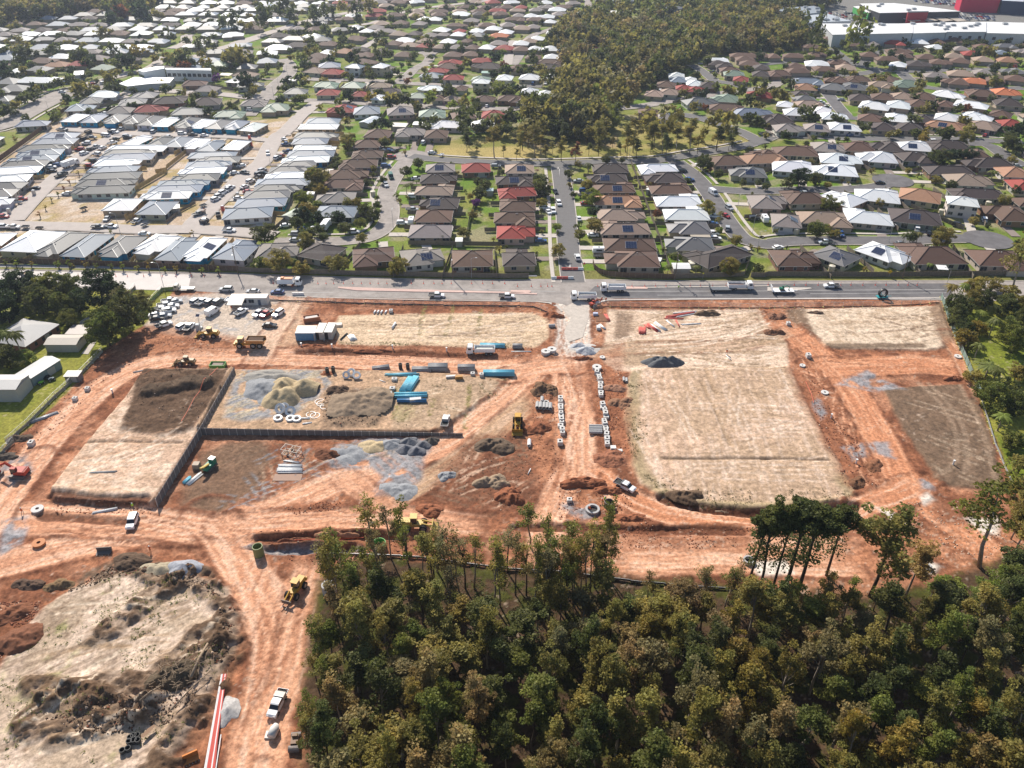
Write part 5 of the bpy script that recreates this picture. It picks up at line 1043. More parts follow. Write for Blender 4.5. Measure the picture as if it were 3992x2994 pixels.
# --- trees of the suburb, surveyed
SUB = []
def subs(reg, s):
 for q in s.split():
  v = q.split(','); x, y, r = float(v[0]), float(v[1]), float(v[2]); k = v[3] if len(v) > 3 else 'r'
  h = {'r': 1.9, 'g': 3.0, 't': 4.2, 'p': 2.4, 'o': 2.2}[k[0]] * r; a = W(reg, x, y, h * .55)
  c = {'d': 'dark', 'g': 'green', 'b': 'bright', 'o': 'olive', 'y': 'gold', 'r': 'rust', 'p': 'purple', 'e': 'deep'}[k[1]] if len(k) > 1 else rnd.choice(('dark', 'green', 'olive', 'dark'))
  SUB.append((a[0], a[1], r, h, k[0], c))
subs('B1', '60,910,4.2,rd 535,420,4.8,ro 490,400,3.5,rb 545,525,2.8,ry 470,510,2,ro 780,130,3.4,ro 1105,125,2.6,rd 1280,205,1.5,ro 1390,300,2.6,rd 1295,370,2.6,rd 1085,445,2,rd 1000,400,1.5,rd 1005,350,1.8,ro 410,600,3.4,rb 435,690,3.2,ry 400,740,3.4,re 340,810,2.8,rd 520,660,2.2,rb 525,770,3,re 610,760,2,rd 700,770,3,re 540,870,2.4,rd 460,910,3,rd 420,960,3.4,ro 575,935,2,rd 760,860,2.6,rd 785,640,2.4,ro 870,640,2.4,ry 940,700,3,rd 1005,745,3,rd 895,820,2.4,rg 1040,600,1.4,rg 1040,665,1.8,rd 905,945,2.1,ro 1040,985,.9,rg 1330,500,2.4,pg 1290,510,2.2,pg 1380,470,2.0,pb 1205,580,1.4,rg 1435,610,1.2,rb 1590,950,1.6,rd 1680,960,1.4,rd 1780,890,2.2,ro 1870,740,2,ro 1925,560,3,rd 1970,490,3,rd 1905,460,2.2,rd 1845,585,1.6,ro 1895,640,1.9,rp 190,1130,4.2,ro 320,1160,1.8,rg 30,1160,2.6,rg 385,1205,2.8,ro 620,1150,2.4,ro 700,1165,3.2,ro 840,1030,1,rb 1215,1190,3.4,ro 1100,240,1.5,rd 950,470,2,rd 2120,380,1.6,rd 1885,1225,1.2,pg 2040,1220,1.6,pb 720,310,2.2,rd 690,270,2,rd 670,330,2,rd')
subs('B2', '240,440,3,rd 265,520,3.4,rd 220,480,2.6,rg 245,640,2.4,ro 205,370,1.4,pr 380,850,1.8,rb 395,1060,2.9,ro 385,905,.8,rd 200,1090,1.5,rd 250,890,1,ro 475,390,2.2,rd 560,310,2,ro 650,340,3.2,pd 640,480,2.6,ro 490,490,1.5,ro 690,590,3.8,rb 520,570,1.6,rd 700,720,2.2,re 705,830,3.2,ro 565,840,1.5,rd 580,915,2.2,ro 800,270,2.2,rd 935,275,1.6,rd 1500,455,1.8,rd 1550,530,1.3,rd 1650,290,3.9,rd 1775,390,2.4,rd 1980,470,1.8,rd 2115,470,1.6,rd 2180,500,1.8,rd 1680,680,3.4,ro 1785,790,2.2,to 1780,880,1.6,rb 1930,965,2.4,ro 1240,735,1.9,rr 1400,1110,2,rg 1340,1210,2,pg 1580,1210,2,pg 1880,1190,3.4,ro 2110,1210,2,rd 2040,190,2.2,rd 2180,155,1.4,rd 1700,360,1.5,rr 320,460,.8,ro 360,620,.8,ro 1840,1220,2,rb')
subs('B3', '280,420,4.6,re 420,430,3,rd 170,470,2.4,rd 520,490,1.8,ro 370,290,1.6,ro 905,360,1.5,ro 1215,365,1.6,ro 1300,340,1.4,rd 1300,400,1.2,ro 1480,250,4.4,rd 1590,230,3.2,re 1660,230,3.2,re 1740,230,3.6,re 1795,240,2.4,re 2090,120,4.2,rd 1980,250,2.2,rd 2110,270,2.4,ro 2160,170,3,rd 1440,380,2,ro 1460,440,2.2,ro 1580,490,2.6,rd 1940,400,3,pg 530,640,3.4,rg 640,660,2,rd 970,640,2,ro 440,870,3.4,rg 595,905,1.8,ro 520,870,2,ro 710,800,1.5,rg 1470,885,2.2,rd 1510,940,4.2,ro 1300,930,2.2,po 1180,940,2.2,pd 1240,930,2.4,rd 840,1215,1.2,ro 1400,1190,1.6,pb 1470,1180,1.4,pb 1250,180,.1,rd 2040,620,2.8,ro 1920,690,2,rg 1780,800,2,ro 2140,530,2.2,rd 150,55,2.4,rd 400,85,1.6,rg 1540,50,4,rd 1710,75,4,ro 1340,90,2.6,ry 690,90,1.4,rb 1050,50,2,ro 950,180,1.2,ro 650,450,.9,ro 700,470,.9,ro 780,460,.9,ro 1040,650,1.4,rg 340,130,1.6,rd 1120,140,1.2,rd')
subs('A3', '660,380,4,rd 590,440,3.2,rd 690,435,3,rd 760,475,2.4,rd 820,410,3,rd 775,520,3.2,rd 940,390,2.2,ro 1225,380,2.6,rd 1470,385,2.6,ro 1545,410,4.4,rd 1710,375,4,rd 1795,375,3,rd 1870,370,2.8,rd 2080,355,3,rd 1900,450,5,ro 2170,400,3,rd 790,270,9,tg 410,260,8,td 490,400,2.6,rd 460,430,2,rd 900,435,4,pg 410,635,2.2,rb 560,620,2,ro 500,650,1.6,rd 740,630,2.6,ro 865,555,2.6,rd 1010,550,2.6,rd 1085,590,2.2,rd 980,680,4,ro 1310,650,2.2,rd 1310,705,2.2,rd 1270,630,1,rd 705,800,2,ro 915,785,3.4,ro 1090,770,2.6,ro 1290,770,3,ro 410,840,1.4,rd 400,770,2.4,ro 1480,870,2.6,pg 1380,920,3.4,ro 1320,940,2.6,ro 1650,945,3.4,rd 1720,940,2.8,rr 850,950,2.6,ro 980,870,1.6,rd 1880,985,2,rd 1690,1040,3.6,ro 1060,1040,3,pg 350,980,5,rd 400,1020,3.4,rd 240,940,3,ro 60,800,4,ro 150,820,4.6,ro 580,1030,3.6,rd 830,1080,3.6,rd 1540,1150,4.6,rd 1280,1135,3.4,rd 1370,1140,3.2,ry 1060,1160,2.4,ro 160,1165,2.8,re 400,1190,2,rd 1120,1140,2,ro 2150,1120,5,re 2100,1190,3.6,rd 1800,545,2.2,ro 1770,575,1.8,rb 1950,580,2.6,rd 1930,715,2.6,ro 2000,710,2.6,ro 2030,1020,2,rb 1480,690,.1,rd 2040,640,2,rd 480,1160,1.6,rg 680,1200,1.4,rd')
subs('A2', '1190,680,3,rb 1240,660,4,re 1290,640,3.4,rd 1220,760,2.4,pd 1500,790,2,ro 1450,800,2.4,ro 1590,790,2.6,rd 1510,840,2.4,rd 1330,930,2,ro 1380,930,2.4,ro 1285,920,2.6,pg 1580,920,3.2,ro 1650,920,2,rr 2040,860,4.6,rd 2110,900,3.6,rd 2130,800,4,ro 1960,770,4,pg 1870,760,4,po 2050,1010,3.6,rd 2110,1060,4.4,rd 1790,980,3,ro 1860,1060,5.4,go 1770,1180,3.6,go 1720,1040,4,go 1540,1120,4.6,go 1440,1010,3.6,go 1320,1080,4.6,go 1180,1050,5.6,go 1230,1150,4.6,go 1050,1140,6,go 1420,1140,3.6,go 760,1140,4.6,go 640,1140,3,go 560,1140,2.6,go 420,1140,4,gd 350,980,8,ro 220,1000,6,ro 480,960,6.5,gd 600,980,6,gd 740,960,5,go 330,1040,5,rd 120,1090,2,rd 200,1150,4,go 80,1180,4,go 30,1010,4.6,rd 80,900,3,rd 180,910,2,rd 500,810,4.6,rd 400,760,5,go 620,800,5,go 440,660,6,go 560,620,6,go 730,600,5,go 640,690,5,go 270,650,4,go 800,760,5,go 920,740,5,go 850,840,5,go 960,860,5,go 700,440,1,rd 760,430,4,go 1590,650,2.4,ry 1850,640,2.6,ro 1700,545,1.8,rd 1740,640,2,rb 2090,690,3,pg 1970,680,2,ry 1750,750,3,pg 60,600,3,rd 100,580,3,rd 230,580,3,ro 1950,900,2,rd')
subs('B2', '60,120,4,go 190,90,5.5,go 130,60,4,go 240,130,3,go 420,170,4,go 540,190,3.2,gr 640,60,3,go 655,170,2.2,gg 740,60,5,go 740,150,3,go 930,170,2.2,gg 990,150,3.4,go 1070,160,3.2,gd 1190,160,2,gg 1300,80,5,go 1330,150,4.4,gd 1210,60,4.4,go 980,60,5,go 860,110,2,go 1540,80,5,go 1420,60,4,go 1770,70,4.4,gd 1870,110,3,gd 1910,60,4,gd 1650,40,3,go 340,160,2,go 280,190,2.4,go 30,220,2,go 1600,130,3.2,go 450,30,4.4,rd 2190,60,2,ro')
subs('B1', '1830,70,3.4,gd 2050,110,5,go 1810,110,3.4,gd 1900,170,1,ro 2130,190,2,go')
subs('A1', '800,500,4.4,re 840,510,3,rd 740,350,4,rd 860,330,1.6,ro 300,495,3,ro 390,500,4,gg 420,560,4,re 430,460,3.4,go 200,565,3,rd 260,690,3.4,re 340,580,2,rd 420,690,3,ro 590,540,2.4,rd 670,460,3,go 480,380,3.2,rd 500,430,3,ro 735,400,3,rd 1035,345,2.6,rd 1095,365,3.4,rd 1035,440,3,td 1160,465,3,rd 960,610,3,ry 990,650,3.4,rd 1130,650,3.8,re 900,590,2,rd 1210,610,3,rd 1240,660,2,rd 770,640,2.4,ry 1300,700,2.6,rr 1450,600,3,ro 1500,490,2.4,rd 1330,640,1.8,ro 1480,385,4,gd 1770,420,3,rd 2060,490,4.6,re 2130,560,3,rr 2130,440,2,rb 1475,680,3,gg 1580,670,2,pb 800,830,4,re 735,830,3.2,rb 980,840,3.4,ry 1150,850,5,ro 1290,850,5,rd 1490,840,4.6,rb 1660,790,5,rd 1800,870,3.6,ro 1890,870,3,rd 1380,900,2,ry 1270,750,2.4,rd 1530,790,2.4,ro 1680,900,3,rb 2090,760,4,pg 2060,790,3,pg 2180,790,4,rg 240,860,2,ro 320,855,2.2,rb 60,880,2,rd 30,890,2,rd 780,1040,2.6,ro 1090,1060,4.6,re 1000,1090,2.4,rd 1800,1000,5.4,gd 1800,1080,4,gd 2060,1030,5,pg 2170,1000,4.6,gd 1990,1070,4,rd 1940,1110,3.4,rd 1880,1110,3,ro 2080,1110,4,ro 2150,1120,4,rd 1100,1220,2.6,ro 790,1200,3.4,ro 160,500,2.2,rd 130,470,2,ro 80,450,3.4,pg 240,60,7,gd 290,100,6,gd 200,80,6,gd 60,140,8,gd 500,120,6,gd 590,90,5,gd 660,100,4,gd 740,50,5,go 860,60,6,gd 970,40,6,go 320,290,3,gd 430,270,3,gd 570,260,4,gd 620,260,3,gd 240,300,2,rd 530,200,2,rd 730,260,2,rd 780,210,2.4,rd 950,300,3,rd 1080,290,3,rd 1190,180,2,rd 1400,270,2.6,rd 1840,280,2,rd 1860,210,2.4,ry 2090,190,2,rd 2180,200,2.6,rd 1640,60,3,rd 1480,60,3,ro 1980,60,2,rd')
subs('A0', '200,470,6.4,rd 450,440,5,rd 320,465,3,rd 130,420,5,ro 230,420,5,ro 40,600,6.4,re 60,650,5,re 210,530,3,rd 265,560,2.4,rd 200,600,3.6,ro 690,480,5.4,rd 620,490,4,rd 740,540,4,rd 880,270,5,ro 960,270,3,ro 850,240,3,rd 970,430,4,gd 1060,410,3,pg 1090,520,6.4,re 1170,450,5,ry 1250,440,3,ry 1330,500,3.6,ro 1450,500,5,ro 1560,520,7,rd 1620,550,5,rd 1590,570,5,rr 1610,450,3.4,rd 1560,640,3.4,rd 2040,480,8,ro 1960,500,6,ro 2110,500,5,rd 2030,550,3,rb 1780,540,4,ry 1860,640,3.4,rd 1860,680,3,rp 1170,580,3.4,ro 1210,640,2.6,ro 1130,640,2,pd 940,680,4.4,ro 990,640,4,ro 900,640,3,ro 1000,750,4.6,rd 930,750,3,rd 1060,770,2.4,rd 1430,770,3.4,rd 1540,800,2,rd 1300,420,3,ry 1240,360,2,rd 600,620,2.4,re 780,640,3.4,rd 620,690,4,rd 510,710,3.4,rd 430,730,3,rd 370,750,3,rd 330,790,2.6,rd 280,810,4,rd 240,830,4,rd 180,850,4,rd 120,910,4,ro 80,940,4,rd 20,960,4,rd 720,770,5.4,ro 640,770,4.4,ro 780,800,3.4,rd 830,760,3,ro 830,700,2,rd 560,890,2.2,ro 310,1055,1.4,ro 250,1095,1.4,ro 510,940,1.2,ro 130,1200,1.2,ro 1840,820,3,ro 2140,830,2.6,rd 2120,700,6,re 2180,760,4,ro 1000,820,1.6,rd 1840,410,3,gd 1790,360,3.4,gd 1700,360,3.6,gd 1720,400,2.6,gd 2020,160,6,gd 1930,180,5,gd 1630,260,2.6,rd 1660,255,2.6,rd 1800,230,2,rd 1530,240,2.4,rd 1820,180,3,rd 1690,170,3,rd 1060,90,8,rr 960,150,7,re 1200,80,10,re 1230,110,7,re 1340,120,5,ro 1400,130,3,ro 740,220,2,rd 1170,260,1.8,rd 500,330,2.4,rd 570,310,2,rd 880,280,2,rd 2160,140,4,ry 2080,200,4,ro 2150,230,4,ro 20,445,4,rd 300,250,1.2,rd')
# shrubs and trees nobody surveyed, between the houses
occ = [(h['x'], h['y'], max(h['L'], h['W']) / 2) for h in HOUSES]; OCC = {}
for a in occ: OCC.setdefault((int(a[0] // 20), int(a[1] // 20)), []).append(a)
def clear_house(x, y, r):
 i, j = int(x // 20), int(y // 20)
 for u in (-1,0,1):
  for v in (-1,0,1):
   for a, b, c in OCC.get((i + u, j + v), ()):
    if math.hypot(a - x, b - y) < c * .82 + r * .6: return False
 return True
k = 0
while k < 2600:
 y = 262 + 640 * rnd.random() ** .8; x = rnd.uniform(-1,1) * (.64 * (y * math.cos(TH) + CH * math.sin(TH)) + 4); k += 1
 r = rnd.uniform(.6,1.5) if y < 420 else rnd.uniform(1.2,3.6)
 if y < 420 and rnd.random() < .35: continue
 if pinside(x, y, P_ESTATE) or pinside(x, y, P_SHOP) or (pinside(x, y, P_PARK) and rnd.random() < .9) or not clear_house(x, y, r) or near_road((x, y),-1, r * .5): continue
 SUB.append((x, y, r, r * rnd.uniform(1.5,2.4), 'r', rnd.choice(('dark', 'green', 'olive', 'dark', 'dark', 'deep'))))
# woods
def wood(P_w, step, r0, r1, cs):
 x0, x1 = min(p[0] for p in P_w), max(p[0] for p in P_w); y0, y1 = min(p[1] for p in P_w), max(p[1] for p in P_w); y = y0; n = 0
 while y < min(y1,1100):
  x = max(x0,-620)
  while x < min(x1,640):
   a, b = x + rnd.uniform(-.4,.4) * step, y + rnd.uniform(-.4,.4) * step; x += step
   if not pinside(a, b, P_w) or abs(a) > .64 * (b * math.cos(TH) + CH * math.sin(TH)) + 10 or not clear_house(a, b,3) or near_road((a, b),-1,2) or rnd.random() < (.12 if b > 560 else .42): continue
   r = rnd.uniform(r0, r1); SUB.append((a, b, r, r * rnd.uniform(2.1,3.2), 'g', rnd.choice(cs)))
  y += step
wood(P_WOOD,6.2,3.4,5.4, ('olive', 'olive', 'dark', 'dark', 'grey', 'olive', 'green', 'brown'))
wood(P_SCHOOL,13.0,3.4,5.5, ('olive', 'dark', 'green'))
wood(P_WOODL,7.0,4.5,7, ('olive', 'dark', 'olive', 'brown', 'green'))
SUB.sort(key=lambda q: q[1]); n_ = 0; n_p = 0
CW = {'rust': 'rust red', 'purple': 'purple flowering', **KL}
for (x, y, r, h, k, c) in SUB:
 if r < .3: continue
 if n_ < 292 or (k == 'p' and y < 500):
  z_ = 'left' if x < -.25 * y else ('right' if x > .25 * y else 'middle'); dd = 'close to the big road' if y < 300 else ('in the middle streets' if y < 380 else 'in the further streets')
  if pinside(x, y, P_PARK): dd = 'in the park'
  kd = {'p': 'palm', 'g': 'gum', 't': 'sparse'}.get(k, 'round' if r < 3.3 else 'big')
  if kd == 'round' and r < 1.6: kd = 'shrub'
  nmk = {'palm': 'palm_tree', 'gum': 'gum_tree', 'sparse': 'gum_tree'}.get(kd, 'garden_tree' if r > 1.6 else 'garden_shrub'); what = nmk.replace('_', ' ')
  if kd == 'palm': h = h * .8
  tree(kd, x, y, h, r, c, f"{CW[c]} {what} {dd} on the {z_}", cat='shrub' if 'shrub' in nmk else 'tree', group=f"{CW[c]} {what}s {dd}, {z_}", name=nmk, z=0); n_ += 1
 else: far_tree(x, y, r, h, c)
if FAR_P: tag(ob('distant_trees', quadmesh('distant_trees', np.concatenate(FAR_P), np.concatenate(FAR_T), M_LEAF), color=(1,1,1)), 'distant trees of the suburb, the creek wood and the wood at the top', kind='stuff')
print('suburb trees', len(SUB), 'single', n_)
# ------------------------------------------------------------------ vehicles
M_PAINT = mat('car_paint', objcol=True, rough=.22, spec=.6); M_CGLASS = mat('car_glass', (.02,.025,.03),.08, spec=.7); M_TYRE = mat('tyre_rubber', (.02,.02,.02),.9); M_RIM = mat('wheel_rim', (.35,.35,.36),.4, metal=.5)
M_LAMP = mat('headlight_lens', (.7,.7,.68),.15, spec=.7); M_TAIL = mat('tail_light_lens', (.35,.02,.02),.3); M_DARKP = mat('dark_plastic', (.03,.03,.03),.7); M_MACH = mat('machine_paint', objcol=True, rough=.5, noise=.2, nscale=2)
M_STEEL = mat('worn_steel', (.16,.14,.13),.6, metal=.4, noise=.3, nscale=3); M_GALV = mat('galvanised_steel', (.42,.43,.44),.45, metal=.3); M_LOADC = mat('load', objcol=True, rough=.95, noise=.3, nscale=6)
def wheel_mesh(r, w_):
 a = MB(); a.ring((0,0,0), r, r * .58, w_,14,0, 'Y'); b = MB(); b.tube([(0, -w_ * .42,0), (0, w_ * .42,0)], r * .6,10)
 return a.mesh('tyre', [M_TYRE]), b.mesh('rim', [M_RIM])
WH = {k: wheel_mesh(*v) for k, v in {'c': (.34,.24), 'u': (.39,.28), 't': (.50,.32), 'm': (.9,.6), 's': (.62,.4), 'l': (.78,.5)}.items()}
def add_wheels(root, k, pos):
 for x, y in pos:
  r = {'c': .34, 'u': .39, 't': .50, 'm': .9, 's': .62, 'l': .78}[k]; t = ob('wheel', WH[k][0], root, (x, y, r)); ob('rim', WH[k][1], t)
VM = {}
def vpart(root, key, name, build, m_, color=None):
 if key not in VM: b = MB(); build(b); VM[key] = b.mesh(name, m_ if isinstance(m_, list) else [m_])
 return ob(name, VM[key], root, color=color)
def mk_vehicle(kind, color, name, label, cat, load=None):
 root = ob(name, None); tag(root, label, cat)
 if kind == 'sedan':
  vpart(root, 'sb', 'body', lambda b: b.extr([(-2.25,.30), (-2.32,.70), (-2.2,.93), (-1.5,.98), (1.0,.96), (2.05,.80), (2.3,.58), (2.25,.28)],-.9,.9, ty=.9), M_PAINT, color)
  vpart(root, 'sg', 'window', lambda b: b.extr([(-1.85,.95), (-1.15,1.36), (.35,1.38), (1.15,.94)],-.80,.80, ty=.80), M_CGLASS)
  vpart(root, 'sr', 'roof', lambda b: b.extr([(-1.2,1.33), (-1.05,1.43), (.2,1.45), (.45,1.36)],-.72,.72, ty=.95), M_PAINT, color); wp = [(-1.38,.8), (-1.38,-.8), (1.4,.8), (1.4,-.8)]; add_wheels(root, 'c', wp); fx, fz, rx = 2.26,.66, -2.3
 elif kind == 'suv':
  vpart(root, 'vb', 'body', lambda b: b.extr([(-2.3,.35), (-2.38,.8), (-2.32,1.12), (-.9,1.14), (1.1,1.10), (2.15,.98), (2.36,.72), (2.32,.34)],-.94,.94, ty=.92), M_PAINT, color)
  vpart(root, 'vg', 'window', lambda b: b.extr([(-2.26,1.1), (-1.95,1.66), (.45,1.68), (1.2,1.08)],-.86,.86, ty=.83), M_CGLASS)
  vpart(root, 'vr', 'roof', lambda b: b.extr([(-2.02,1.62), (-1.9,1.76), (.3,1.79), (.55,1.66)],-.80,.80, ty=.95), M_PAINT, color); add_wheels(root, 'u', [(-1.42,.84), (-1.42,-.84), (1.45,.84), (1.45,-.84)]); fx, fz, rx = 2.33,.85, -2.37
 elif kind in ('ute', 'utetray', 'utebox'):
  vpart(root, 'ub', 'body', lambda b: b.extr([(-.75,.45), (-.75,1.16), (1.25,1.12), (2.35,1.0), (2.6,.75), (2.55,.40)],-.93,.93, ty=.92), M_PAINT, color)
  vpart(root, 'ug', 'window', lambda b: b.extr([(-.72,1.12), (-.55,1.66), (.75,1.68), (1.45,1.1)],-.85,.85, ty=.83), M_CGLASS)
  vpart(root, 'ur', 'roof', lambda b: b.extr([(-.66,1.62), (-.5,1.77), (.6,1.79), (.85,1.66)],-.79,.79, ty=.95), M_PAINT, color)
  vpart(root, 'uc', 'chassis', lambda b: b.box((-1.6,0,.55), (1.9,.9,.2)), M_DARKP)
  if kind == 'ute': f = lambda b: (b.box((-1.68,0,.72), (1.8,1.8,.08)), b.box((-1.68,.9,.95), (1.84,.07,.52)), b.box((-1.68,-.9,.95), (1.84,.07,.52)), b.box((-2.58,0,.95), (.07,1.8,.52)))
  else: f = lambda b: (b.box((-1.75,0,.92), (2.1,1.95,.08)), b.box((-1.75,.97,1.08), (2.1,.05,.26)), b.box((-1.75,-.97,1.08), (2.1,.05,.26)), b.box((-2.8,0,1.08), (.05,1.9,.26)), b.box((-.78,0,1.4), (.06,1.7,.9)))
  vpart(root, 'uf' + kind, 'tray', f, M_PAINT if kind == 'ute' else M_GALV, color)
  vpart(root, 'ul', 'liner', lambda b: b.box((-1.68,0, .78 if True else 0), (1.72,1.7,.06)) if kind == 'ute' else b.box((-1.75,0,.98), (2.0,1.85,.05)), M_DARKP)
  if kind == 'utebox': vpart(root, 'ux', 'canopy_box', lambda b: b.box((-1.3,0,1.35), (1.1,1.85,.8)), mat('cream_box', (.62,.55,.48),.5))
  add_wheels(root, 'u', [(-1.6,.82), (-1.6,-.82), (1.6,.82), (1.6,-.82)]); fx, fz, rx = 2.57,.88, -2.6
 elif kind == 'van':
  vpart(root, 'nb', 'body', lambda b: b.extr([(-2.6,.35), (-2.65,2.1), (-2.4,2.25), (1.1,2.25), (1.6,1.95), (2.1,1.25), (2.6,1.0), (2.65,.4)],-.98,.98, ty=.93), M_PAINT, color)
  vpart(root, 'ng', 'window', lambda b: (b.extr([(1.2,2.06), (1.45,2.12), (2.22,1.2), (2.0,1.15)],-.88,.88, ty=.95), b.box((.9,0,1.65), (.8,2.0,.5))), M_CGLASS); add_wheels(root, 'u', [(-1.7,.86), (-1.7,-.86), (1.75,.86), (1.75,-.86)]); fx, fz, rx = 2.66,.9, -2.67
 elif kind in ('tipper', 'flatbed', 'sweeper', 'boxtruck'):
  vpart(root, 'tc', 'chassis', lambda b: (b.box((-.6,0,.85), (8.2,.9,.25)), b.box((3.0,0,.6), (1.2,2.2,.3))), M_DARKP)
  vpart(root, 'tk', 'cab', lambda b: b.extr([(2.0,.75), (2.0,2.75), (2.3,2.95), (3.5,2.9), (3.95,1.8), (4.0,.7)],-1.2,1.2, ty=.95), M_PAINT, color)
  vpart(root, 'tg', 'windscreen', lambda b: (b.box((3.78,0,2.25), (.08,2.05,.85), ry=-.38), b.box((3.0,0,2.2), (.9,2.42,.6))), M_CGLASS)
  if kind == 'tipper':
   vpart(root, 'tt', 'tipping_body', lambda b: (b.box((-1.5,0,1.15), (6.1,2.35,.12)), b.box((-1.5,1.18,1.75), (6.1,.1,1.2)), b.box((-1.5,-1.18,1.75), (6.1,.1,1.2)), b.box((1.5,0,1.9), (.1,2.4,1.5)), b.box((-4.5,0,1.7), (.1,2.3,1.1))), M_PAINT, color)
   vpart(root, 'tl', 'load', lambda b: b.box((-1.5,0,1.5), (5.8,2.2,.6), taper=(.8,.7)), M_LOADC, load or (.25,.24,.23))
  elif kind == 'flatbed': vpart(root, 'tf', 'flat_deck', lambda b: (b.box((-1.5,0,1.2), (6.3,2.4,.15)), b.box((1.6,0,1.75), (.1,2.3,1.0))), M_PAINT, color)
  elif kind == 'boxtruck': vpart(root, 'tbx', 'box_body', lambda b: b.box((-1.5,0,2.3), (6.0,2.4,2.3)), M_PAINT, color)
  else:
   vpart(root, 'ts', 'hopper', lambda b: b.box((-1.4,0,1.9), (5.6,2.3,1.6), taper=(.96,.9)), M_PAINT, color); vpart(root, 'to', 'hopper_lid', lambda b: (b.box((-.9,0,2.8), (4.0,1.6,.25)), b.box((-2.4,0,3.0), (1.0,1.2,.4))), mat('orange_paint', (.62,.20,.05),.5)); vpart(root, 'tz', 'brush', lambda b: b.tube([(.8,-1.3,.35), (.8,1.3,.35)],.3,8), mat('brush_orange', (.5,.12,.04),.9))
  add_wheels(root, 't', [(3.0,1.0), (3.0,-1.0), (-2.0,1.0), (-2.0,-1.0), (-3.3,1.0), (-3.3,-1.0)]); fx, fz, rx = 4.02,1.0, -4.6
 elif kind == 'caravan':
  vpart(root, 'cb', 'body', lambda b: (b.extr([(-2.4,.5), (-2.5,1.4), (-2.2,2.5), (1.9,2.6), (2.3,1.6), (2.1,.5)],-1.1,1.1, ty=.95), b.box((2.8,0,.5), (1.3,.12,.12))), M_PAINT, color)
  vpart(root, 'cg', 'window', lambda b: b.box((0,0,1.7), (2.2,2.22,.55)), M_CGLASS); vpart(root, 'ch', 'roof_hatch', lambda b: b.box((0,0,2.62), (.7,.6,.12)), M_DARKP); add_wheels(root, 'c', [(-.3,1.0), (-.3,-1.0)]); return root
 elif kind == 'trailer':
  vpart(root, 'rb', 'body', lambda b: (b.box((-.2,0,.75), (2.6,1.6,.08)), b.box((-.2,.8,.95), (2.6,.06,.45)), b.box((-.2,-.8,.95), (2.6,.06,.45)), b.box((-1.5,0,.95), (.06,1.6,.45)), b.box((1.1,0,.95), (.06,1.6,.45))), M_PAINT, color); vpart(root, 'rd', 'drawbar', lambda b: b.box((1.8,0,.6), (1.5,.1,.1)), M_STEEL); add_wheels(root, 'c', [(-.2,.95), (-.2,-.95)]); return root
 elif kind == 'float':                                   # long low trailer
  vpart(root, 'fb', 'deck', lambda b: (b.box((0,0,.95), (7.2,2.5,.18)), b.box((4.2,0,.9), (1.6,.3,.2))), M_MACH, color); vpart(root, 'fr', 'ramp', lambda b: b.box((-3.9,0,1.8), (.12,2.3,1.9), ry=-.15), M_MACH, color); add_wheels(root, 't', [(-1.8,1.0), (-1.8,-1.0), (-2.9,1.0), (-2.9,-1.0)]); return root
 else: return root
 vpart(root, 'hl' + kind, 'headlight', lambda b: (b.box((fx,.62, fz), (.08,.36,.2)),), M_LAMP); vpart(root, 'hr' + kind, 'headlight', lambda b: (b.box((fx,-.62, fz), (.08,.36,.2)),), M_LAMP)
 vpart(root, 'tll' + kind, 'tail_light', lambda b: (b.box((rx,.72, fz + .1), (.06,.2,.26)), b.box((rx,-.72, fz + .1), (.06,.2,.26))), M_TAIL)
 return root
VC = {'w': ((.86,.86,.86), 'white'), 's': ((.42,.44,.46), 'silver'), 'k': ((.02,.022,.025), 'black'), 'b': ((.03,.09,.25), 'blue'), 'r': ((.40,.03,.03), 'red'), 'g': ((.14,.15,.16), 'grey'), 'e': ((.04,.14,.10), 'green'), 'c': ((.58,.54,.46), 'cream'), 't': ((.10,.35,.40), 'teal')}
VN = {'sedan': ('car', 'sedan car'), 'suv': ('car', 'tall wagon car'), 'ute': ('pickup_truck', 'pickup with open tub'), 'utetray': ('pickup_truck', 'pickup with steel tray'), 'utebox': ('pickup_truck', 'pickup with tray and cream box'), 'van': ('van', 'van'), 'tipper': ('tipper_truck', 'tipper truck'), 'flatbed': ('flatbed_truck', 'flatbed truck'), 'sweeper': ('road_sweeper', 'road sweeper with orange lid'), 'caravan': ('caravan', 'caravan'), 'trailer': ('trailer', 'box trailer'), 'float': ('machine_trailer', 'long low machine trailer'), 'boxtruck': ('delivery_truck', 'box truck')}
def veh(reg, x, y, kind, c, deg, where, z=None, load=None, sc_=1.0):
 g = G(reg, x, y) if z is None else (*W(reg, x, y, z + .7), z)
 if z is None: q = W(reg, x, y, g[2] + .7); g = (q[0], q[1], gz(*q))
 nm, wd = VN[kind]; o = mk_vehicle(kind, VC[c][0], nm, f"{VC[c][1]} {wd} {where}", nm.replace('_', ' ').replace('pickup truck', 'pickup'), load); o.location = (g[0], g[1], g[2] + .02); o.rotation_euler = (0,0, math.radians(deg)); o.scale = (sc_,) * 3; return o
cp = 'in the gravel car park'
for i, (x, y, k, c, d) in enumerate(((1355,352, 'sedan', 'k',12), (1345,322, 'sedan', 'w',14), (1395,276, 'utetray', 'w',14), (1430,240, 'utetray', 'w',16), (1462,203, 'ute', 'w',18), (1415,330, 'sedan', 's',14), (1455,288, 'suv', 'w',16), (1482,248, 'sedan', 'w',18), (1512,208, 'sedan', 's',20))):
 veh('C0', x, y, k, c, d, f"{cp}, {'left' if i < 5 else 'right'} file, {ORD[i if i < 5 else i - 5]} from the bottom")
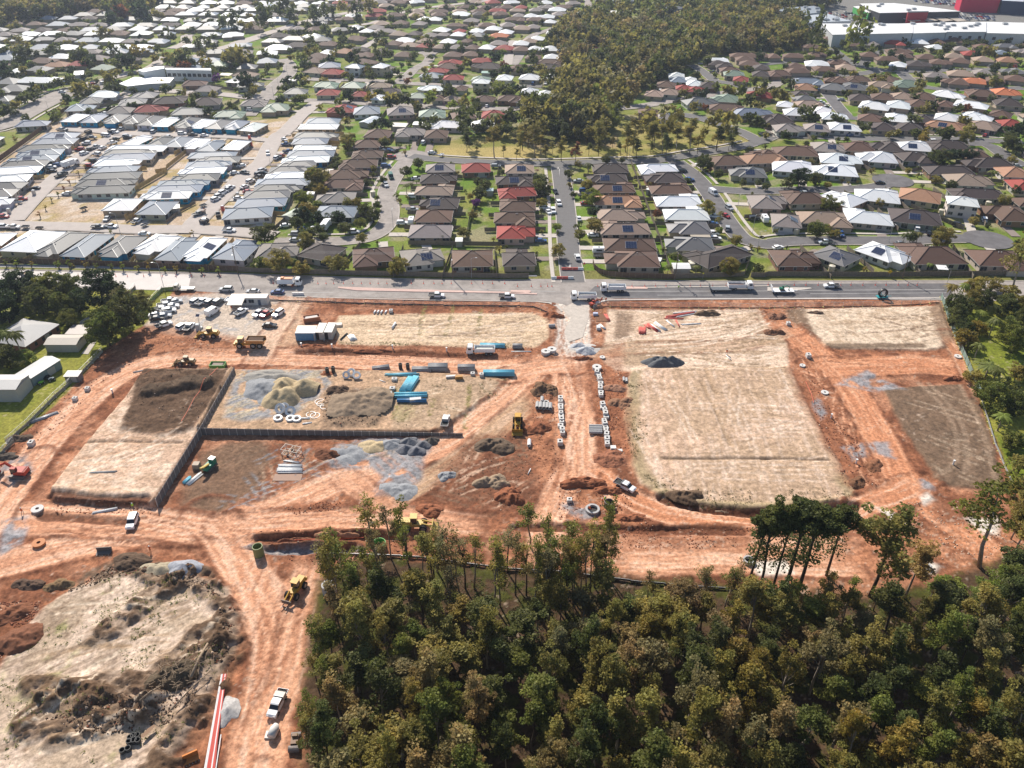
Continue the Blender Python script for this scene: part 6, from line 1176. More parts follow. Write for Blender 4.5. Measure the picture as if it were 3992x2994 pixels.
for x, y, k, c, d, l in ((1415,410, 'utetray', 'w',40, 'parked alone below the long file of cars'), (1575,425, 'suv', 'w',62, 'parked left of the portable toilet'), (1632,430, 'utetray', 'w',82, 'beside the portable toilet'), (1690,207, 'suv', 's',66, 'first in the row of four near the office'), (1745,212, 'ute', 'w',66, 'second in the row of four near the office'), (1815,214, 'suv', 'g',68, 'third in the row of four near the office'), (1885,210, 'suv', 'g',68, 'fourth in the row of four near the office'),
  (1832,300, 'van', 'w',66, 'alone in the middle of the car park'), (2078,300, 'ute', 'w',62, 'parked below the office awning'), (1970,195, 'trailer', 'w',80, 'left of the site office'), (1585,100, 'flatbed', 'c',180, 'at the edge of the white road stretch'), (1950,105, 'suv', 's',180, 'driving above the car park'), (2180,120, 'sedan', 's',180, 'driving just left of the blue car')):
 veh('C0', x, y, k, c, d, l, sc_=.8 if k == 'flatbed' else 1)
for x, y, k, c, d, l in ((22,310, 'utetray', 'w',-116, 'third from the right below the site office'), (85,315, 'utetray', 'r',-116, 'between two white cars below the office'), (187,312, 'suv', 'w',-116, 'rightmost below the site office'), (112,413, 'sedan', 'k',0, 'alone right of the car park'), (180,125, 'sedan', 'b',180, 'driving beside the road sweeper'), (290,58, 'sweeper', 'w',0, 'parked on the left part of the road'), (1555,158, 'utetray', 'w',0, 'driving on the middle of the big road'), (2160,165, 'utetray', 'w',0, 'driving behind the other pickup on the road'), (1925,640, 'tipper', 'w',180, 'with empty pale tray on the upper haul road')):
 veh('C1', x, y, k, c, d, l, load=(.55,.55,.5) if k == 'tipper' else None)
veh('C1',1630,1240, 'utetray', 'w',86, 'standing alone on the grassy middle pad')
veh('C2',600,180, 'tipper', 'w',180, 'loaded with gravel at the site entrance'); veh('C2',855,108, 'tipper', 'w',180, 'beside the pink median strip', load=(.5,.5,.52)); veh('C2',1965,90, 'tipper', 'w',0, 'towing the flat trailer', load=(.14,.07,.05)); veh('C2',1790,105, 'float', 'g',0, 'behind the tipper on the new asphalt')
veh('C3',130,120, 'float', 'w',0, 'carrying a small green excavator'); veh('C3',550,75, 'utetray', 'w',180, 'driving alone on the right part of the road')
o = veh('D0',1140,735, 'suv', 'w',-83, 'beside the worker in the green jacket'); o = veh('D2',968,430, 'utetray', 'w',-38, 'driving down the curved haul road'); veh('E1',178,885, 'utebox', 'w',-101, 'parked beside the bush in the foreground')
for i, (reg, x, y, k, c, d, l) in enumerate((('B1',1115,485, 'suv', 'w',-70, 'parked on the curved street below the tree'), ('B1',1158,415, 'van', 'e',-75, 'driving on the curved street'), ('B1',980,370, 'sedan', 'b',10, 'in a driveway beside two brown houses'), ('B1',1145,190, 'sedan', 'b',0, 'parked left of the turning circle'), ('B1',1070,180, 'sedan', 's',0, 'beside the blue car at the circle'), ('B1',1515,207, 'sedan', 'w',0, 'at the edge of the mown oval'), ('B1',1595,230, 'trailer', 'w',60, 'standing on the edge of the oval'), ('B1',1200,190, 'sedan', 'k',60, 'on the drive above the turning circle'), ('B1',1440,120, 'suv', 'w',80, 'at the brown gabled house above the oval'), ('B1',1375,430, 'sedan', 'w',10, 'left of the dark house, first lot'), ('B1',1350,585, 'suv', 'w',0, 'left of the tan house on the curved street'), ('B1',1345,700, 'utetray', 's',0, 'on the drive of the dark house'), ('B1',1255,815, 'suv', 'w',5, 'beside the white box trailer'), ('B1',1335,810, 'caravan', 'w',90, 'beside the tan roofed house'), ('B1',605,850, 'boxtruck', 'w',85, 'between dark trees left of the bend'), ('B1',840,890, 'suv', 'w',0, 'on the path at the bend of the street'), ('B1',250,835, 'sedan', 'w',20, 'on the concrete drive beside the estate'), ('B1',345,910, 'suv', 's',0, 'in front of the dark trees'), ('B1',335,960, 'sedan', 's',0, 'below the silver wagon'), ('B1',400,875, 'suv', 'b',0, 'half hidden under the trees'), ('B1',490,860, 'sedan', 'w',60, 'left of the box truck'), ('B1',2065,325, 'suv', 's',0, 'right of the red roofed house'), ('B1',2175,320, 'sedan', 'k',0, 'in the street corner by the tan roof'),
  ('B1',98,215, 'suv', 'w',-75, 'at the corner of the wide estate street'), ('B1',175,252, 'suv', 'w',75, 'beside the stack of estate houses'), ('B1',213,240, 'utetray', 'r',75, 'on the estate verge beside a white car'), ('B1',240,92, 'sedan', 'w',-50, 'high on the wide estate street'), ('B1',50,360, 'suv', 's',60, 'parked above the white roofed stack'), ('B1',20,390, 'suv', 'g',60, 'second of three beside the stack'), ('B1',25,420, 'ute', 'k',60, 'third of three beside the stack'),
  ('B2',365,542, 'sedan', 'k',-80, 'parked on the left of the central street'), ('B2',395,645, 'suv', 'w',-82, 'parked on the central street by the kerb'), ('B2',347,710, 'suv', 'w',-85, 'right one of two white cars on the drive'), ('B2',305,718, 'sedan', 'w',-75, 'left one of two white cars on the drive'), ('B2',568,775, 'sedan', 'w',95, 'on the lawn side of the central street'), ('B2',612,578, 'ute', 'k',10, 'left of the terracotta roofed house'), ('B2',690,918, 'sedan', 'w',0, 'left of the tan roofed house'), ('B2',555,1110, 'suv', 'w',95, 'parked near the red barriers'), ('B2',240,965, 'sedan', 'b',0, 'beside the dark red roofed house'), ('B2',740,1065, 'caravan', 'w',0, 'left of the brown roofs near the barriers'), ('B2',730,1095, 'trailer', 'g',0, 'below the white caravan'), ('B2',1725,555, 'van', 'w',-70, 'at the fork of the dark street'), ('B2',1865,685, 'suv', 's',-72, 'parked at the right kerb of the dark street'), ('B2',1832,750, 'sedan', 'r',-60, 'on the dark street below the silver wagon'), ('B2',1725,820, 'sedan', 'b',5, 'right of the white roofed house'), ('B2',1850,860, 'suv', 's',75, 'on the lawn at the bend'), ('B2',1725,905, 'suv', 'w',0, 'upper of two by the carport'), ('B2',1745,950, 'suv', 'w',0, 'lower of two by the carport'), ('B2',2080,775, 'suv', 'k',10, 'left of the parked caravan'), ('B2',2170,790, 'caravan', 'w',90, 'below the tan hipped roofs'),
  ('B3',90,1025, 'sedan', 'w',20, 'at the left end of the lower dark street'), ('B3',500,980, 'utetray', 'w',180, 'on the lower dark street'), ('B3',612,865, 'caravan', 'w',60, 'between the tan and white roofed houses'), ('B3',1290,865, 'suv', 'w',70, 'in front of the dark roofed house'), ('B3',1455,840, 'trailer', 'w',0, 'carrying a boat in front of the dark house'), ('B3',1645,832, 'suv', 'k',-30, 'below the two storey white house'), ('B3',1870,785, 'suv', 'w',70, 'right of the two storey house'), ('B3',970,465, 'sedan', 'k',0, 'on the upper turning circle'), ('B3',1470,425, 'suv', 'w',20, 'right of the upper turning circle'), ('B3',715,55, 'sedan', 'b',30, 'in front of the white roof by the long street'), ('B3',1090,315, 'sedan', 'w',20, 'beside the white roof at the circle head'), ('B3',1150,990, 'sedan', 'g',0, 'below the palms of the lower street'), ('B3',1440,110, 'suv', 'w',0, 'beside the bare tree on the long street'))):
 veh(reg, x, y, k, c, d, l, z=.06)
for i, (x, y, k, c, d) in enumerate(((615,318, 'boxtruck', 'w',65), (520,410, 'ute', 'k',62), (540,390, 'suv', 'k',62), (725,215, 'suv', 'w',62), (765,185, 'ute', 'k',62), (825,160, 'ute', 's',80), (885,165, 'sedan', 'w',70), (970,125, 'ute', 'w',60), (990,95, 'ute', 'k',60), (910,60, 'suv', 'w',160), (835,220, 'suv', 'w',160), (1095,68, 'suv', 's',10), (790,80, 'utetray', 'g',5), (1860,610, 'suv', 'w',58), (1890,580, 'suv', 's',58), (1925,550, 'suv', 'w',58), (1960,530, 'ute', 's',58), (1985,510, 'suv', 'w',58), (1715,735, 'utetray', 'g',50), (1765,790, 'suv', 'w',100), (1880,740, 'ute', 'k',110), (1755,665, 'trailer', 'g',50), (2160,455, 'suv', 'w',60), (2110,500, 'sedan', 'w',60), (2105,380, 'utetray', 'g',160), (845,850, 'utetray', 'g',0), (955,845, 'ute', 'w',-5), (1180,800, 'utetray', 'w',75), (1250,835, 'trailer', 'g',60), (1975,880, 'ute', 'w',0), (345,862, 'trailer', 'k',0), (225,850, 'trailer', 'g',0), (115,850, 'ute', 'w',0), (30,845, 'suv', 'w',0), (725,690, 'trailer', 'k',60), (440,335, 'suv', 'w',20), (530,12, 'utetray', 's',0), (1245,905, 'sedan', 'w',0), (20,760, 'ute', 'r',0), (165,640, 'trailer', 's',20), (180,610, 'utetray', 'r',20))):
 veh('B0', x, y, k, c, d, ('standing among the builders on the new estate street', 'parked by the unfinished houses of the new estate')[i % 2], z=.06)['group'] = 'vehicles of the builders in the new estate'
for i, (x, y, k, c, d) in enumerate(((545,1115, 'suv', 'k',0), (910,1165, 'suv', 'w',-10), (990,1135, 'suv', 'w',-20), (1100,1180, 'sedan', 'k',10), (1570,1150, 'suv', 'w',0), (1660,1160, 'ute', 'k',0), (1760,1165, 'sedan', 'w',0), (1855,1140, 'utetray', 'r',80), (800,720, 'sedan', 'r',60), (890,715, 'suv', 'w',70), (535,790, 'sedan', 'w',20), (2160,945, 'suv', 'w',0), (1530,1110, 'trailer', 'g',0))):
 veh('A0', x, y, k, c, d, 'far car by the upper estate terrace and wide road', z=.06)['group'] = 'far cars at the upper left'
k = 0
for h in HOUSES:                                           # a car on the drive of many homes
 if 'drive' not in h or rnd.random() > .36 or h['y'] < 300: continue
 a = h['drive']; kd = rnd.choice(('sedan', 'suv', 'sedan', 'suv', 'ute')); c = rnd.choice('wwsgkbrw'); o = mk_vehicle(kd, VC[c][0], VN[kd][0], f"{VC[c][1]} {VN[kd][1]} on the drive of a suburban house", VN[kd][0].replace('_', ' ').replace('pickup truck', 'pickup')); o['group'] = f'{VC[c][1]} cars on driveways of the suburb'
 o.location = (a[0], a[1],.08); o.rotation_euler = (0,0, a[2] + (math.pi if rnd.random() < .6 else 0)); k += 1
# ------------------------------------------------------------------ machines
YEL = (.55,.30,.04)
def place(root, reg, x, y, deg, dz=0.0, z=None):
 g = G(reg, x, y); q = W(reg, x, y, g[2] + .9) if z is None else W(reg, x, y, z + .9); root.location = (q[0], q[1], (gz(*q) if z is None else z) + dz); root.rotation_euler = (0,0, math.radians(deg)); return root
def excavator(reg, x, y, deg, colr, label, s=1.0, boomdeg=0, z=None):
 r = ob('excavator', None); tag(r, label, 'excavator')
 for sy in (1,-1):
  t = MB(); t.extr([(-1.7,.15), (-1.9,.45), (-1.6,.78), (1.6,.78), (1.9,.45), (1.7,.15), (1.4,0), (-1.4,0)], sy * 1.15 - .28, sy * 1.15 + .28); ob('track', t.mesh('track', [M_STEEL]), r)
 b = MB(); b.box((-.6,0,1.45), (2.6,2.3,.9), taper=(.95,.92)); b.box((0,0,.95), (1.2,1.2,.3)); b.box((-1.75,0,1.4), (.5,2.2,1.0)); ob('body', b.mesh('body', [M_MACH]), r, color=colr)
 c = MB(); c.box((.55,.62,1.95), (1.3,.95,1.5), taper=(.85,.9)); ob('cab', c.mesh('cab', [M_CGLASS]), r); c = MB(); c.box((.5,.62,2.74), (1.15,.9,.1)); ob('cab_roof', c.mesh('cab_roof', [M_MACH]), r, color=colr)
 m = MB(); m.box((1.6,-.15,2.7), (2.9,.38,.5), ry=-.75); ob('boom', m.mesh('boom', [M_MACH]), r, color=colr); m = MB(); m.box((3.5,-.15,3.0), (2.4,.32,.42), ry=.45); ob('boom', m.mesh('boom', [M_MACH]), r, color=colr)
 m = MB(); m.box((4.7,-.15,1.75), (.32,.3,2.3), ry=.25); ob('stick', m.mesh('stick', [M_MACH]), r, color=colr); m = MB(); m.extr([(4.1,.15), (4.0,.75), (4.5,.95), (4.9,.6), (4.8,.2), (4.4,0)],-.65,.35); ob('bucket', m.mesh('bucket', [M_STEEL]), r)
 r.scale = (s, s, s); return place(r, reg, x, y, deg, z=z)
def loader(reg, x, y, deg, colr, label, s=1.0, forks=False):
 r = ob('wheel_loader', None); tag(r, label, 'loader'); b = MB(); b.box((-1.9,0,1.7), (2.4,1.7,1.1), taper=(.9,.85)); b.box((.2,0,1.25), (2.4,1.5,.7)); b.box((-3.1,0,1.4), (.4,1.8,.8)); ob('body', b.mesh('body', [M_MACH]), r, color=colr)
 c = MB(); c.box((-.45,0,2.5), (1.35,1.4,1.3), taper=(.9,.9)); ob('cab', c.mesh('cab', [M_CGLASS]), r); c = MB(); c.box((-.45,0,3.22), (1.5,1.55,.16)); ob('cab_roof', c.mesh('cab_roof', [M_MACH]), r, color=colr)
 for sy in (1,-1): a = MB(); a.box((2.2, sy * .55,1.3), (2.4,.22,.35), ry=.3); ob('lift_arm', a.mesh('lift_arm', [M_MACH]), r, color=colr)
 k_ = MB()
 if forks:
  k_.box((3.4,0,1.0), (.1,2.2,.9))
  for sy in (.5,-.5): k_.box((4.1, sy,.6), (1.4,.14,.08))
  ob('forks', k_.mesh('forks', [M_STEEL]), r)
 else: k_.extr([(3.1,.3), (3.1,1.3), (3.35,1.45), (3.3,.6), (4.3,.25), (4.3,.12)],-1.4,1.4); ob('bucket', k_.mesh('bucket', [M_MACH]), r, color=tuple(v * .7 for v in colr))
 add_wheels(r, 'l', [(1.4,1.05), (1.4,-1.05), (-1.8,1.05), (-1.8,-1.05)]); r.scale = (s, s, s); return place(r, reg, x, y, deg)
def dumper(reg, x, y, deg, label):
 r = ob('dump_truck', None); tag(r, label, 'dump truck'); b = MB(); b.box((3.2,0,1.5), (2.2,2.2,.9), taper=(.9,.8)); b.box((0,0,1.0), (7.5,1.0,.5)); b.box((4.5,0,1.3), (.5,2.4,.7)); ob('body', b.mesh('body', [M_MACH]), r, color=YEL)
 c = MB(); c.box((2.7,0,2.5), (1.6,1.9,1.3), taper=(.85,.9)); ob('cab', c.mesh('cab', [M_CGLASS]), r); c = MB(); c.box((2.65,0,3.2), (1.7,1.95,.14)); ob('cab_roof', c.mesh('cab_roof', [M_MACH]), r, color=YEL)
 d = MB(); d.box((-1.9,0,1.7), (5.2,2.4,.15)); d.box((-1.9,1.35,2.3), (5.4,.14,1.3), rx=-.2); d.box((-1.9,-1.35,2.3), (5.4,.14,1.3), rx=.2); d.box((.8,0,2.4), (.14,2.8,1.5), ry=-.2); d.box((-4.4,0,1.9), (.8,2.4,.12), ry=.35); ob('tipping_body', d.mesh('tipping_body', [M_MACH]), r, color=(.50,.24,.08))
 l = MB(); l.box((-1.9,0,2.3), (4.8,2.35,.9), taper=(.92,.9)); ob('load', l.mesh('load', [M_LOADC]), r, color=(.10,.06,.04)); add_wheels(r, 'm', [(3.0,1.15), (3.0,-1.15), (-1.1,1.15), (-1.1,-1.15), (-3.1,1.15), (-3.1,-1.15)]); return place(r, reg, x, y, deg)
dumper('C0',2160,580,180, 'yellow articulated dump truck below the car park')
loader('C0',1800,495,178, YEL, 'yellow wheel loader beside the portable toilet'); loader('C0',1600,735,178, (.25,.16,.06), 'muddy loader above the dark topsoil',.9); loader('D1',335,1330,-108, YEL, 'yellow loader with forks beside the bush',1.0, True); loader('C2',40,1265,-92, YEL, 'yellow loader between the two red spoil heaps',1.0)
loader('D1',1380,770,0, (.60,.42,.12), 'pale yellow machine half hidden behind the gum tree',1.1)
excavator('D0',165,315,178, (.42,.05,.03), 'red excavator at the left edge of the site',1.05); excavator('C2',690,232,30, (.42,.06,.03), 'small red excavator at the site entrance',.62); excavator('C3',130,92,0, (.03,.20,.12), 'small green excavator on the white trailer',.5, z=1.05)
# green drilling rig with hoses
r = ob('drill_rig', None); tag(r, 'green drilling rig beside the timber stack', 'drill rig'); b = MB(); b.box((0,0,.9), (3.6,1.6,.9)); b.box((-1.2,.1,1.6), (1.2,1.4,.8)); ob('body', b.mesh('body', [M_MACH]), r, color=(.03,.22,.13)); b = MB(); b.box((1.6,0,1.7), (3.0,.5,.4), ry=-.25); b.tube([(.5,.4,1.6), (2.6,.4,2.0)],.16,8); ob('mast', b.mesh('mast', [M_MACH]), r, color=(.45,.32,.06))
for sy in (1,-1): t = MB(); t.extr([(-1.6,.1), (-1.8,.4), (-1.5,.65), (1.4,.65), (1.7,.4), (1.5,.1)], sy * .9 - .2, sy * .9 + .2); ob('track', t.mesh('track', [M_STEEL]), r)
t = MB(); t.box((-1.3,0,2.15), (1.3,1.4,.1)); ob('canopy', t.mesh('canopy', [M_GALV]), r); place(r, 'D0',1805,250,-110)
# cable drum trailer on the road
r = ob('pipe_drum_trailer', None); tag(r, 'teal trailer with a big black pipe coil on the road', 'trailer'); b = MB(); b.box((0,0,.6), (3.6,1.9,.12)); b.box((2.4,0,.6), (1.6,.12,.12)); b.box((0,.8,1.1), (.12,.12,1.2)); b.box((0,-.8,1.1), (.12,.12,1.2)); ob('frame', b.mesh('frame', [mat('teal_paint', (.03,.30,.33),.5)]), r)
b = MB(); b.ring((0,0,1.9),1.55,1.05,.9,22,0, 'Y'); ob('coil', b.mesh('coil', [mat('black_pipe', (.02,.02,.022),.5)]), r); add_wheels(r, 'c', [(-.4,1.05), (-.4,-1.05)]); place(r, 'C3',990,160,5)
r = ob('machine', None); tag(r, 'small rusty roller near the bottom of the bush edge', 'roller'); b = MB(); b.box((0,0,.9), (1.6,1.2,.9)); b.box((-.6,0,1.5), (.5,.9,.5)); ob('body', b.mesh('body', [M_MACH]), r, color=(.20,.11,.06)); b = MB(); b.tube([(1.3,-.9,.6), (1.3,.9,.6)],.6,14); ob('drum', b.mesh('drum', [M_STEEL]), r); b = MB(); b.tube([(-1.3,-.8,.5), (-1.3,.8,.5)],.5,12); ob('drum', b.mesh('drum', [M_STEEL]), r); r.name = 'roller'; place(r, 'E1',330,1200,-85)
r = ob('digger_bucket', None); tag(r, 'dark empty digger bucket lying beside the haul road', 'bucket'); b = MB(); b.extr([(-.7,0), (-.8,.9), (-.3,1.2), (-.25,.3), (.7,.15), (.7,0)],-1.5,1.5); ob('shell', b.mesh('shell', [M_STEEL]), r); b = MB(); [b.box((.85, -1.2 + i * .6,.08), (.35,.14,.1)) for i in range(5)]; ob('teeth', b.mesh('teeth', [M_STEEL]), r); place(r, 'D0',890,985,-85)
r = ob('digger_bucket', None); tag(r, 'orange rusty digger bucket beside the red and white pipes', 'bucket'); b = MB(); b.extr([(-.7,0), (-.8,.9), (-.3,1.2), (-.25,.3), (.7,.15), (.7,0)],-1.2,1.2); ob('shell', b.mesh('shell', [M_MACH]), r, color=(.45,.16,.04)); b = MB(); [b.box((.85, -1.0 + i * .5,.08), (.35,.14,.1)) for i in range(5)]; ob('teeth', b.mesh('teeth', [M_STEEL]), r); place(r, 'E0',1640,1330,-60)
# ------------------------------------------------------------------ retaining walls: posts and concrete panels
M_RETW = mat('retaining_panel', (.20,.18,.17),.9, noise=.2, nscale=2, bump=.3, bscale=12); M_RETP = mat('retaining_post', (.45,.42,.38),.7)
def retwall(pts, h0, h1, zb, label):
 p0 = pts[0]; root = ob('retaining_wall', None, None, (p0[0], p0[1],0)); tot = sum(math.hypot(b[0] - a[0], b[1] - a[1]) for a, b in zip(pts, pts[1:])); run = 0
 pm_ = MB()
 for k in range(4): pm_.box((0,0, .125 + k * .25), (.98,.10,.24))
 pm_ = pm_.mesh('panel', [M_RETW]); po = MB(); po.box((0,0,.5), (.13,.2,1)); po = po.mesh('post', [M_RETP])
 for a, b in zip(pts, pts[1:]):
  L_ = math.hypot(b[0] - a[0], b[1] - a[1]); k = max(1, round(L_ / 2.0)); an = math.atan2(b[1] - a[1], b[0] - a[0])
  for i in range(k):
   t = (i + .5) / k; h = h0 + (h1 - h0) * (run + L_ * t) / tot; x, y = a[0] + (b[0] - a[0]) * t - p0[0], a[1] + (b[1] - a[1]) * t - p0[1]
   ob('panel', pm_, root, (x, y, zb - .1), an, scale=(L_ / k,1, h + .1)); t = i / k; x, y = a[0] + (b[0] - a[0]) * t - p0[0], a[1] + (b[1] - a[1]) * t - p0[1]
   ob('post', po, root, (x + .08 * math.sin(an), y - .08 * math.cos(an), zb - .1), an, scale=(1,1, h + .2))
  run += L_
 return tag(root, label, 'wall')
def off(pts, d):
 q = []
 for i, p in enumerate(pts):
  a = pts[max(i - 1,0)]; b = pts[min(i + 1, len(pts) - 1)]; L_ = math.hypot(b[0] - a[0], b[1] - a[1]); q.append((p[0] + (b[1] - a[1]) / L_ * d, p[1] - (b[0] - a[0]) / L_ * d))
 return q
retwall(off(poly('D', '331,1083 427,930 502,797',1.75),.6),2.5,2.5,0.0, 'grey panelled retaining wall beside the left pad, running away from the camera')
retwall(off(poly('D', '430,929 1000,932',1.0),.65),2.2,.9,0.0, 'long grey panelled retaining wall below the middle pad')
# ------------------------------------------------------------------ heaps
def heap(reg, x, y, rx, ry, h, colr, label, rz=0.0, seed=1, peaks=1, cat='heap', name='heap', c2=None, rough=.25):
 g = G(reg, x, y); n = 40; vs_, fs = [], []; mb = MB(); cx, cy = W(reg, x, y, g[2])
 pk = [(0,0,1.0)] if peaks == 1 else [(rnd.uniform(-.55,.55), rnd.uniform(-.4,.4), rnd.uniform(.6,1)) for _ in range(peaks)]
 for j in range(n + 1):
  for i in range(n + 1):
   u, v = i / n * 2 - 1, j / n * 2 - 1
   ang = math.atan2(v, u); edge = 1 + .12 * math.sin(3 * ang + seed) + .08 * math.sin(5 * ang + seed * 2)
   z = 0
   for a, b, k in pk:
    d = math.hypot((u - a) / (1 if peaks == 1 else .62), (v - b) / (1 if peaks == 1 else .62)) / edge; z = max(z, k * max(0, 1 - d))
   z = z ** .9 * h; nz = float(fbm(np.array(u * rx + seed * 9.), np.array(v * ry + seed * 5.),1.1,5, seed,.62)) - .5
   z += nz * rough * h * min(1, z / h * 4); vs_.append((u * rx, v * ry, z - .12 if z < .05 else z))
 for j in range(n):
  for i in range(n):
   a = j * (n + 1) + i
   if max(vs_[k][2] for k in (a, a + 1, a + n + 1, a + n + 2)) > 0: fs.append((a, a + 1, a + n + 2, a + n + 1))
 mb.add(vs_, fs); m_ = mat('heap_' + '_'.join(str(int(v * 1000)) for v in colr), colr,.95, spec=.1, noise=.28, nscale=2.5, bump=.6, bscale=6)
 o = ob(name, mb.mesh(name, [m_], True), None, (cx, cy, gz(cx, cy) - .02), rz); return tag(o, label, cat)
cg = (.27,.275,.285); cs_ = (.46,.36,.22); cr_ = (.27,.105,.055); cb = (.11,.075,.05)
heap('C2',1288,745,6.6,3.4,2.6, (.13,.135,.14), 'dark grey gravel heap on the big right pad', seed=3, peaks=5, name='gravel_heap')
heap('C2',565,598,2.6,2.0,1.3, (.40,.41,.43), 'left pale gravel heap at the junction', seed=4, name='gravel_heap'); heap('C2',632,640,3.2,2.6,1.7, (.42,.43,.45), 'right pale gravel heap at the junction', seed=5, name='gravel_heap'); heap('C2',620,620,5.5,4.2,.5, (.50,.47,.44), 'thin spread of pale gravel under the junction heaps', seed=6, peaks=4, name='gravel_heap')
heap('C1',300,1000,7.2,7.5,3.8, cs_, 'large yellow sand heap on the middle pad', seed=7, peaks=5, name='sand_heap'); heap('C1',70,1000,8.5,8.0,2.2, cg, 'broad grey gravel heap left of the sand heap', seed=8, peaks=8, name='gravel_heap'); heap('C1',180,850,9,3.5,1.2, (.30,.28,.25), 'low grey gravel ridge above the sand heap', seed=9, peaks=6, name='gravel_heap')
heap('C1',900,1080,8.5,7.5,2.0, (.27,.20,.14), 'rough brown soil heap between sand and grassy pad', seed=10, peaks=9, name='soil_heap', rough=.7); heap('C1',700,985,3.5,3,1.3, (.10,.065,.045), 'dark soil heap behind the rough brown heap', seed=11, peaks=3, name='soil_heap', rough=.7)
heap('D0',1375,1130,4.4,3.6,1.6, (.33,.28,.20), 'buff sand heap beside the lower left pad', seed=12, peaks=3, name='sand_heap'); heap('D0',1590,1155,3.7,3.0,1.7, (.30,.31,.34), 'grey gravel heap beside the buff sand heap', seed=13, name='gravel_heap')
heap('E0',1965,950,2.2,3.2,1.2, (.44,.42,.40), 'small pale sand heap beside the long red pipes', seed=14, name='sand_heap')
heap('C2',245,975,4.4,4.6,2.0, (.17,.10,.06), 'brown spoil heap at the top of the middle triangle', seed=15, peaks=5, name='soil_heap', rough=.8); heap('C2',205,1310,3.9,3.6,1.5, (.24,.095,.05), 'small red spoil heap right of the yellow loader', seed=16, peaks=4, name='soil_heap', rough=.8)
heap('C2',1670,315,5.2,2.4,1.7, (.17,.115,.075), 'brown soil heap beside the scattered red pipes', seed=17, peaks=4, name='soil_heap', rough=.6); heap('C2',930,1100,3.6,3.6,1.3, (.24,.13,.08), 'reddish spoil heap right of the row of pits', seed=18, peaks=5, name='soil_heap', rough=.8); heap('D2',1475,515,4.3,3.2,1.7, (.13,.085,.055), 'small dark soil heap on the lower big pad', seed=19, peaks=4, name='soil_heap', rough=.6)
for i, (x, y, r, c, l) in enumerate(((1150,75,3.0, cg, 'leftmost'), (1000,90,4.2, cs_, 'yellowish'), (780,170,6, cg, 'broad flat'), (1285,115,2.6, (.17,.17,.185), 'dark front'), (1380,130,2.4, (.17,.17,.185), 'dark rounded'), (1440,80,2.2, (.16,.16,.17), 'small dark'), (1320,50,2.4, (.18,.18,.19), 'rear middle'), (1510,45,2.0, (.14,.12,.10), 'rightmost brown'), (1220,480,4.6, cg, 'lower flattened'))):
 heap('D1', x, y, r, r * .8, 1.4 if r < 4 else 1.0, c, f'{l} gravel heap in the group below the long wall', seed=30 + i, peaks=1 if r < 3.5 else 6, name='gravel_heap')
for i, (reg, x, y, rx, ry, h, c, l) in enumerate((('D1',2050,90,5,3.5,1.6, (.14,.10,.07), 'dark soil heap below the middle triangle'), ('D1',2020,400,4.5,3,1.6, (.30,.22,.15), 'pale brown soil heap in the middle triangle'), ('D1',2180,520,3.6,3.6,1.8, cr_, 'red clay heap left of the lower junction'), ('D1',1490,640,3.2,2.6,1.1, cr_, 'red clay heap above the bush edge'), ('D1',620,160,3.6,3,1.1, (.16,.07,.04), 'dark red clay heap left of the gravel group'), ('D1',1640,350,2.2,2.2,.9, cg, 'small grey gravel heap in the rubble'), ('D2',600,400,5.5,2.0,1.4, cr_, 'red spoil ridge above the ring pit'), ('D2',830,470,4,2,1.3, cr_, 'red spoil heap left of the driving pickup'), ('D2',830,190,4,4,1.3, (.28,.12,.07), 'red spoil heap beside the lower end of the pits'), ('D2',1010,700,3.6,1.8,1.0, cr_, 'red spoil heap right of the ring pit'),
  ('C3',80,340,3,2.4,1.3, (.22,.11,.07), 'red brown spoil heap left of the far right pad'), ('C3',60,480,3.4,2.4,1.4, (.20,.10,.06), 'spoil heap at the corner of the big pad'), ('C3',415,310,2.8,1.4,.8, (.15,.10,.07), 'small brown heap on the far right pad'), ('C3',1600,875,3,1.6,1.0, cr_, 'red heap near the boundary fence'), ('D3',780,400,2.6,2.8,1.2, (.16,.08,.045), 'dark clay heap right of the big pad corner'), ('D3',900,250,2.6,3.2,1.1, (.22,.10,.055), 'clay heap beside the right haul road'), ('D0',1150,1080,5,3,1.6, (.12,.08,.055), 'dark soil heap behind the buff sand heap'), ('D0',240,1290,3.4,2.2,1.2, (.11,.07,.05), 'dark soil heap at the left edge'),
  ('D0',520,1290,3.4,2.2,1.2, (.20,.13,.07), 'brown earth heap below the left haul road'), ('D0',60,180,3.6,2.2,1.1, (.10,.08,.065), 'grey black soil heap beside the boundary fence'), ('C0',180,1390,3.5,2.2,1.1, (.12,.085,.06), 'dark soil heap at the fence corner'), ('C1',480,600,4,1.6,.8, cr_, 'red spoil ridge below the shipping containers'), ('C1',1000,635,6,1.4,.7, cr_, 'long red spoil ridge above the upper haul road'), ('C1',620,830,2.6,1.4,.6, cr_, 'small red ridge right of the gravel'),
  ('C2',350,330,3.4,2.2,1.1, cr_, 'red heap left of the site entrance'), ('C2',600,700,3.0,1.5,1.0, cr_, 'red heap above the open trench'), ('C2',880,960,3.4,2.2,.9, (.32,.17,.11), 'pale red rubble beside the pits'), ('E0',1500,640,5,3.4,2.0, (.10,.075,.05), 'dark heap of soil and branches on the lower left pad'), ('E0',150,350,4.5,4.5,1.6, (.19,.085,.05), 'ploughed red earth heap at the left edge'), ('E0',60,120,5,2.6,1.4, (.21,.09,.05), 'red earth heap above the ploughed heap'), ('D1',370,900,6,1.3,1.2, (.20,.085,.05), 'dark red bank behind the gravel trench'), ('D1',700,870,5,1.3,1.1, (.34,.17,.10), 'pale clay bank behind the gravel trench'))):
 heap(reg, x, y, rx, ry, h, c, l, rz=.5 if reg == 'E0' else 0, seed=60 + i, peaks=4 + int(rx), name='soil_heap', rough=.75)
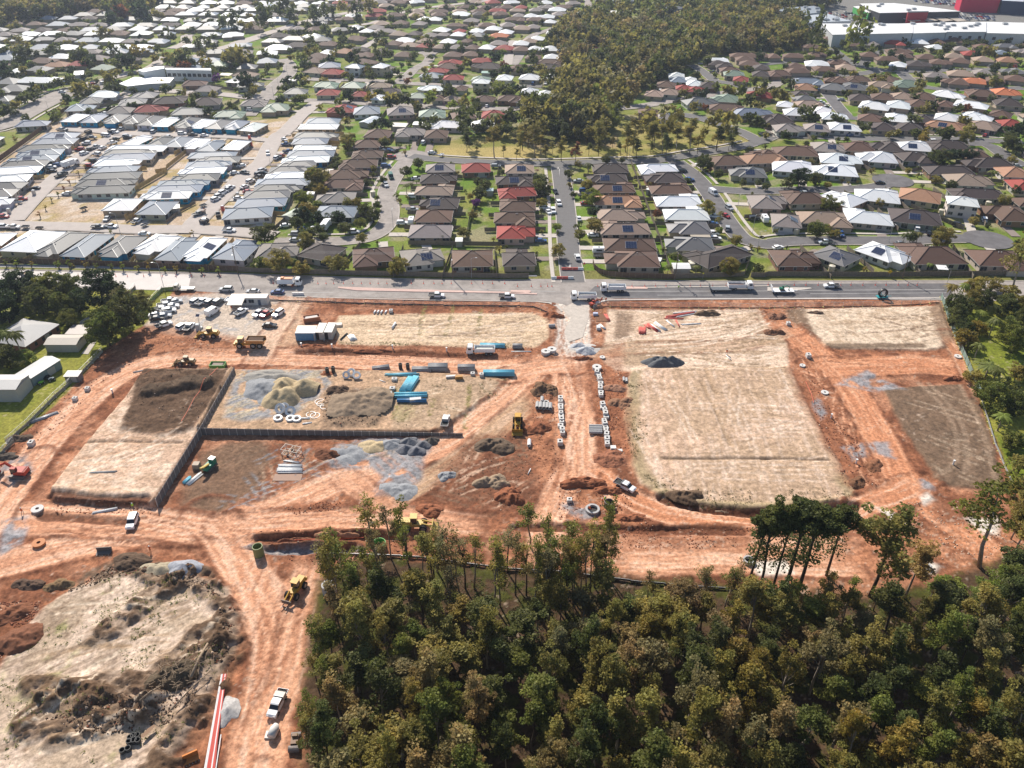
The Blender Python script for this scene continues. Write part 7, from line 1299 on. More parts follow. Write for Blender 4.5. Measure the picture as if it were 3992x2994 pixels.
# ------------------------------------------------------------------ pipes, pits and stores
M_PIPEC = mat('concrete_pipe', (.42,.41,.40),.85, noise=.15, nscale=3); M_PVCW = mat('white_plastic', (.78,.77,.75),.4); M_PVCB = mat('pale_blue_plastic', (.22,.58,.70),.4); M_PVCR = mat('red_plastic', (.62,.13,.10),.45); M_PVCG = mat('grey_plastic', (.38,.37,.36),.5); M_DARKPIPE = mat('dark_pipe', (.05,.05,.05),.6); M_TIMB = mat('pallet_timber', (.36,.26,.16),.9)
PI_ = {}
def pipe_mesh(L_, r, m_, hollow):
 k = (L_, r, m_.name)
 if k not in PI_:
  b = MB(); (b.ring((0,0,0), r, r * .8, L_,14,0, 'X') if hollow else b.tube([(-L_ / 2,0,0), (L_ / 2,0,0)], r,8)); PI_[k] = b.mesh('pipe', [m_], True) if not hollow else b.mesh('pipe', [m_])
 return PI_[k]
def pipes(reg, x, y, deg, L_, r, rows_, m_, label, group=None, jit=0.0, hollow=False, name='pipe_stack', pallet=True):
 g = G(reg, x, y); root = ob(name, None, None, (g[0], g[1], g[2]), math.radians(deg)); b0 = .12 if pallet else 0
 me = pipe_mesh(L_, r, m_, hollow)
 for j, n in enumerate(rows_):
  for i in range(n): ob('pipe', me, root, (rnd.uniform(-jit, jit), (i - (n - 1) / 2) * r * 2.05, b0 + r + j * r * 1.95), rnd.uniform(-jit, jit) * .12)
 if pallet:
  w_ = max(rows_) * r * 2.05
  for s in (-.35,.35): b = MB(); b.box((s * L_,0,.06), (.12, w_,.12)); ob('bearer', b.mesh('bearer', [M_TIMB]), root)
 return tag(root, label, 'pipes' if sum(rows_) > 1 else 'pipe', group)
pipes('C1',1072,792,14,5,.22, (4,3), M_PVCG, 'tilted bundle of grey pipes left of the row of stacks'); pipes('C1',1425,812,0,5.6,.2, (5,5,4), M_PVCG, 'grey pipe stack, first of the three beside the haul road'); pipes('C1',1565,800,0,5.6,.22, (6,6,6,5), M_PVCG, 'tallest grey pipe stack beside the haul road'); pipes('C1',1810,802,0,5.0,.2, (5,5,5,4), M_PVCG, 'grey pipe stack left of the pale blue stack')
pipes('C1',2090,842,0,9,.16, (7,7,6,5), M_PVCB, 'big pale blue pipe stack beside the haul road'); pipes('C1',1255,846,2,9,.13, (4,3), M_PVCB, 'long low pale blue pipe bundle below the grey stacks', jit=.6); pipes('C1',1295,938,76,7,.16, (6,6,5), M_PVCB, 'left pale blue stack pointing away on the grassy pad'); pipes('C1',1342,932,76,7,.16, (6,6,5), M_PVCB, 'right pale blue stack pointing away on the grassy pad')
pipes('C1',1330,1012,2,9,.15, (4,2), M_PVCB, 'upper pale blue bundle behind the small sprayer'); pipes('C1',1330,1034,3,9,.15, (4,2), M_PVCB, 'middle pale blue bundle behind the small sprayer'); pipes('C1',1340,1076,0,8,.2, (3,2), mat('blue_plastic', (.07,.22,.42),.4), 'darker blue bundle below the small sprayer'); pipes('C1',2035,600,-2,7.6,.15, (6,5,4), M_PVCB, 'pale blue bundle behind the tipper truck')
pipes('C2',38,610,0,3,.2, (4,4,3), M_PVCG, 'short grey pipe stack left of the junction rings'); pipes('C2',70,644,0,6,.1, (2,), M_PVCW, 'long thin white pipe below the short grey stack', pallet=False); pipes('C1',1185,425,80,3.6,.35, (1,), M_PVCW, 'lone white pipe on the upper left pad', pallet=False); pipes('C1',1087,900,-32,2.2,.12, (1,), M_PVCW, 'short white pipe left of the blue stacks', pallet=False)
for i, (x, y) in enumerate(((210,1118), (238,1120), (269,1122), (298,1124), (322,1128))): pipes('C2', x, y,86,2.5,.52, (1,), M_PIPEC, f'concrete pipe, {ORD[i]} from the left of the row of five', hollow=True, pallet=False, name='concrete_pipe')
pipes('C2',250,1068,86,2.2,.48, (1,), M_PIPEC, 'concrete pipe behind the row of five', hollow=True, pallet=False, name='concrete_pipe'); pipes('C2',335,432,5,2.0,.55, (1,), M_PIPEC, 'concrete pipe lying left of the entrance', hollow=True, pallet=False, name='concrete_pipe')
for i, (x, y) in enumerate(((955,890), (979,897))): pipes('C2', x, y,86,1.9,.35, (1,), M_PIPEC, ('left', 'right')[i] + ' of two short pipes beside the big pad', hollow=True, pallet=False, name='concrete_pipe')
for k, yy_ in enumerate((1295,1314,1333,1350)): pipes('C2',712, yy_,-1,3.4,.42, (1,), M_PIPEC, f'concrete pipe, {ORD[k]} from the top of the lying row of four', hollow=True, pallet=False, name='concrete_pipe')
pipes('D2',140,72,88,2.4,.5, (1,), M_PVCW, 'lone white pipe left of the central haul road', hollow=True, pallet=False, name='concrete_pipe'); pipes('D2',140,308,72,2.2,.12, (1,), M_PVCW, 'thin white pipe below the lone white pipe', pallet=False)
for i, x in enumerate((1020,1048,1078,1115)): pipes('C1', x,308,82,1.8,.3, (1,), M_PVCW, f'short white pipe, {ORD[i]} of four on the upper left pad', pallet=False)
for reg, x, y, d, L_, n, m_, l in (('C2',1105,465,84,4, (6,4), M_PVCR, 'leftmost red pipe bundle on the upper big pad'), ('C2',1135,462,82,4, (3,2), M_PVCR, 'second red pipe bundle on the upper big pad'), ('C2',1158,430,110,3, (3,), M_PVCR, 'short red pipes leaning right on the upper pad'), ('C2',1205,440,118,5.2, (4,3), M_PVCR, 'red pipe bundle left of the white bundle'), ('C2',1228,445,118,5, (2,2), M_PVCW, 'white pipes beside the red bundle'), ('C2',1272,430,120,5.6, (5,3), M_PVCW, 'white pipe bundle on the upper big pad'), ('C2',1355,402,113,4.6, (2,), M_PVCW, 'thin white pipes right of the white bundle'), ('C2',1420,402,96,4.4, (2,), M_PVCR, 'thin pink red pipes right of the white bundle'), ('C2',1440,330,18,10, (4,3), M_PVCR, 'long red pipes fanned beside the brown heap'), ('C2',1500,325,20,8, (4,), M_PVCW, 'long white pipes fanned beside the brown heap'), ('C2',1480,305,9,8, (2,), M_PVCW, 'upper white pipe of the fan'), ('C2',1390,360,-4,6, (2,), M_PVCR, 'red pipes at the tip of the fan'), ('C2',1532,407,6,6.4, (2,), M_PVCW, 'single long pale pipe below the fan'), ('C2',1860,700,-70,3.0, (1,), M_PVCW, 'white pipe beside two workers'' tools'), ('C2',812,352,100,4.6, (4,), M_PVCR, 'red pipes right of the steel mesh'), ('C2',770,430,115,3.4, (3,), M_PVCW, 'white pipes below the steel mesh'),
  ('D0',905,650,18,5.2, (3,2), M_PVCW, 'white pipes lying beside the worker and car'), ('D0',895,312,3,6, (2,), M_PVCG, 'thin grey pipes on the left pad'), ('D0',1680,372,66,4.6, (5,2), M_PVCW, 'white pipe bundle beside the drilling rig'), ('D0',1613,386,66,2.4, (3,3), M_PVCB, 'small blue pipe bundle beside the white one'), ('D1',290,262,0,5.5, (5,3), M_PVCW, 'upper white pipes on the mesh bench'), ('D1',290,300,0,6, (7,4), M_PVCW, 'lower white pipe bundle above the brown slab'), ('D1',303,222,-12,4, (2,), M_PVCW, 'thin white pipe below the steel frame'), ('C0',1210,812,25,3.6, (2,), M_PVCG, 'two grey pipes at the upper left pad corner'), ('C0',380,1215,42,7, (5,3), M_GALV, 'bundle of steel tubes beside the left fence'), ('C1',825,525,-62,3.6, (8,3), M_PVCW, 'white pipes beside the shipping containers'), ('C1',755,515,70,4, (2,1), M_DARKPIPE, 'black pipes beside the shipping containers'), ('C1',440,1262,15,2.4, (2,), M_PVCW, 'short white pipe below the white coils'), ('C1',425,1220,-3,2.4, (2,), M_PVCW, 'short white pipe right of the white coils')):
 pipes(reg, x, y, d, L_,.13, n, m_, l, jit=.25, pallet=False)
# the long red and white pipes at the bottom
def longpipe(a, b, r, m_, label):
 A = G(*a); B = G(*b); mb = MB(); mid = ((A[0] + B[0]) / 2, (A[1] + B[1]) / 2, (A[2] + B[2]) / 2); mb.tube([(A[0] - mid[0], A[1] - mid[1], A[2] - mid[2] + r + .25), (B[0] - mid[0], B[1] - mid[1], B[2] - mid[2] + r + .25)], r,8); return tag(ob('long_pipe', mb.mesh('long_pipe', [m_]), None, mid), label, 'pipe')
nm_ = ('white', 'white', 'red', 'red', 'red', 'white', 'red');
for i, c in enumerate(nm_):
 longpipe(('E0', 1915 + i * 6.5,640), ('E0', 1750 + i * 13,1560),.12, M_PVCW if c == 'white' else M_PVCR, f'long {c} pipe, {ORD[i]} from the left in the long bundle')
for i, (c, x0, x1) in enumerate((('white',1860,1815), ('red',1872,1828), ('red',1885,1842), ('white',1910,1850))): longpipe(('E0', x0,1160), ('E0', x1,1560),.1, M_PVCW if c == 'white' else M_PVCR, f'shorter {c} pipe, {ORD[i]} from the left right of the long bundle')
# pits of precast concrete, each with an open top
def pit_mesh(w_, d_, h, hole=.55):
 b = MB(); t = .12
 b.box((0, d_ / 2 - t / 2, h / 2), (w_, t, h)); b.box((0, -d_ / 2 + t / 2, h / 2), (w_, t, h)); b.box((w_ / 2 - t / 2,0, h / 2), (t, d_ - 2 * t, h)); b.box((-w_ / 2 + t / 2,0, h / 2), (t, d_ - 2 * t, h)); b.box((0,0,.05), (w_ - 2 * t, d_ - 2 * t,.1)); return b.mesh('pit_body', [mat('precast_concrete', (.60,.58,.55),.85, noise=.12, nscale=3)])
lidb = MB(); lidb.box((0,.42,0), (1.1,.3,.12)); lidb.box((0,-.42,0), (1.1,.3,.12)); lidb.box((.4,0,0), (.3,.54,.12)); lidb.box((-.4,0,0), (.3,.54,.12)); LID = lidb.mesh('lid', [MATS['precast_concrete'] if 'precast_concrete' in MATS else mat('precast_concrete', (.60,.58,.55),.85, noise=.12, nscale=3)])
pits = [pit_mesh(1.3,1.6,1.0), pit_mesh(1.2,1.2,.8), pit_mesh(1.5,1.3,.6)]
def pit(reg, x, y, k, label, rz=0.0, group=None):
 g = G(reg, x, y); r = ob('concrete_pit', None, None, g, rz); ob('pit_body', pits[k], r); ob('lid', LID, r, (0,0, (1.0,.8,.6)[k] + .07), scale=((1.1,1.3,1), (1,1,1), (1.25,1.1,1))[k]); return tag(r, label, 'pit', group)
for i, (x, y) in enumerate(((409,1060), (409,1085), (410,1120), (411,1150), (413,1183), (414,1205), (417,1240), (420,1262), (410,1290), (424,1330), (427,1355))): pit('C2', x, y, i % 3, f'precast pit, {ORD[i]} from the top of the row left of the haul road')
for i, (x, y) in enumerate(((722,832), (735,848), (742,872), (746,890), (755,925), (750,955), (752,975), (757,1005), (758,1030), (772,1110), (775,1135), (790,1155), (797,1190), (803,1215), (785,1250), (790,1275), (797,1310), (800,1335), (806,1370), (810,1395), (812,1425))[:21]): pit('C2', x, y, (i * 2) % 3, f"precast pit, {(ORD + ['twenty-fifth'])[i]} from the top of the row right of the haul road", rz=rnd.uniform(-.2,.2))
for reg, x, y, k, l in (('D2',810,40,0, 'precast pit at the lower end of the right row'), ('D2',812,80,1, 'last precast pit of the right row'), ('D2',405,68,0, 'lone precast pit at the lower left of the haul road'), ('C1',1160,302,1, 'precast pit beside the four short pipes'), ('C1',1865,852,1, 'white pit left of the blue stack'), ('C1',1942,856,1, 'small white pit next to the blue stack'), ('C0',757,975,1, 'square concrete pit beside the left fence'), ('D0',275,75,0, 'square concrete pit set in gravel at the left'), ('C3',178,410,1, 'small pit with dark opening left of the far right pad'), ('C3',350,690,0, 'dark mouthed pit beside the right haul road'), ('C0',650,1060,1, 'square pit in the gravel patch by the fence'), ('D2',486,566,1, 'square pit left of the ring pit'), ('C1',1190,890,2, 'white crate, upper of the pile left of the blue stacks'), ('C1',1172,970,2, 'white crate, lower of the pile left of the blue stacks'), ('C1',1150,1020,1, 'white bags beside the blue stacks')):
 pit(reg, x, y, k, l)
def ringpit(reg, x, y, ro, h, m_, label, inner=.7, name='concrete_ring', lid=False):
 g = G(reg, x, y); r = ob(name, None, None, g); b = MB(); b.ring((0,0, h / 2), ro, ro * inner, h,22); ob('ring', b.mesh('ring', [m_]), r)
 if lid: b = MB(); b.ring((0,0, h + .08), ro * 1.04, ro * .32,.16,22); ob('lid', b.mesh('lid', [m_]), r)
 else: b = MB(); b.tube([(0,0,.02), (0,0,.05)], ro * inner * .99,16); ob('floor', b.mesh('floor', [M_DARKP]), r)
 return tag(r, label, 'ring')
PC = MATS['precast_concrete']
ringpit('C2',282,662,1.35,.9, PC, 'left white round chamber beside the junction', lid=True); ringpit('C2',334,640,1.35,.7, PC, 'right white round chamber beside the junction', lid=True); ringpit('C2',722,792,1.3,.7, PC, 'round white chamber at the top of the right row', lid=True); ringpit('C2',770,697,.8,.2, PC, 'flat round lid above the row of pits', lid=True)
ringpit('D2',685,640,1.65,.6, M_PIPEC, 'open concrete ring pit in grey gravel'); ringpit('D2',825,605,1.1,1.5, M_STEEL, 'dark standing shaft right of the ring pit',.85); ringpit('D1',625,1345,1.3,2.2, M_PIPEC, 'round concrete shaft beside the bush',.75); ringpit('D1',24,1025,1.1,2.6, mat('olive_pipe', (.20,.24,.10),.6), 'green topped shaft at the left end of the trench',.85); ringpit('D1',1062,955,1.4,1.4, mat('green_pipe', (.12,.34,.08),.6), 'green rimmed shaft at the right end of the trench',.88)
ringpit('D3',1370,1135,1.1,.5, M_PIPEC, 'concrete ring in the pale slab at lower right',.6); ringpit('C3',300,770,.8,.3, PC, 'white round lid in the red ground', lid=True); ringpit('C3',492,1003,1.0,.3, PC, 'white round lid beside the right haul road', lid=True); ringpit('C3',1640,690,1.0,.25, PC, 'white round lid by the green fence', lid=True); ringpit('C2',285,1080,.8,.25, PC, 'flat concrete ring behind the five pipes',.6); ringpit('D2',345,1060,1.4,.7, M_PIPEC, 'ring pit seen through the bush edge'); ringpit('D0',325,635,1.3,.25, PC, 'flat round slab near the worker in red', lid=True); ringpit('D2',2030,1085,1.2,.8, M_PIPEC, 'ring pit behind the leftmost pine',.7); ringpit('D0',340,935,1.3,.5, mat('orange_lid', (.50,.20,.08),.7), 'orange lidded chamber in the left dirt', lid=True)
def coil(reg, x, y, r, tilt, label):
 g = G(reg, x, y); o = ob('pipe_coil', None, None, (g[0], g[1], g[2] + (.3 if tilt < .3 else r * .8)), rnd.uniform(-.5,.5)); o.rotation_euler[0] = tilt
 for k in range(3): b = MB(); b.ring((0,0, -.18 + k * .2), r - .04 * k, r * .55,.18,18); ob('coil_layer', b.mesh('coil_layer', [M_PVCW]), o)
 return tag(o, label, 'coil')
for i, (x, y, r, t) in enumerate(((210,1165,1.5,.9), (245,1150,1.3,.9), (297,1188,1.45,.7), (187,1225,1.25,.1), (293,1228,1.2,.1), (347,1230,1.25,.15))): coil('C1', x, y, r, t, f'white drain pipe coil, {ORD[i]} of the pile below the sand')
for i, (x, y, r, t) in enumerate(((778,868,1.15,.8), (820,850,1.3,.9), (868,872,1.2,.6))): coil('C1', x, y, r, t, ('left', 'middle', 'right')[i] + ' white pipe coil above the brown soil heap')
for i, (x, y) in enumerate(((470,1185), (505,1195), (590,1115), (560,1090), (545,1075))): b = MB(); b.ring((0,0,.06),1.3,1.18,.1,20); g = G('C1', x, y); tag(ob('plastic_hoop', b.mesh('plastic_hoop', [M_PVCW]), None, g), f'thin white plastic hoop, {ORD[i]} from the left of the scattered ones', 'hoop')
for i, (reg, x, y) in enumerate((('C1',388,600), ('C1',652,612), ('C1',1174,618), ('C1',1640,640), ('C3',548,1215), ('D3',763,235), ('D3',1600,245), ('C0',972,1000), ('C3',548,1200), ('C3',1640,640), ('D1',115,290))[:8]):
 g = G(reg, x, y); b = MB(); b.tube([(0,0,-.2), (0,0,1.2)],.2,8); r = ob('riser_pipe', None, None, g); ob('shaft', b.mesh('shaft', [M_PVCW]), r); b = MB(); b.tube([(0,0,1.2), (0,0,1.32)],.28,8); ob('cap', b.mesh('cap', [M_PVCW]), r); tag(r, ('white riser pipe left of the containers', 'white riser pipe in front of the containers', 'white riser pipe in the red bank, left', 'white riser pipe in the red bank, beside the tipper', 'white riser pipe in the right hand earth', 'white riser pipe beside the right haul road', 'white riser pipe on the brown pad', 'white riser pipe beside the left haul road')[i], 'riser')
for i, (x, y) in enumerate(((1243,792), (1306,792), (612,828), (664,818))): g = G('C1', x, y); b = MB(); b.ring((0,0,.9),.55,.42,1.8,14); tag(ob('black_shaft', b.mesh('black_shaft', [M_DARKPIPE]), None, g), ('left of two black shafts above the blue bundle', 'right of two black shafts above the blue bundle', 'left black standing pipe by the gravel', 'right black standing pipe by the gravel')[i], 'shaft')
# ------------------------------------------------------------------ larger buildings
def simple(c): return mat('paint_' + '_'.join(str(int(v * 100)) for v in c), c,.6, noise=.08, nscale=.5)
def prism(reg, s, h, wc, rc, label, name='warehouse', cat='building', units=0, z0=-.2, wins=0):
 pts = poly(reg, s, h); n = len(pts)
 a = sum(pts[i][0] * pts[(i + 1) % n][1] - pts[(i + 1) % n][0] * pts[i][1] for i in range(n))
 if a < 0: pts = pts[::-1]
 cx = sum(p[0] for p in pts) / n; cy = sum(p[1] for p in pts) / n; q = [(x - cx, y - cy) for x, y in pts]; root = ob(name, None, None, (cx, cy,0))
 b = MB(); b.add([(x, y, z0) for x, y in q] + [(x, y, h - .1) for x, y in q], [(i, (i + 1) % n, (i + 1) % n + n, i + n) for i in range(n)]); ob('wall', b.mesh('wall', [simple(wc)]), root)
 b = MB(); e = [(x * 1.012, y * 1.012) for x, y in q]; b.add([(x, y, h - .15) for x, y in e] + [(x, y, h + .15) for x, y in e], [tuple(range(n, 2 * n)), tuple(range(n - 1,-1,-1))] + [(i, (i + 1) % n, (i + 1) % n + n, i + n) for i in range(n)]); ob('roof', b.mesh('roof', [mat('flatroof_' + '_'.join(str(int(v * 100)) for v in rc), rc,.5, noise=.08, nscale=.1)]), root)
 for k in range(units):
  x, y = rnd.uniform(min(p[0] for p in q), max(p[0] for p in q)) * .85, rnd.uniform(min(p[1] for p in q), max(p[1] for p in q)) * .7
  if pinside(x, y, q): u = MB(); u.box((0,0,.9), (3.4,2.2,1.3)); u.box((2.2,0,.6), (1.2,.7,.6)); ob('air_unit', u.mesh('air_unit', [M_GALV]), root, (x, y, h + .1))
 if wins:
  i = min(range(n), key=lambda i: (q[i][1] + q[(i + 1) % n][1])); p0, p1 = q[i], q[(i + 1) % n]; an = math.atan2(p1[1] - p0[1], p1[0] - p0[0])
  for k in range(wins): t = (k + .5) / wins; ob('window', WIN['c'][1] if h > 5 else WIN['a'][1], root, (p0[0] + (p1[0] - p0[0]) * t + .1 * math.sin(an), p0[1] + (p1[1] - p0[1]) * t - .1 * math.cos(an), h * .55), an)
 return tag(root, label, cat)
wht = (.75,.74,.72); gry = (.30,.32,.34)
prism('A3', '470,205 1130,205 1250,215 1250,285 565,300',9, (.50,.52,.53), wht, 'left section of the long white roofed warehouse', units=6, wins=0); prism('A3', '1135,205 1540,195 1540,280 1255,288 1250,215',8.5, (.50,.52,.53), wht, 'second section of the long white roofed warehouse', units=6); prism('A3', '1545,195 1885,190 1885,275 1545,275',8.8, (.50,.52,.53), wht, 'third section of the long white roofed warehouse', units=6, wins=4); prism('A3', '1890,190 2500,205 2500,300 1890,285',8.2, (.55,.55,.55), wht, 'right section of the long white roofed warehouse', units=6, wins=4)
prism('A3', '30,75 400,52 520,105 240,128',8, gry, (.26,.29,.32), 'grey roofed store at the left of the car lot', units=5); prism('A3', '240,155 490,112 720,182 320,196',7, (.5,.5,.5), (.42,.45,.48), 'grey roofed annex behind the long warehouse', units=7); prism('A3', '800,32 1090,28 1400,62 1660,98 970,112 880,80',8, (.06,.06,.065), wht, 'white roofed shopping hall with dark front', units=4); prism('A3', '740,58 820,50 910,100 870,112',6, (.10,.45,.12), wht, 'green sided wing of the shopping hall')
prism('A3', '1210,98 1390,96 1385,104 1215,108',9.5, (.35,.02,.03), (.08,.08,.08), 'dark red entrance portal of the shopping hall'); prism('A3', '1640,-40 2000,-30 2010,0 1680,-8',11, (.50,.01,.05), (.55,.03,.08), 'bright red store at the top right'); prism('A3', '2010,-30 2500,0 2500,30 2030,5',11, (.02,.04,.09), (.5,.5,.55), 'dark blue store at the top right corner')
for i, x in enumerate((1120,1270,1400,1520)): prism('A3', f'{x},138 {x + 60},134 {x + 200},176 {x + 120},186',3.2, (.2,.17,.13), (.45,.38,.30), f'striped shade roof, {ORD[i]} from the left in the car lot', 'shade_roof', 'shade roof', z0=2.9)
prism('A0', '1190,605 1340,576 1415,572 1415,592 1235,622',7, wht, (.70,.72,.75), 'white two storey block, left one of the pair', 'building', wins=5); prism('A0', '1425,588 1815,590 1820,608 1430,600',7, wht, (.66,.68,.72), 'white two storey block, right one of the pair', 'building', wins=9); prism('A0', '1030,722 1160,666 1500,672 1460,716 1300,722 1100,745',3.6, (.42,.42,.40), wht, 'low white roofed building below the white pair', 'building'); prism('A0', '640,615 725,610 720,645 635,650',3.2, (.4,.4,.4), (.8,.8,.8), 'small glaring white roof by the wide road', 'shed')
for s, h, rc, l in (('1000,165 1180,175 1180,200 1005,217',6, (.17,.18,.18), 'dark grey pitched hall among the creek trees'), ('1290,62 1480,52 1450,80 1300,84',6, (.07,.075,.085), 'dark roofed school block at the top'), ('1230,85 1460,82 1440,105 1235,100',4, (.62,.60,.58), 'long white school roof at the top'), ('820,92 980,92 1000,115 860,130',4, (.66,.65,.63), 'white folded roof above the creek wood'), ('705,-10 860,-10 865,10 715,10',5, (.40,.42,.44), 'grey terrace block at the top, left one'), ('880,-10 1040,-5 1040,12 885,12',5, (.42,.42,.42), 'grey terrace block at the top, right one'), ('1300,178 1540,168 1600,182 1310,200',4, (.52,.55,.58), 'long pale roof among the wood'), ('780,210 930,222 925,236 790,228',4, (.5,.53,.55), 'small pale roof left of the dark grey hall'), ('1120,88 1190,84 1195,96 1130,102',4, (.45,.45,.45), 'small grey roof near the white folded roof')):
 prism('A2', s, h, (.33,.30,.27), rc, l, 'hall')
cl = MB(); pcx = poly('A3', '540,100 760,110 880,190 560,185 520,110'); pc2 = poly('A3', '970,150 1250,165 1700,180 1950,190 1950,140 1700,120 1000,125'); pc3 = poly('A3', '1350,-20 1640,20 2212,70 2212,110 1700,60 1250,20')
cm = [mat('far_car_' + str(i), c,.35) for i, c in enumerate(((.65,.65,.65), (.05,.05,.06), (.3,.31,.33), (.35,.03,.03), (.04,.08,.25)))]
for pc in (pcx, pc2, pc3):
 x0, x1 = min(p[0] for p in pc), max(p[0] for p in pc); y0, y1 = min(p[1] for p in pc), max(p[1] for p in pc); y = y0
 while y < y1:
  x = x0
  while x < x1:
   if pinside(x, y, pc) and rnd.random() < .7: k = rnd.choice((0,0,2,2,1,3,4)); cl.box((x, y,.6), (1.8,4.4,.7), mi=k); cl.box((x, y - .2,1.15), (1.6,2.2,.5), mi=1, taper=(.85,.7))
   x += 2.8
  y += 8.5
tag(ob('distant_parked_cars', cl.mesh('distant_parked_cars', cm)), 'hundreds of cars parked in the shopping lots at the top right', kind='stuff')
def block(reg, x1, y1, x2, y2, w_, h, kind, rc, wc, label, name='shed', cat='shed', z=None, metal=True):
 a = W(reg, x1, y1, h); b = W(reg, x2, y2, h); L_ = math.hypot(b[0] - a[0], b[1] - a[1]); an = math.atan2(b[1] - a[1], b[0] - a[0]); root = ob(name, None, None, ((a[0] + b[0]) / 2, (a[1] + b[1]) / 2, gz((a[0] + b[0]) / 2, (a[1] + b[1]) / 2) if z is None else z), an)
 rf = MB(); wl = MB()
 if kind == 'hip': hip(rf, -L_ / 2 - .4, L_ / 2 + .4, -w_ / 2 - .4, w_ / 2 + .4, h,.36)
 elif kind == 'gable':
  t = w_ / 2 + .25; r = t * .22; e = L_ / 2 + .2; rf.add([(-e, -t, h), (e, -t, h), (e,0, h + r), (-e,0, h + r), (e, t, h), (-e, t, h)], [(0,1,2,3), (3,2,4,5)]); rf.add([(-e, -t, h - .1), (e, -t, h - .1), (e, t, h - .1), (-e, t, h - .1)], [(3,2,1,0)]); wl.add([(-L_ / 2, -w_ / 2, h - .05), (-L_ / 2, w_ / 2, h - .05), (-L_ / 2,0, h + r - .06), (L_ / 2, -w_ / 2, h - .05), (L_ / 2, w_ / 2, h - .05), (L_ / 2,0, h + r - .06)], [(0,2,1), (3,4,5)])
 else: rf.box((0,0, h + .1), (L_ + .4, w_ + .4,.14), rx=.05)
 if wc: wl.box((0,0, h / 2 - .1), (L_, w_, h)); ob('wall', wl.mesh('wall', [M_WALL]), root, color=wc)
 else:
  for sx in (-.46,0,.46):
   for sy in (-.45,.45): p_ = MB(); p_.tube([(sx * L_, sy * w_,0), (sx * L_, sy * w_, h)],.06,6); ob('post', p_.mesh('post', [M_GALV]), root)
 ob('roof', rf.mesh('roof', [M_METAL if metal else M_TILE]), root, color=rc)
 if wc:
  d = MB(); d.box((0,0,0), (min(2.6, L_ * .4),.06,2.1)); ob('door', d.mesh('door', [M_GARAGE]), root, (L_ * .15, -w_ / 2 - .03,1.05))
 return tag(root, label, cat)
b = block('C0',60,570,350,385,13,2.7, 'hip', (.36,.35,.34), (.24,.11,.075), 'large grey metal roofed brick house at the far left', 'house', 'house'); [ob('window', WIN['b'][1], b, (-6 + i * 3,-6.55,1.4)) for i in range(5)]
block('C0',420,540,690,540,5.6,2.7, 'gable', (.42,.37,.31), (.40,.38,.34), 'cream metal shed with blue clutter beside it', 'shed'); block('C0',600,455,770,458,5,2.4, 'flat', (.30,.25,.22), None, 'rusty open carport roof under the big trees', 'carport', 'carport'); block('C0',200,855,450,700,5.5,2.8, 'gable', (.50,.50,.48), (.20,.25,.26), 'long pale metal shed with blue grey wall', 'shed'); block('C0',-100,905,190,905,7,4.2, 'gable', (.52,.50,.47), (.40,.39,.38), 'tall metal shed at the left edge'); block('C0',570,835,685,835,2.6,2.0, 'flat', (.62,.60,.55), (.20,.19,.18), 'small white roofed trailer hut beside the fence', 'hut', 'hut')
quad_px('concrete_pad', 'C0', '700,660 790,560 830,560 760,665',.12, M_CONC); quad_px('concrete_pad', 'C0', '660,400 760,340 790,360 700,410',.12, M_CONC)
for i, (x, y, c, l) in enumerate(((440,870, (.05,.10,.14), 'quad bike beside the long metal shed'), (350,900, (.20,.50,.05), 'green and black quad bike by the sheds'), (400,850, (.03,.03,.04), 'black mower beside the quad bikes'), (150,1010, (.02,.05,.07), 'dark barrels beside the tall shed'))):
 r = ob('quad_bike' if i < 3 else 'barrel', None); bb = MB(); bb.box((0,0,.65), (1.5,.7,.35)); bb.box((-.2,0,.9), (.7,.4,.2)); ob('body', bb.mesh('body', [M_PAINT]), r, color=c); add_wheels(r, 'c', [(-.6,.45), (-.6,-.45), (.6,.45), (.6,-.45)]); tag(r, l, 'quad bike' if i < 3 else 'barrel'); place(r, 'C0', x, y, rnd.uniform(0,180))
# sheds, carports, tanks in the gardens
for reg, x1, y1, x2, y2, w_, kind, c, l in (('B2',1380,1185,1520,1185,4.5, 'gable', wht, 'white garden shed behind the corner fence'), ('B1',1720,958,1775,958,3.4, 'gable', wht, 'small white shed on the lawn'), ('B1',440,555,500,555,3, 'gable', wht, 'white shed beside the estate stack'), ('B1',600,360,660,360,3, 'gable', (.6,.5,.45), 'pink white shed beside the brown roof column'), ('B1',1985,530,2040,530,3, 'flat', (.3,.4,.42), 'blue grey shed between lawns'), ('A1',1170,1075,1295,1080,6, 'flat', (.55,.52,.47), 'long cream shed behind the grey hipped roof'), ('A1',1360,1060,1450,1065,6, 'gable', wht, 'white gabled shed in the row of three'), ('A1',1455,1080,1570,1082,6, 'flat', wht, 'white flat shed in the row of three'), ('A1',1600,1085,1640,1088,4, 'flat', wht, 'smallest white shed of the row of three'), ('A1',925,1060,1030,1010,6, 'gable', (.45,.50,.55), 'blue grey workshop behind the silver roof'), ('B2',1160,520,1180,525,2.2, 'flat', wht, 'round white tank cover by the fence'), ('A1',1945,620,2040,622,6, 'gable', (.25,.40,.33), 'green shed behind the dark roofs'), ('A1',260,690,340,692,4, 'flat', (.6,.6,.6), 'pale shed roof near the red roof'), ('B0',1480,680,1545,672,4, 'flat', wht, 'white slab roof beside the corner estate house'), ('B1',260,760,370,700,4.5, 'gable', (.30,.34,.27), 'pale green long shed below the veranda house')):
 block(reg, x1, y1, x2, y2, w_,2.4, kind, c, (.42,.38,.33), l, z=-.05)
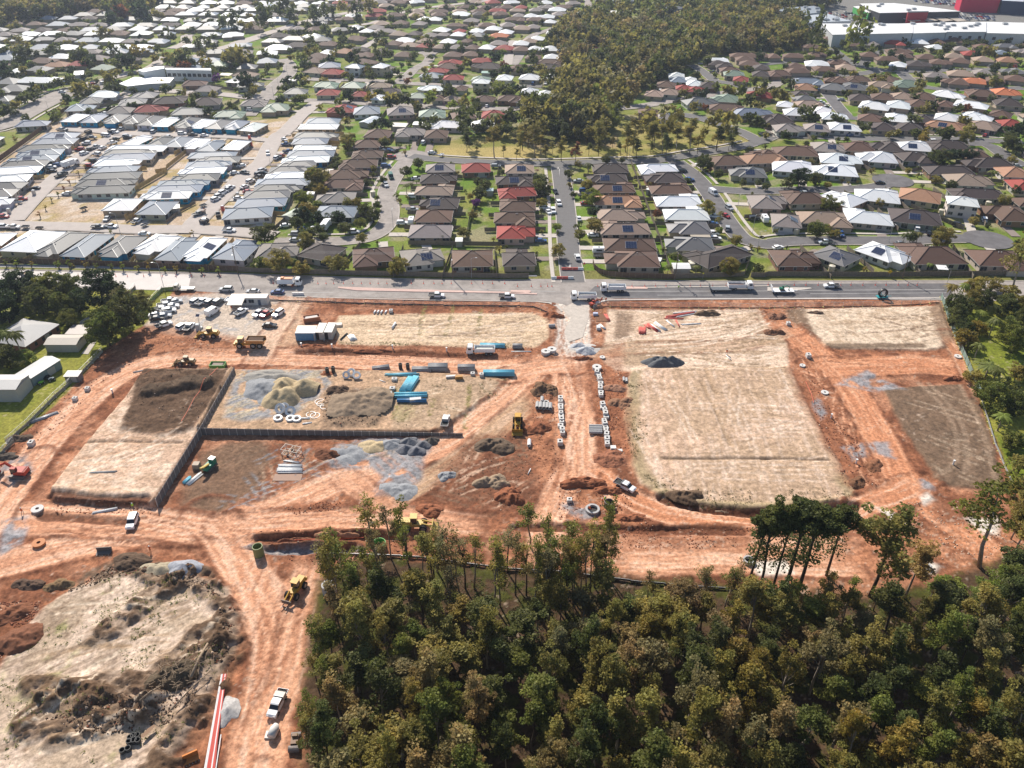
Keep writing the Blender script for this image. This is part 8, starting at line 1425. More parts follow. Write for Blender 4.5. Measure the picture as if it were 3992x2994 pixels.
for reg, x1, y1, x2, y2, w_, c, l in (('B2',1120,1145,1240,1150,7, (.28,.25,.23), 'grey flat patio roof on the corner house'), ('B2',1530,918,1690,918,4.5, (.42,.36,.28), 'tan carport roof between two grey houses'), ('B1',1625,868,1690,868,3.5, (.5,.46,.42), 'pale patio roof right of the tan grey house'), ('B1',215,1080,320,1080,3.5, (.45,.42,.38), 'pale patio roof on the left grey house'), ('B2',1240,1130,1275,1135,2.6, wht, 'white garden gazebo with blue patch'), ('B3',1465,1200,1545,1205,3, wht, 'white patio roof behind the right fence'), ('A0',1900,640,1990,645,5, (.35,.30,.25), 'brown carport near the purple tree')):
 block(reg, x1, y1, x2, y2, w_,2.3, 'flat', c, None, l, 'carport', 'carport', z=0)
for i, (reg, x, y) in enumerate((('B2',1535,1165), ('B2',1545,1180), ('B2',1170,520), ('B3',250,885), ('B3',555,1205), ('B3',1340,1180), ('B3',1840,1190), ('B3',1500,720), ('B3',1905,650), ('B1',1005,560))):
 a = W(reg, x, y,1.2); r = ob('water_tank', None, None, (*a,0)); t = MB(); t.tube([(0,0,0), (0,0,2.1)],1.1,14); ob('tank_body', t.mesh('tank_body', [simple((.55,.48,.36))]), r); t = MB(); t.tube([(0,0,2.1), (0,0,2.35)], [1.12, .3],14); ob('tank_lid', t.mesh('tank_lid', [simple((.62,.56,.45))]), r); tag(r, 'round cream water tank beside a suburban house', 'water tank', 'water tanks of the suburb')
# ------------------------------------------------------------------ containers, cabins, small plant on the site
def container(reg, x, y, deg, L_, rc, wc, label, opened=False, h=2.6, name='shipping_container', cat='container', w_=2.44):
 r = ob(name, None); b = MB(); b.box((0,0, h / 2), (L_, w_, h))
 n = int(L_ / .5)
 for i in range(n):
  for s in (1,-1): b.box((-L_ / 2 + .25 + i * .5, s * (w_ / 2 + .02), h / 2), (.26,.05, h - .25))
 ob('body', b.mesh('body', [M_MACH]), r, color=wc); b = MB(); b.box((0,0, h + .03), (L_ + .04, w_ + .06,.08)); ob('roof', b.mesh('roof', [M_MACH]), r, color=rc)
 for s in (1,-1): b = MB(); b.box((0,0,0), (.06,1.18, h - .2)); o = ob('door', b.mesh('door', [M_MACH]), r, (L_ / 2 + .05 + (.5 if opened and s < 0 else 0), s * (.62 if not (opened and s < 0) else 1.2), h / 2), (1.4 if opened and s < 0 else 0), color=wc)
 if opened: b = MB(); b.box((L_ / 2 + .02,-.6, h / 2), (.03,1.1, h - .25)); ob('dark_opening', b.mesh('dark_opening', [M_DARKP]), r)
 tag(r, label, cat); return place(r, reg, x, y, deg)
container('C1',440,478,180,6.06, (.62,.48,.38), (.12,.26,.42), 'rear container with dusty orange roof', h=2.6); r = container('C1',432,508,180,6.06, (.66,.62,.60), (.13,.30,.48), 'front blue container with white roof'); container('C1',562,478,-92,6.06, (.50,.46,.41), (.52,.50,.46), 'left open container with its doors to the front', True); container('C1',640,478,-92,6.06, (.58,.57,.53), (.48,.47,.44), 'right open container with its doors to the front', True)
r = container('C0',2155,205,0,12.2, (.66,.58,.50), (.62,.60,.57), 'long white site office with a shade awning', name='site_office', cat='office', w_=3.0, h=2.7); [ob('window', WIN['a'][1], r, (x,-1.56,1.6)) for x in (-1.5,1.0)]; b = MB(); b.box((3.6,-1.56,1.05), (.9,.06,2.0)); ob('door', b.mesh('door', [simple((.10,.13,.18))]), r)
b = MB(); b.box((-3.4,-3.6,2.5), (5.0,4.0,.06), rx=.12); ob('awning', b.mesh('awning', [simple((.66,.60,.52))]), r); [ob('awning_post', (lambda q: (q.tube([(x, y,0), (x, y,2.3)],.05,6), q.mesh('awning_post', [M_GALV]))[1])(MB()), r) for x in (-5.7,-1.1) for y in (-5.4,)]
def skip(reg, x, y, deg, c, lc, label, L_=5.2):
 r = ob('skip_bin', None); b = MB(); b.box((0,0,.08), (L_ - .8,1.9,.12)); b.box((0,1.05,.85), (L_,.1,1.6), rx=-.12); b.box((0,-1.05,.85), (L_,.1,1.6), rx=.12); b.box((L_ / 2 - .2,0,.85), (.1,2.0,1.6), ry=.2); b.box((-L_ / 2 + .2,0,.85), (.1,2.0,1.6), ry=-.2); ob('bin_body', b.mesh('bin_body', [M_MACH]), r, color=c); b = MB(); b.box((0,0,1.15), (L_ - .7,1.9,.5), taper=(.8,.7)); ob('contents', b.mesh('contents', [M_LOADC]), r, color=lc); tag(r, label, 'skip bin'); return place(r, reg, x, y, deg)
skip('C1',475,355,18, (.50,.20,.10), (.62,.58,.54), 'orange skip bin heaped with white waste'); skip('C0',1880,762,0, (.14,.40,.10), (.30,.24,.2), 'low green skip bin beside the dark topsoil',4.4)
for i, (x, y, w_) in enumerate(((760,30,2.4), (960,25,2.4), (230,1260,2.0), (1760,800,2.0), (720,1190,2.2))): o = skip('B0' if i != 4 else 'A0', x, y,60, (.05,.06,.08), (.3,.22,.15), 'dark skip bin on a verge of the new estate',3.2); o['group'] = 'skip bins of the builders'; o.location.z = .05
r = ob('portable_toilet', None); b = MB(); b.box((0,0,1.1), (1.15,1.15,2.2)); ob('cubicle', b.mesh('cubicle', [simple((.42,.45,.46))]), r); b = MB(); b.box((0,0,2.28), (1.2,1.2,.16), taper=(.6,.6)); ob('roof', b.mesh('roof', [simple((.65,.66,.66))]), r); b = MB(); b.box((0,-.6,1.05), (.8,.05,1.9)); ob('door', b.mesh('door', [simple((.5,.52,.53))]), r); tag(r, 'grey portable toilet in the car park', 'toilet'); place(r, 'C0',1707,440,0)
r = ob('solar_mast', None); b = MB(); b.tube([(0,0,0), (0,0,4.4)],.07,6); ob('mast', b.mesh('mast', [M_GALV]), r); b = MB(); b.box((0,0,4.6), (1.1,.9,.08), rx=.5); ob('solar_panel', b.mesh('solar_panel', [M_SOLAR]), r); b = MB(); b.box((0,0,.3), (1.2,.9,.5)); ob('base', b.mesh('base', [simple((.5,.5,.48))]), r); tag(r, 'thin mast with a solar panel beside the toilet', 'mast'); place(r, 'C0',1725,420,0)
for i, (reg, x, y, c) in enumerate((('B0',1920,690, 'r'), ('B0',2050,575, 'w'), ('B0',290,555, 'w'), ('B0',75,715, 'w'), ('B0',2165,135, 'r'), ('B0',2150,75, 'r'), ('B1',370,1110, 'r'))[:6]):
 r = ob('portable_toilet', None); b = MB(); b.box((0,0,1.1), (1.15,1.15,2.2)); ob('cubicle', b.mesh('cubicle', [M_PVCR if c == 'r' else simple((.55,.5,.44))]), r); b = MB(); b.box((0,0,2.28), (1.2,1.2,.16), taper=(.6,.6)); ob('roof', b.mesh('roof', [simple((.65,.66,.66))]), r); tag(r, f"{'red' if c == 'r' else 'cream'} portable toilet on a new estate verge", 'toilet', f"{'red' if c == 'r' else 'cream'} portable toilets of the estate"); r.location = (*W(reg, x, y,1.1),0)
r = ob('steel_frame_trailer', None); fr = MB()
for sx in (-2.2,0,2.2):
 for sy in (-1.2,1.2): fr.box((sx, sy,1.0), (.12,.12,1.8))
for z in (.5,1.9):
 for sy in (-1.2,1.2): fr.box((0, sy, z), (4.6,.1,.12))
 for sx in (-2.2,0,2.2): fr.box((sx,0, z), (.1,2.4,.12))
ob('frame', fr.mesh('frame', [simple((.58,.50,.42))]), r); add_wheels(r, 'c', [(-.5,1.1), (-.5,-1.1)]); tag(r, 'open steel frame trailer below the long wall', 'trailer'); place(r, 'D1',300,130,-18)
mm_ = MB(); g = G('C2',765,350)
for i in range(14): mm_.box((-2 + i * .31,0,.06), (.05,5.4,.04)); mm_.box((0, -2.6 + i * .4,.1), (4.2,.05,.04))
mm_.box((0,0,.03), (4.2,5.4,.03)); tag(ob('steel_mesh', mm_.mesh('steel_mesh', [simple((.30,.14,.07))]), None, g), 'rusty steel mesh sheets beside the site entrance', 'steel mesh')
b = MB(); b.box((0,0,.08), (6.8,2.6,.12)); tag(ob('brown_mat', b.mesh('brown_mat', [simple((.24,.12,.07))]), None, G('D1',270,358)), 'flat brown slab below the white pipes', 'slab')
for reg, x, y, l_, w_, h, c, l in (('D0',1692,245,1.6,1.6,1.2, (.36,.28,.20), 'timber stack left of the drilling rig'), ('D1',800,1065,2.0,1.3,1.1, (.45,.12,.07), 'orange brown crate below the gravel trench'), ('C1',1745,855,2.2,1.0,.9, (.45,.22,.05), 'small orange compactor between the pipe stacks'), ('C1',1675,845,2.8,.8,.5, (.6,.56,.54), 'white fittings on pallets between the stacks'), ('C1',1370,1050,3.2,1.2,.9, (.55,.55,.55), 'small white sprayer on the blue bundles'), ('C1',1135,1058,1.8,.9,.7, (.35,.18,.08), 'small brown box below the white crates'), ('D2',865,95,1.4,1.3,.8, (.72,.70,.66), 'white bulk bag at the end of the pits'), ('D2',915,105,1.8,1.0,.2, (.62,.60,.56), 'flat white board at the end of the pits'), ('C2',738,425,1.2,1.9,.9, (.6,.62,.64), 'white crate of fittings below the steel mesh'), ('C2',712,308,1.6,.9,.8, (.5,.55,.7), 'blue white crate at the entrance fence'), ('C2',720,748,1.1,1.2,.4, (.25,.25,.25), 'dark grate at the top of the pits'), ('C1',690,400,3.4,1.6,.6, (.7,.64,.58), 'white sheeting beside the containers'), ('E1',110,1130,1.6,1.4,.25, (.7,.66,.6), 'flat white slab beside the concrete drum')):
 r = ob('crate', None); b = MB(); b.box((0,0, h / 2 + .1), (l_, w_, h), taper=(.96,.94)); ob('crate_body', b.mesh('crate_body', [simple(c)]), r); b = MB(); b.box((0,0,.05), (l_ * 1.04, w_ * 1.04,.1)); ob('pallet', b.mesh('pallet', [M_TIMB]), r); tag(r, l, 'crate'); place(r, reg, x, y, 8 if l_ > 2 else 0)
r = ob('concrete_drum', None); b = MB(); b.tube([(0,-1.2,.8), (0,.3,.85), (0,1.1,.9)], [.75,.8, .45],16); ob('drum', b.mesh('drum', [simple((.60,.57,.53))], True), r); b = MB(); b.box((0,0,.1), (1.2,1.6,.2)); ob('base', b.mesh('base', [M_STEEL]), r); tag(r, 'pale round drum lying in front of the parked pickup', 'drum'); place(r, 'E1',150,1110,-10)
# felled logs and branches
for i, (reg, x, y, d, L_, r0) in enumerate((('E0',1728,530,85,7.5,.32), ('E0',1650,780,62,9,.14), ('E0',1430,740,35,5,.2), ('E0',1330,870,50,4,.16), ('E0',1540,560,70,4,.12), ('D2',1800,675,-10,3,.25))):
 g = G(reg, x, y); b = MB(); b.tube([(-L_ / 2,0,.5), (0,.15,.62), (L_ / 2,0,.45)], [r0, r0 * .9, r0 * .6],8); r = ob('log', None, None, g, math.radians(d)); ob('stem', b.mesh('stem', [mat('dead_wood', (.30,.22,.15),.9, noise=.3, nscale=2)], True), r)
 for k in range(4): b = MB(); t = rnd.uniform(-.4,.4) * L_; b.tube([(t,0,.6), (t + rnd.uniform(-.8,.8), rnd.uniform(-1,1), rnd.uniform(.8,1.5))], [.07, .02],5); ob('branch', b.mesh('branch', [MATS['dead_wood']]), r)
 tag(r, ('felled tree trunk beside the branch heap', 'long thin felled pole along the dark track', 'dead branch on the dark heap, upper', 'dead branch on the dark heap, lower', 'dead branch at the top of the heap', 'stump on the lower rim of the big pad')[i], 'log')
b = MB(); [b.ring((rnd.uniform(-1.2,1.2), rnd.uniform(-1.2,1.2), .4 + .35 * (i % 3)),.45,.34,1.0,12,0, 'Z') for i in range(1)]
for i, (x, y) in enumerate(((1130,1190), (1160,1175), (1190,1172), (1120,1225), (1160,1215), (1195,1215), (1110,1285), (1062,1303))): ringpit('E0', x, y,.5,.8, M_DARKPIPE, f'black pot, {ORD[i]} of the cluster at the muddy puddle',.8, 'black_pot')
quad_px('puddle', 'E0', '1215,1165 1270,1100 1330,1060 1340,1075 1290,1130 1235,1175', gz(*W('E0',1270,1120)) + .75, mat('muddy_water', (.28,.17,.10),.08, spec=.6))
# ------------------------------------------------------------------ poles, lamps, wires
M_POLE = mat('timber_pole', (.16,.12,.09),.9, noise=.2, nscale=2); M_WIRE = mat('wire', (.25,.24,.23),.5)
POLES = []
for i, (reg, x, y, h, l) in enumerate((('B3',1160,1300,9.8, 'power pole with a long shadow behind the right fence'), ('B2',1395,1312,10.7, 'power pole between the brown fence and the shed'), ('B1',1692,1302,10.6, 'power pole behind the left front row of houses'), ('B0',2052,1258,10.6, 'power pole beside the palm at the estate corner'))):
 a = W(reg, x, y); r = ob('power_pole', None, None, (*a,0)); b = MB(); b.tube([(0,0,-.3), (0,0, h)], [.2, .13],8); ob('shaft', b.mesh('shaft', [M_POLE]), r)
 for dz in (.4,1.5): b = MB(); b.box((0,0, h - dz), (.12,2.2,.12)); ob('crossarm', b.mesh('crossarm', [M_POLE]), r)
 for s in (-.9,-.3,.3,.9): b = MB(); b.tube([(0, s, h - .34), (0, s, h - .1)],.05,6); ob('insulator', b.mesh('insulator', [M_PVCW]), r)
 if i > 0: b = MB(); b.tube([(0,0, h - 2.6), (.2,-1.9, h - 2.2)],.04,5); b.box((.2,-2.2, h - 2.2), (.3,.8,.12)); ob('street_light', b.mesh('street_light', [M_GALV]), r)
 tag(r, l, 'power pole'); POLES.append((a[0], a[1], h))
for i in range(3):
 for s in (-.9,-.3,.3,.9):
  a, b_ = POLES[i + 1], POLES[i]; L_ = b_[0] - a[0]; b = MB(); b.tube([((b_[0] - a[0]) * t / 8, (b_[1] - a[1]) * t / 8 + s, a[2] - .15 + (b_[2] - a[2]) * t / 8 - 5.2 * (t / 8) * (1 - t / 8)) for t in range(9)],.022,4, cap=False)
  tag(ob('power_wire', b.mesh('power_wire', [M_WIRE]), None, (a[0], a[1],0)), 'thin power wire sagging between the poles along the big road', 'wire', 'power wires along the big road')
def lamp(reg, x, y, h, l, arm=1.6, deg=-90, group=None, z=0.0):
 a = W(reg, x, y); r = ob('street_lamp', None, None, (*a, z), math.radians(deg)); b = MB(); b.tube([(0,0,0), (0,0, h), (arm * .4,0, h + .35), (arm,0, h + .45)], [.09,.06,.05, .04],6); ob('post', b.mesh('post', [M_GALV]), r); b = MB(); b.box((arm + .2,0, h + .44), (.65,.28,.12)); ob('lamp_head', b.mesh('lamp_head', [M_GALV]), r); return tag(r, l, 'street lamp', group)
lamp('C0',1424,128,10.5, 'tall street lamp at the white road stretch', deg=180); lamp('C3',1512,160,9.5, 'street lamp at the right end of the road', deg=150)
for i, (reg, x, y, l) in enumerate((('A0',225,1145, 'lower lamp on the near kerb of the wide road'), ('A0',430,985, 'upper lamp on the near kerb of the wide road'), ('A0',220,915, 'left lamp on the far kerb of the wide road'), ('A0',395,830, 'middle lamp on the far kerb of the wide road'), ('B0',650,435, 'lamp beside the left estate street'), ('B0',1035,895, 'lamp on the street above the brown fence'), ('B1',1180,868, 'lamp at the bend of the curved street'), ('B1',1035,570, 'lamp on the upper curved street'), ('B2',2105,1055, 'lamp at the mouth of the right hand street'), ('B2',2065,905, 'lamp at the inside of the dark bend'), ('B2',1930,725, 'lamp by the tan house on the dark street'), ('B3',1045,985, 'lamp above the white roof behind the fence'), ('B3',1008,530, 'lamp on the upper turning circle'), ('A1',270,665, 'left lamp of the cross street'), ('A1',190,740, 'lamp by the parked cars of the cross street'), ('A1',150,850, 'lamp at the corner of the cross street'), ('B1',120,320, 'lamp on the wide estate street'), ('B1',1855,1295, 'slim lamp behind the tan roof'), ('B2',1395,290, 'lamp at the park street'), ('B2',1000,300, 'lamp above the central houses'))): lamp(reg, x, y,7.5, l, deg=rnd.choice((0,90,180,-90)))
# ------------------------------------------------------------------ road furniture
b = MB(); b.tube([(0,0,0), (0,0,1.1)],.09,6); b.tube([(0,0,0), (0,0,.06)],.26,8); DEL = b.mesh('post', [mat('delineator_red', (.68,.10,.06),.5)]); b = MB(); b.tube([(0,0,.7), (0,0,.95)],.1,6); DEB = b.mesh('band', [M_PVCW])
for reg, y, xs_ in (('C1',58, (145,530,600,665,750,830,905,980,1050,1125,1335,1440,1530,1600,1680,1855,1950,2035,2140)), ('C2',82, (38,158,240,298,335,730,1025,1135,1228,1318,1430,1527,1615,1720,1835,2075)), ('C3',72, (4,230,330,435,630,718,820,930,1022,1125,1210,1290)), ('B0',1278, (560,680,840,1000,1100,1240,1400,1520,1650,1760,1900))):
 for x in xs_: r = ob('delineator', None, None, (*W(reg, x, y),.06)); ob('post', DEL, r); ob('band', DEB, r); tag(r, 'slim red lane post standing along the big road', 'lane post', 'red lane posts along the big road')
def barrier(reg, x, y, n, reds, label):
 r = ob('road_barrier', None, None, (*W(reg, x, y),.1))
 for i in range(n): b = MB(); b.extr([(-.95,0), (-.95,.9), (.95,.9), (.95,0)],-.28,.28, ty=.45); ob('segment', b.mesh('segment', [M_PVCR if i in reds else M_PVCW]), r, ((i - (n - 1) / 2) * 2.0, .03 * (i % 2),0))
 tag(r, label, 'barrier')
barrier('B2',512,1222,4, (0,1,2), 'red plastic barrier closing the central street'); barrier('B2',425,1300,4, (1,2), 'white and red plastic barrier at the street corner')
barrier('B1',360,1440,2, (), 'small white barrier beside the road sweeper')
def sign(reg, x, y, c, label, h=2.2, rz=0.0, w_=.75):
 r = ob('road_sign', None, None, (*W(reg, x, y),0), rz); b = MB(); b.tube([(0,0,0), (0,0, h + .3)],.04,6); ob('post', b.mesh('post', [M_GALV]), r); b = MB(); b.box((0,-.06, h), (w_,.03, w_), ry=.785); ob('sign_plate', b.mesh('sign_plate', [simple(c)]), r); tag(r, label, 'sign')
sign('B3',1045,1285, (.75,.48,.02), 'yellow diamond sign at the right fence', w_=1.1); sign('B2',612,1215, (.55,.12,.1), 'red and white sign at the street corner'); sign('B2',1635,1300, (.65,.6,.05), 'small yellow sign below the brown roof', w_=.5)
# ------------------------------------------------------------------ temporary fences round the site
def meshfence(pts, label, cloth=None, hgt=1.9, step=3.4, feet=(.70,.62,.2)):
 p0 = pts[0]; root = ob('temporary_fence', None, None, (p0[0], p0[1],0)); tag(root, label, 'fence'); hm = mat('fence_foot_' + str(int(feet[0] * 10)), feet,.7)
 fr = MB(); L0 = step
 for z in (.1, hgt): fr.box((0,0, z), (L0,.05,.05))
 for s in (-.5,.5): fr.box((s * L0,0, hgt / 2), (.05,.05, hgt))
 for i in range(8): fr.box((-L0 / 2 + (i + .5) * L0 / 8,0, hgt / 2), (.016,.016, hgt))
 for i in range(5): fr.box((0,0, .3 + i * hgt / 6), (L0,.014,.014))
 fm = fr.mesh('mesh_panel', [M_GALV]); ft = MB(); ft.box((0,0,.08), (.25,.7,.16)); ftm = ft.mesh('foot', [hm])
 if cloth: cb_ = MB(); cb_.box((0,.03, cloth[0] / 2 + .05), (L0,.012, cloth[0])); cm_ = cb_.mesh('cloth', [mat('cloth_' + str(int(cloth[1][1] * 100)), cloth[1],.85, noise=.15, nscale=.6)])
 for a, b_ in zip(pts, pts[1:]):
  L_ = math.hypot(b_[0] - a[0], b_[1] - a[1]); k = max(1, round(L_ / step)); an = math.atan2(b_[1] - a[1], b_[0] - a[0])
  for i in range(k):
   t = (i + .5) / k; x, y = a[0] + (b_[0] - a[0]) * t, a[1] + (b_[1] - a[1]) * t; z = gz(x, y); j = an + rnd.uniform(-.03,.03)
   ob('mesh_panel', fm, root, (x - p0[0], y - p0[1], z), j, scale=(L_ / k / step,1,1))
   if cloth: ob('cloth', cm_, root, (x - p0[0], y - p0[1], z), j, scale=(L_ / k / step,1,1))
   ob('foot', ftm, root, (x - p0[0] - math.cos(an) * L_ / k / 2, y - p0[1] - math.sin(an) * L_ / k / 2, z), an)
meshfence(poly('C1', '115,205 600,222 1100,236 1700,248 2212,258') + poly('C2', '60,255 180,262 300,310'), 'mesh fence with dark skirt below the left half of the road', cloth=(.45, (.10,.09,.085)))
meshfence(poly('C2', '690,290 750,262 1100,262 1600,268 2212,272') + poly('C3', '60,268 900,258 1480,228'), 'mesh fence with yellow feet below the right half of the road', cloth=(.3, (.22,.12,.07)))
meshfence(poly('C0', '60,1438 240,1280 480,1040 700,840 890,650'), 'mesh fence along the lawn of the left neighbour', cloth=(.9, (.30,.29,.20)), feet=(.6,.58,.5)); meshfence(poly('D0', '-60,220 130,60'), 'end of the mesh fence at the left edge', cloth=(.9, (.30,.29,.20)), feet=(.6,.58,.5))
meshfence(poly('C0', '1200,310 1290,230 1400,120 1510,110'), 'mesh fence with green cloth at the top of the car park', cloth=(1.2, (.32,.40,.12)), feet=(.6,.58,.5))
meshfence(poly('C3', '1492,175 1600,480 1700,720 1828,1015'), 'green cloth boundary fence at the right of the site', cloth=(1.7, (.17,.27,.21))); meshfence(poly('C3', '1832,1025 1960,1438') + poly('D3', '2110,420'), 'low grey silt fence beside the brown pad', cloth=(.55, (.32,.31,.29)), hgt=.6)
meshfence(poly('D', '700,1198 900,1205 1100,1232 1210,1238 1400,1262 1640,1278'), 'brown silt fence through the edge of the bush', cloth=(.55, (.10,.07,.05)), hgt=.6)
meshfence(poly('C0', '1110,165 1170,95'), 'short timber coloured fence above the left trees', cloth=(1.0, (.3,.22,.15)))
# barrier mesh beside the site lanes
for i, (reg, s) in enumerate((('C0', '1580,1305 1690,1100 1780,970 1890,830'), ('D1', '330,915 520,870 700,862 920,848'), ('C3', '330,900 380,1010 400,1080'))):
 pts = poly(reg, s,.5); b = MB(); p0 = pts[0]; b.tube([(x - p0[0], y - p0[1], gz(x, y) + .5) for x, y in dense(pts,3)],.06,5); r = ob('safety_tape', b.mesh('safety_tape', [mat('orange_tape', (.70,.13,.06),.6)]), None, (*p0,0)); tag(r, ('orange safety line along the dark topsoil', 'orange safety line behind the gravel trench', 'orange safety line by the round lid')[i], 'safety line')
# ------------------------------------------------------------------ people: one skinned body each, clothes as shells
def person(reg, x, y, deg, vest, pants, label, pose=0):
 A = .35 if pose == 0 else .75; kn = (0,.18)[pose]
 V = [(0,0,.95), (0,0,1.15), (0,.02,1.38), (0,.02,1.50), (0,.03,1.62), (0,.03,1.72), (-.19,.02,1.42), (-.27, .02 + A * .2,1.16), (-.26, .12 + A * .45,1.0), (.19,.02,1.42), (.27, .02 + A * .1,1.16), (.26, .1 + A * .3,.98), (-.1,0,.88), (-.12, .10 + kn,.50), (-.12, -.02 + kn,.08), (-.12, .14 + kn,.04), (.1,0,.88), (.12, .02 - kn,.50), (.12, -.10 - kn,.08), (.12, .06 - kn,.04)]
 E_ = [(0,1), (1,2), (2,3), (3,4), (4,5), (2,6), (6,7), (7,8), (2,9), (9,10), (10,11), (0,12), (12,13), (13,14), (14,15), (0,16), (16,17), (17,18), (18,19)]
 R = [.14,.13,.14,.055,.10,.085,.065,.045,.035,.065,.045,.035,.09,.06,.045,.035,.09,.06,.045, .035]
 me = bpy.data.meshes.new('body'); me.from_pydata(V, E_, []); me.materials.append(simple(pants)); g = G(reg, x, y); root = ob('person', None, None, g, math.radians(deg)); o = ob('body', me, root); m = o.modifiers.new('skin', 'SKIN')
 for i, v in enumerate(me.skin_vertices[0].data): v.radius = (R[i], R[i]); v.use_root = i == 0
 s = o.modifiers.new('sub', 'SUBSURF'); s.levels = 1; s.render_levels = 1
 b = MB(); b.tube([(0,0,.92), (0,0,1.15), (0,.02,1.4), (0,.02,1.48)], [.19,.18,.21, .12],10); b.tube([(-.17,.02,1.42), (-.27, .02 + A * .2,1.16)], [.085, .06],7); b.tube([(.17,.02,1.42), (.27, .02 + A * .1,1.16)], [.085, .06],7); ob('shirt', b.mesh('shirt', [simple(vest)], True), root)
 b = MB(); b.tube([(0,.03,1.56), (0,.035,1.66), (0,.03,1.72)], [.07,.105, .09],9); b.tube([(0,.12,1.62), (0,.155,1.61)], [.02, .012],5); ob('head', b.mesh('head', [simple((.45,.28,.2))], True), root); b = MB(); b.tube([(0,.03,1.69), (0,.03,1.71), (0,.03,1.80), (0,.03,1.85)], [.17,.135,.12, .04],10); ob('hard_hat', b.mesh('hard_hat', [simple((.75,.75,.70))], True), root)
 tag(root, label, 'person')
HV = (.45,.75,.05); OR = (.75,.16,.04); NV = (.03,.04,.09)
for q in (('D0',1152,628,180, HV, NV, 'person in green high visibility shirt behind the white car',0), ('D0',196,670,-60, OR, NV, 'person in a red shirt near the flat round slab',1), ('C2',1425,108,200, HV, (.25,.18,.12), 'person in yellow shirt striding across the big road',1), ('D2',768,585,90, OR, NV, 'person in orange beside the dark shaft',0), ('D2',790,570,200, HV, NV, 'person in yellow beside the dark shaft',1), ('D2',660,650,30, OR, NV, 'person in red crouching at the ring pit',1), ('D1',955,955,90, OR, NV, 'person with red shirt in the gravel trench',0), ('D1',985,1000,0, OR, NV, 'person in orange shirt at the right end of the trench',1), ('C2',765,210,40, OR, NV, 'left person in orange beside the small excavator',0), ('C2',800,215,190, OR, NV, 'right person in orange beside the small excavator',1), ('C2',1840,668,0, OR, NV, 'person bending on the upper right pad',1), ('D0',1300,1000,10, OR, (.1,.04,.03), 'person in orange above the grey gravel heap',0), ('C0',1998,285,0, OR, NV, 'person standing in the car park by the office',0)): person(*q)
# weeds: small tufts over the rough ground
tp, tc = [], []
for reg, s, n, c in (('D', '95,1310 260,1240 500,1275 485,1440 350,1659 0,1659 0,1480',900, (.16,.19,.04)), ('D', '850,838 1110,815 1100,850 1000,925 850,925',260, (.15,.15,.05)), ('D', '1366,795 1345,900 1368,1000 1440,1085 1500,1104 1840,1102 1840,1060 1480,1060 1400,980 1390,800',420, (.13,.13,.05)), ('D', '735,745 1150,752 1150,744 735,738',160, (.14,.15,.05)), ('D', '700,1250 1300,1250 2000,1290 2200,1250 2212,1400 700,1400',1500, (.10,.12,.035)), ('D', '700,1400 2212,1400 2212,1800 650,1800',1600, (.08,.09,.03))):
 pl = poly(reg, s); x0, x1 = min(p[0] for p in pl), max(p[0] for p in pl); y0, y1 = min(p[1] for p in pl), max(p[1] for p in pl); k = 0
 while k < n:
  x, y = rnd.uniform(x0, x1), rnd.uniform(y0, y1)
  if not pinside(x, y, pl): continue
  k += 1
  if float(vnoise(np.array(x / 5), np.array(y / 5),3)) < .45 and n < 1000: continue
  z = gz(x, y); m_ = 12; r = rnd.uniform(.1,.36); tp.append(nr.normal(size=(m_,3)) * (r, r, r * .5) + (x, y, z + r * .5)); tc.append(np.ones((m_,3)) * np.array(c) * nr.uniform(.6,1.5, (m_,1)))
tag(ob('weeds', quadmesh('weeds', cards(np.concatenate(tp),.11,.2), np.concatenate(tc), M_LEAF), color=(1,1,1)), 'low weeds and undergrowth scattered on the pads and under the bush', kind='stuff')
# clods and rubble: small angular lumps over the rough earth
cv = MB(); cols = [mat('clod_red', (.26,.10,.055),.95, noise=.2), mat('clod_pale', (.55,.40,.29),.95, noise=.2), mat('clod_dark', (.11,.07,.045),.95, noise=.2)]
def lumps(reg, s, n, mi, r0, r1):
 pl = poly(reg, s); x0, x1 = min(p[0] for p in pl), max(p[0] for p in pl); y0, y1 = min(p[1] for p in pl), max(p[1] for p in pl); k = 0; t = 0
 while k < n and t < n * 30:
  t += 1; x, y = rnd.uniform(x0, x1), rnd.uniform(y0, y1)
  if not pinside(x, y, pl) or float(vnoise(np.array(x / 3), np.array(y / 3),9)) < .32: continue
  k += 1; r = rnd.uniform(r0, r1) * rnd.uniform(.35,.75); cv.box((x, y, gz(x, y) + r * .2), (r * 2, r * rnd.uniform(1.2,2), r * 1.1), rnd.uniform(0,3), mi if rnd.random() < .8 else rnd.choice((0,1,2)), rnd.uniform(-.4,.4), rnd.uniform(-.4,.4), (.6,.6))
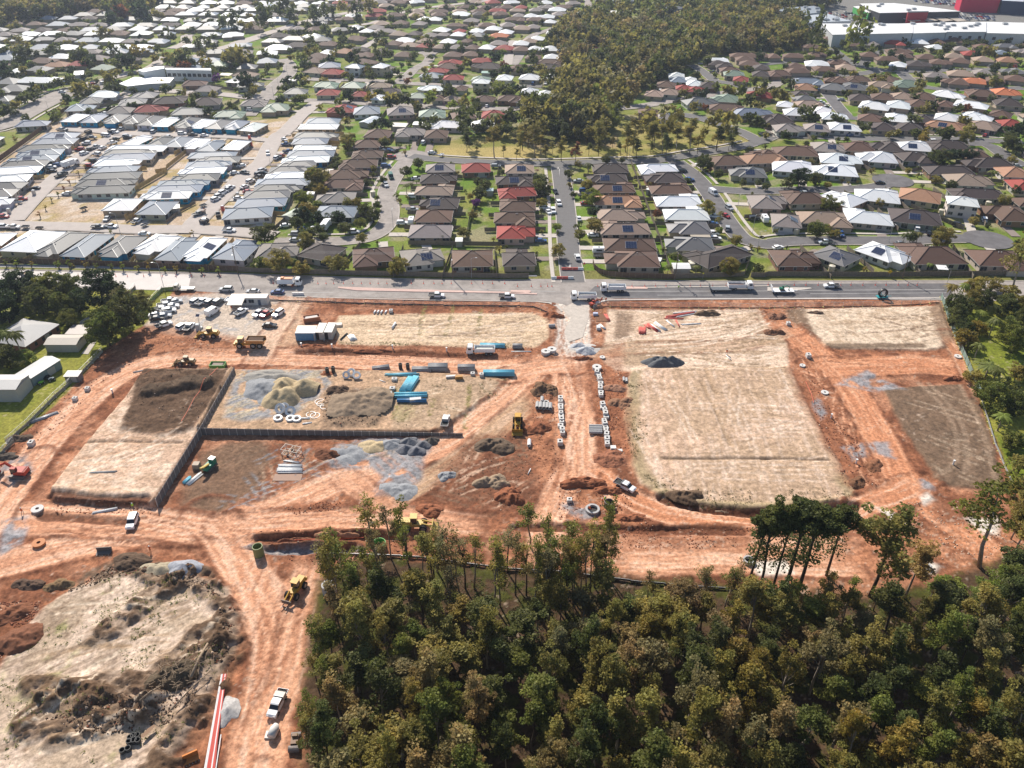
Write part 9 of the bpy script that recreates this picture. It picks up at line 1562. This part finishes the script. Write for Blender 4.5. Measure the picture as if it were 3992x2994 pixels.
for a in (('D', '250,720 560,735 480,760 330,768 230,820 60,980 0,1010 120,850',500,0,.1,.35), ('D', '1150,830 1215,850 1220,1000 1170,1060 1150,1000',420,0,.1,.3), ('D', '925,1060 1010,950 1100,935 1145,960 1155,1080 1060,1110',380,2,.08,.28), ('D', '560,1150 1000,1150 1000,1200 620,1215',450,0,.1,.35), ('D', '1210,1050 1340,1060 1420,1140 1300,1160 1200,1120',420,0,.1,.35), ('D', '1285,800 1345,800 1370,990 1290,960',520,0,.1,.35), ('D', '1740,780 1830,900 1900,1050 1830,1060 1770,940',500,0,.1,.35), ('D', '130,1290 250,1215 400,1225 517,1330 485,1440 460,1440 480,1300 300,1240',900,2,.12,.4), ('D', '100,1560 300,1500 400,1430 440,1380 420,1560 200,1600',800,2,.12,.4), ('D', '0,1300 100,1300 60,1360 0,1430',420,0,.12,.4), ('D', '640,745 1150,748 1150,778 650,768',500,0,.1,.3), ('D', '1340,1140 1620,1140 1620,1185 1340,1185',380,0,.1,.3), ('D', '110,1080 330,1088 330,1110 120,1110',260,0,.1,.3), ('D', '700,860 740,845 810,850 840,880 810,925 700,925',350,2,.1,.35), ('D', '610,1098 740,1080 735,1100 640,1112',200,0,.1,.3), ('D', '1950,1080 2130,1080 2200,1200 2000,1210',300,1,.1,.35), ('D', '270,800 500,800 430,925 280,925',380,2,.08,.28)): lumps(*a)
tag(ob('earth_clods', cv.mesh('earth_clods', cols)), 'loose clods and rubble scattered over the dug earth', kind='stuff')
# fallen branches over the dark heap
bm_ = MB(); g = G('E0',1560,640)
for i in range(120): x, y = g[0] + rnd.gauss(0,2.6), g[1] + rnd.gauss(0,2.2); z = gz(x, y) + rnd.uniform(.6,2.0); a = rnd.uniform(0,3.14); l_ = rnd.uniform(.5,1.8); bm_.tube([(x, y, z), (x + math.cos(a) * l_, y + math.sin(a) * l_, z + rnd.uniform(-.5,.5))],.04,4)
tag(ob('brushwood', bm_.mesh('brushwood', [MATS['dead_wood']])), 'grey brushwood piled on the dark heap at lower left', kind='stuff')
# ------------------------------------------------------------------ the air
hz = MB(); hz.box((0,1270,62), (2600,2660,130)); me = hz.mesh('haze', [])
hm_ = bpy.data.materials.new('haze_air'); hm_.use_nodes = True; hm_.node_tree.nodes.remove(hm_.node_tree.nodes['Principled BSDF']); pv = hm_.node_tree.nodes.new('ShaderNodeVolumePrincipled')
pv.inputs['Color'].default_value = (.70,.80,1,1); pv.inputs['Density'].default_value = .0001; pv.inputs['Anisotropy'].default_value = .4; hm_.node_tree.links.new(pv.outputs[0], hm_.node_tree.nodes['Material Output'].inputs['Volume'])
me.materials.append(hm_); tag(ob('haze', me), 'thin pale air over the suburb', kind='stuff')
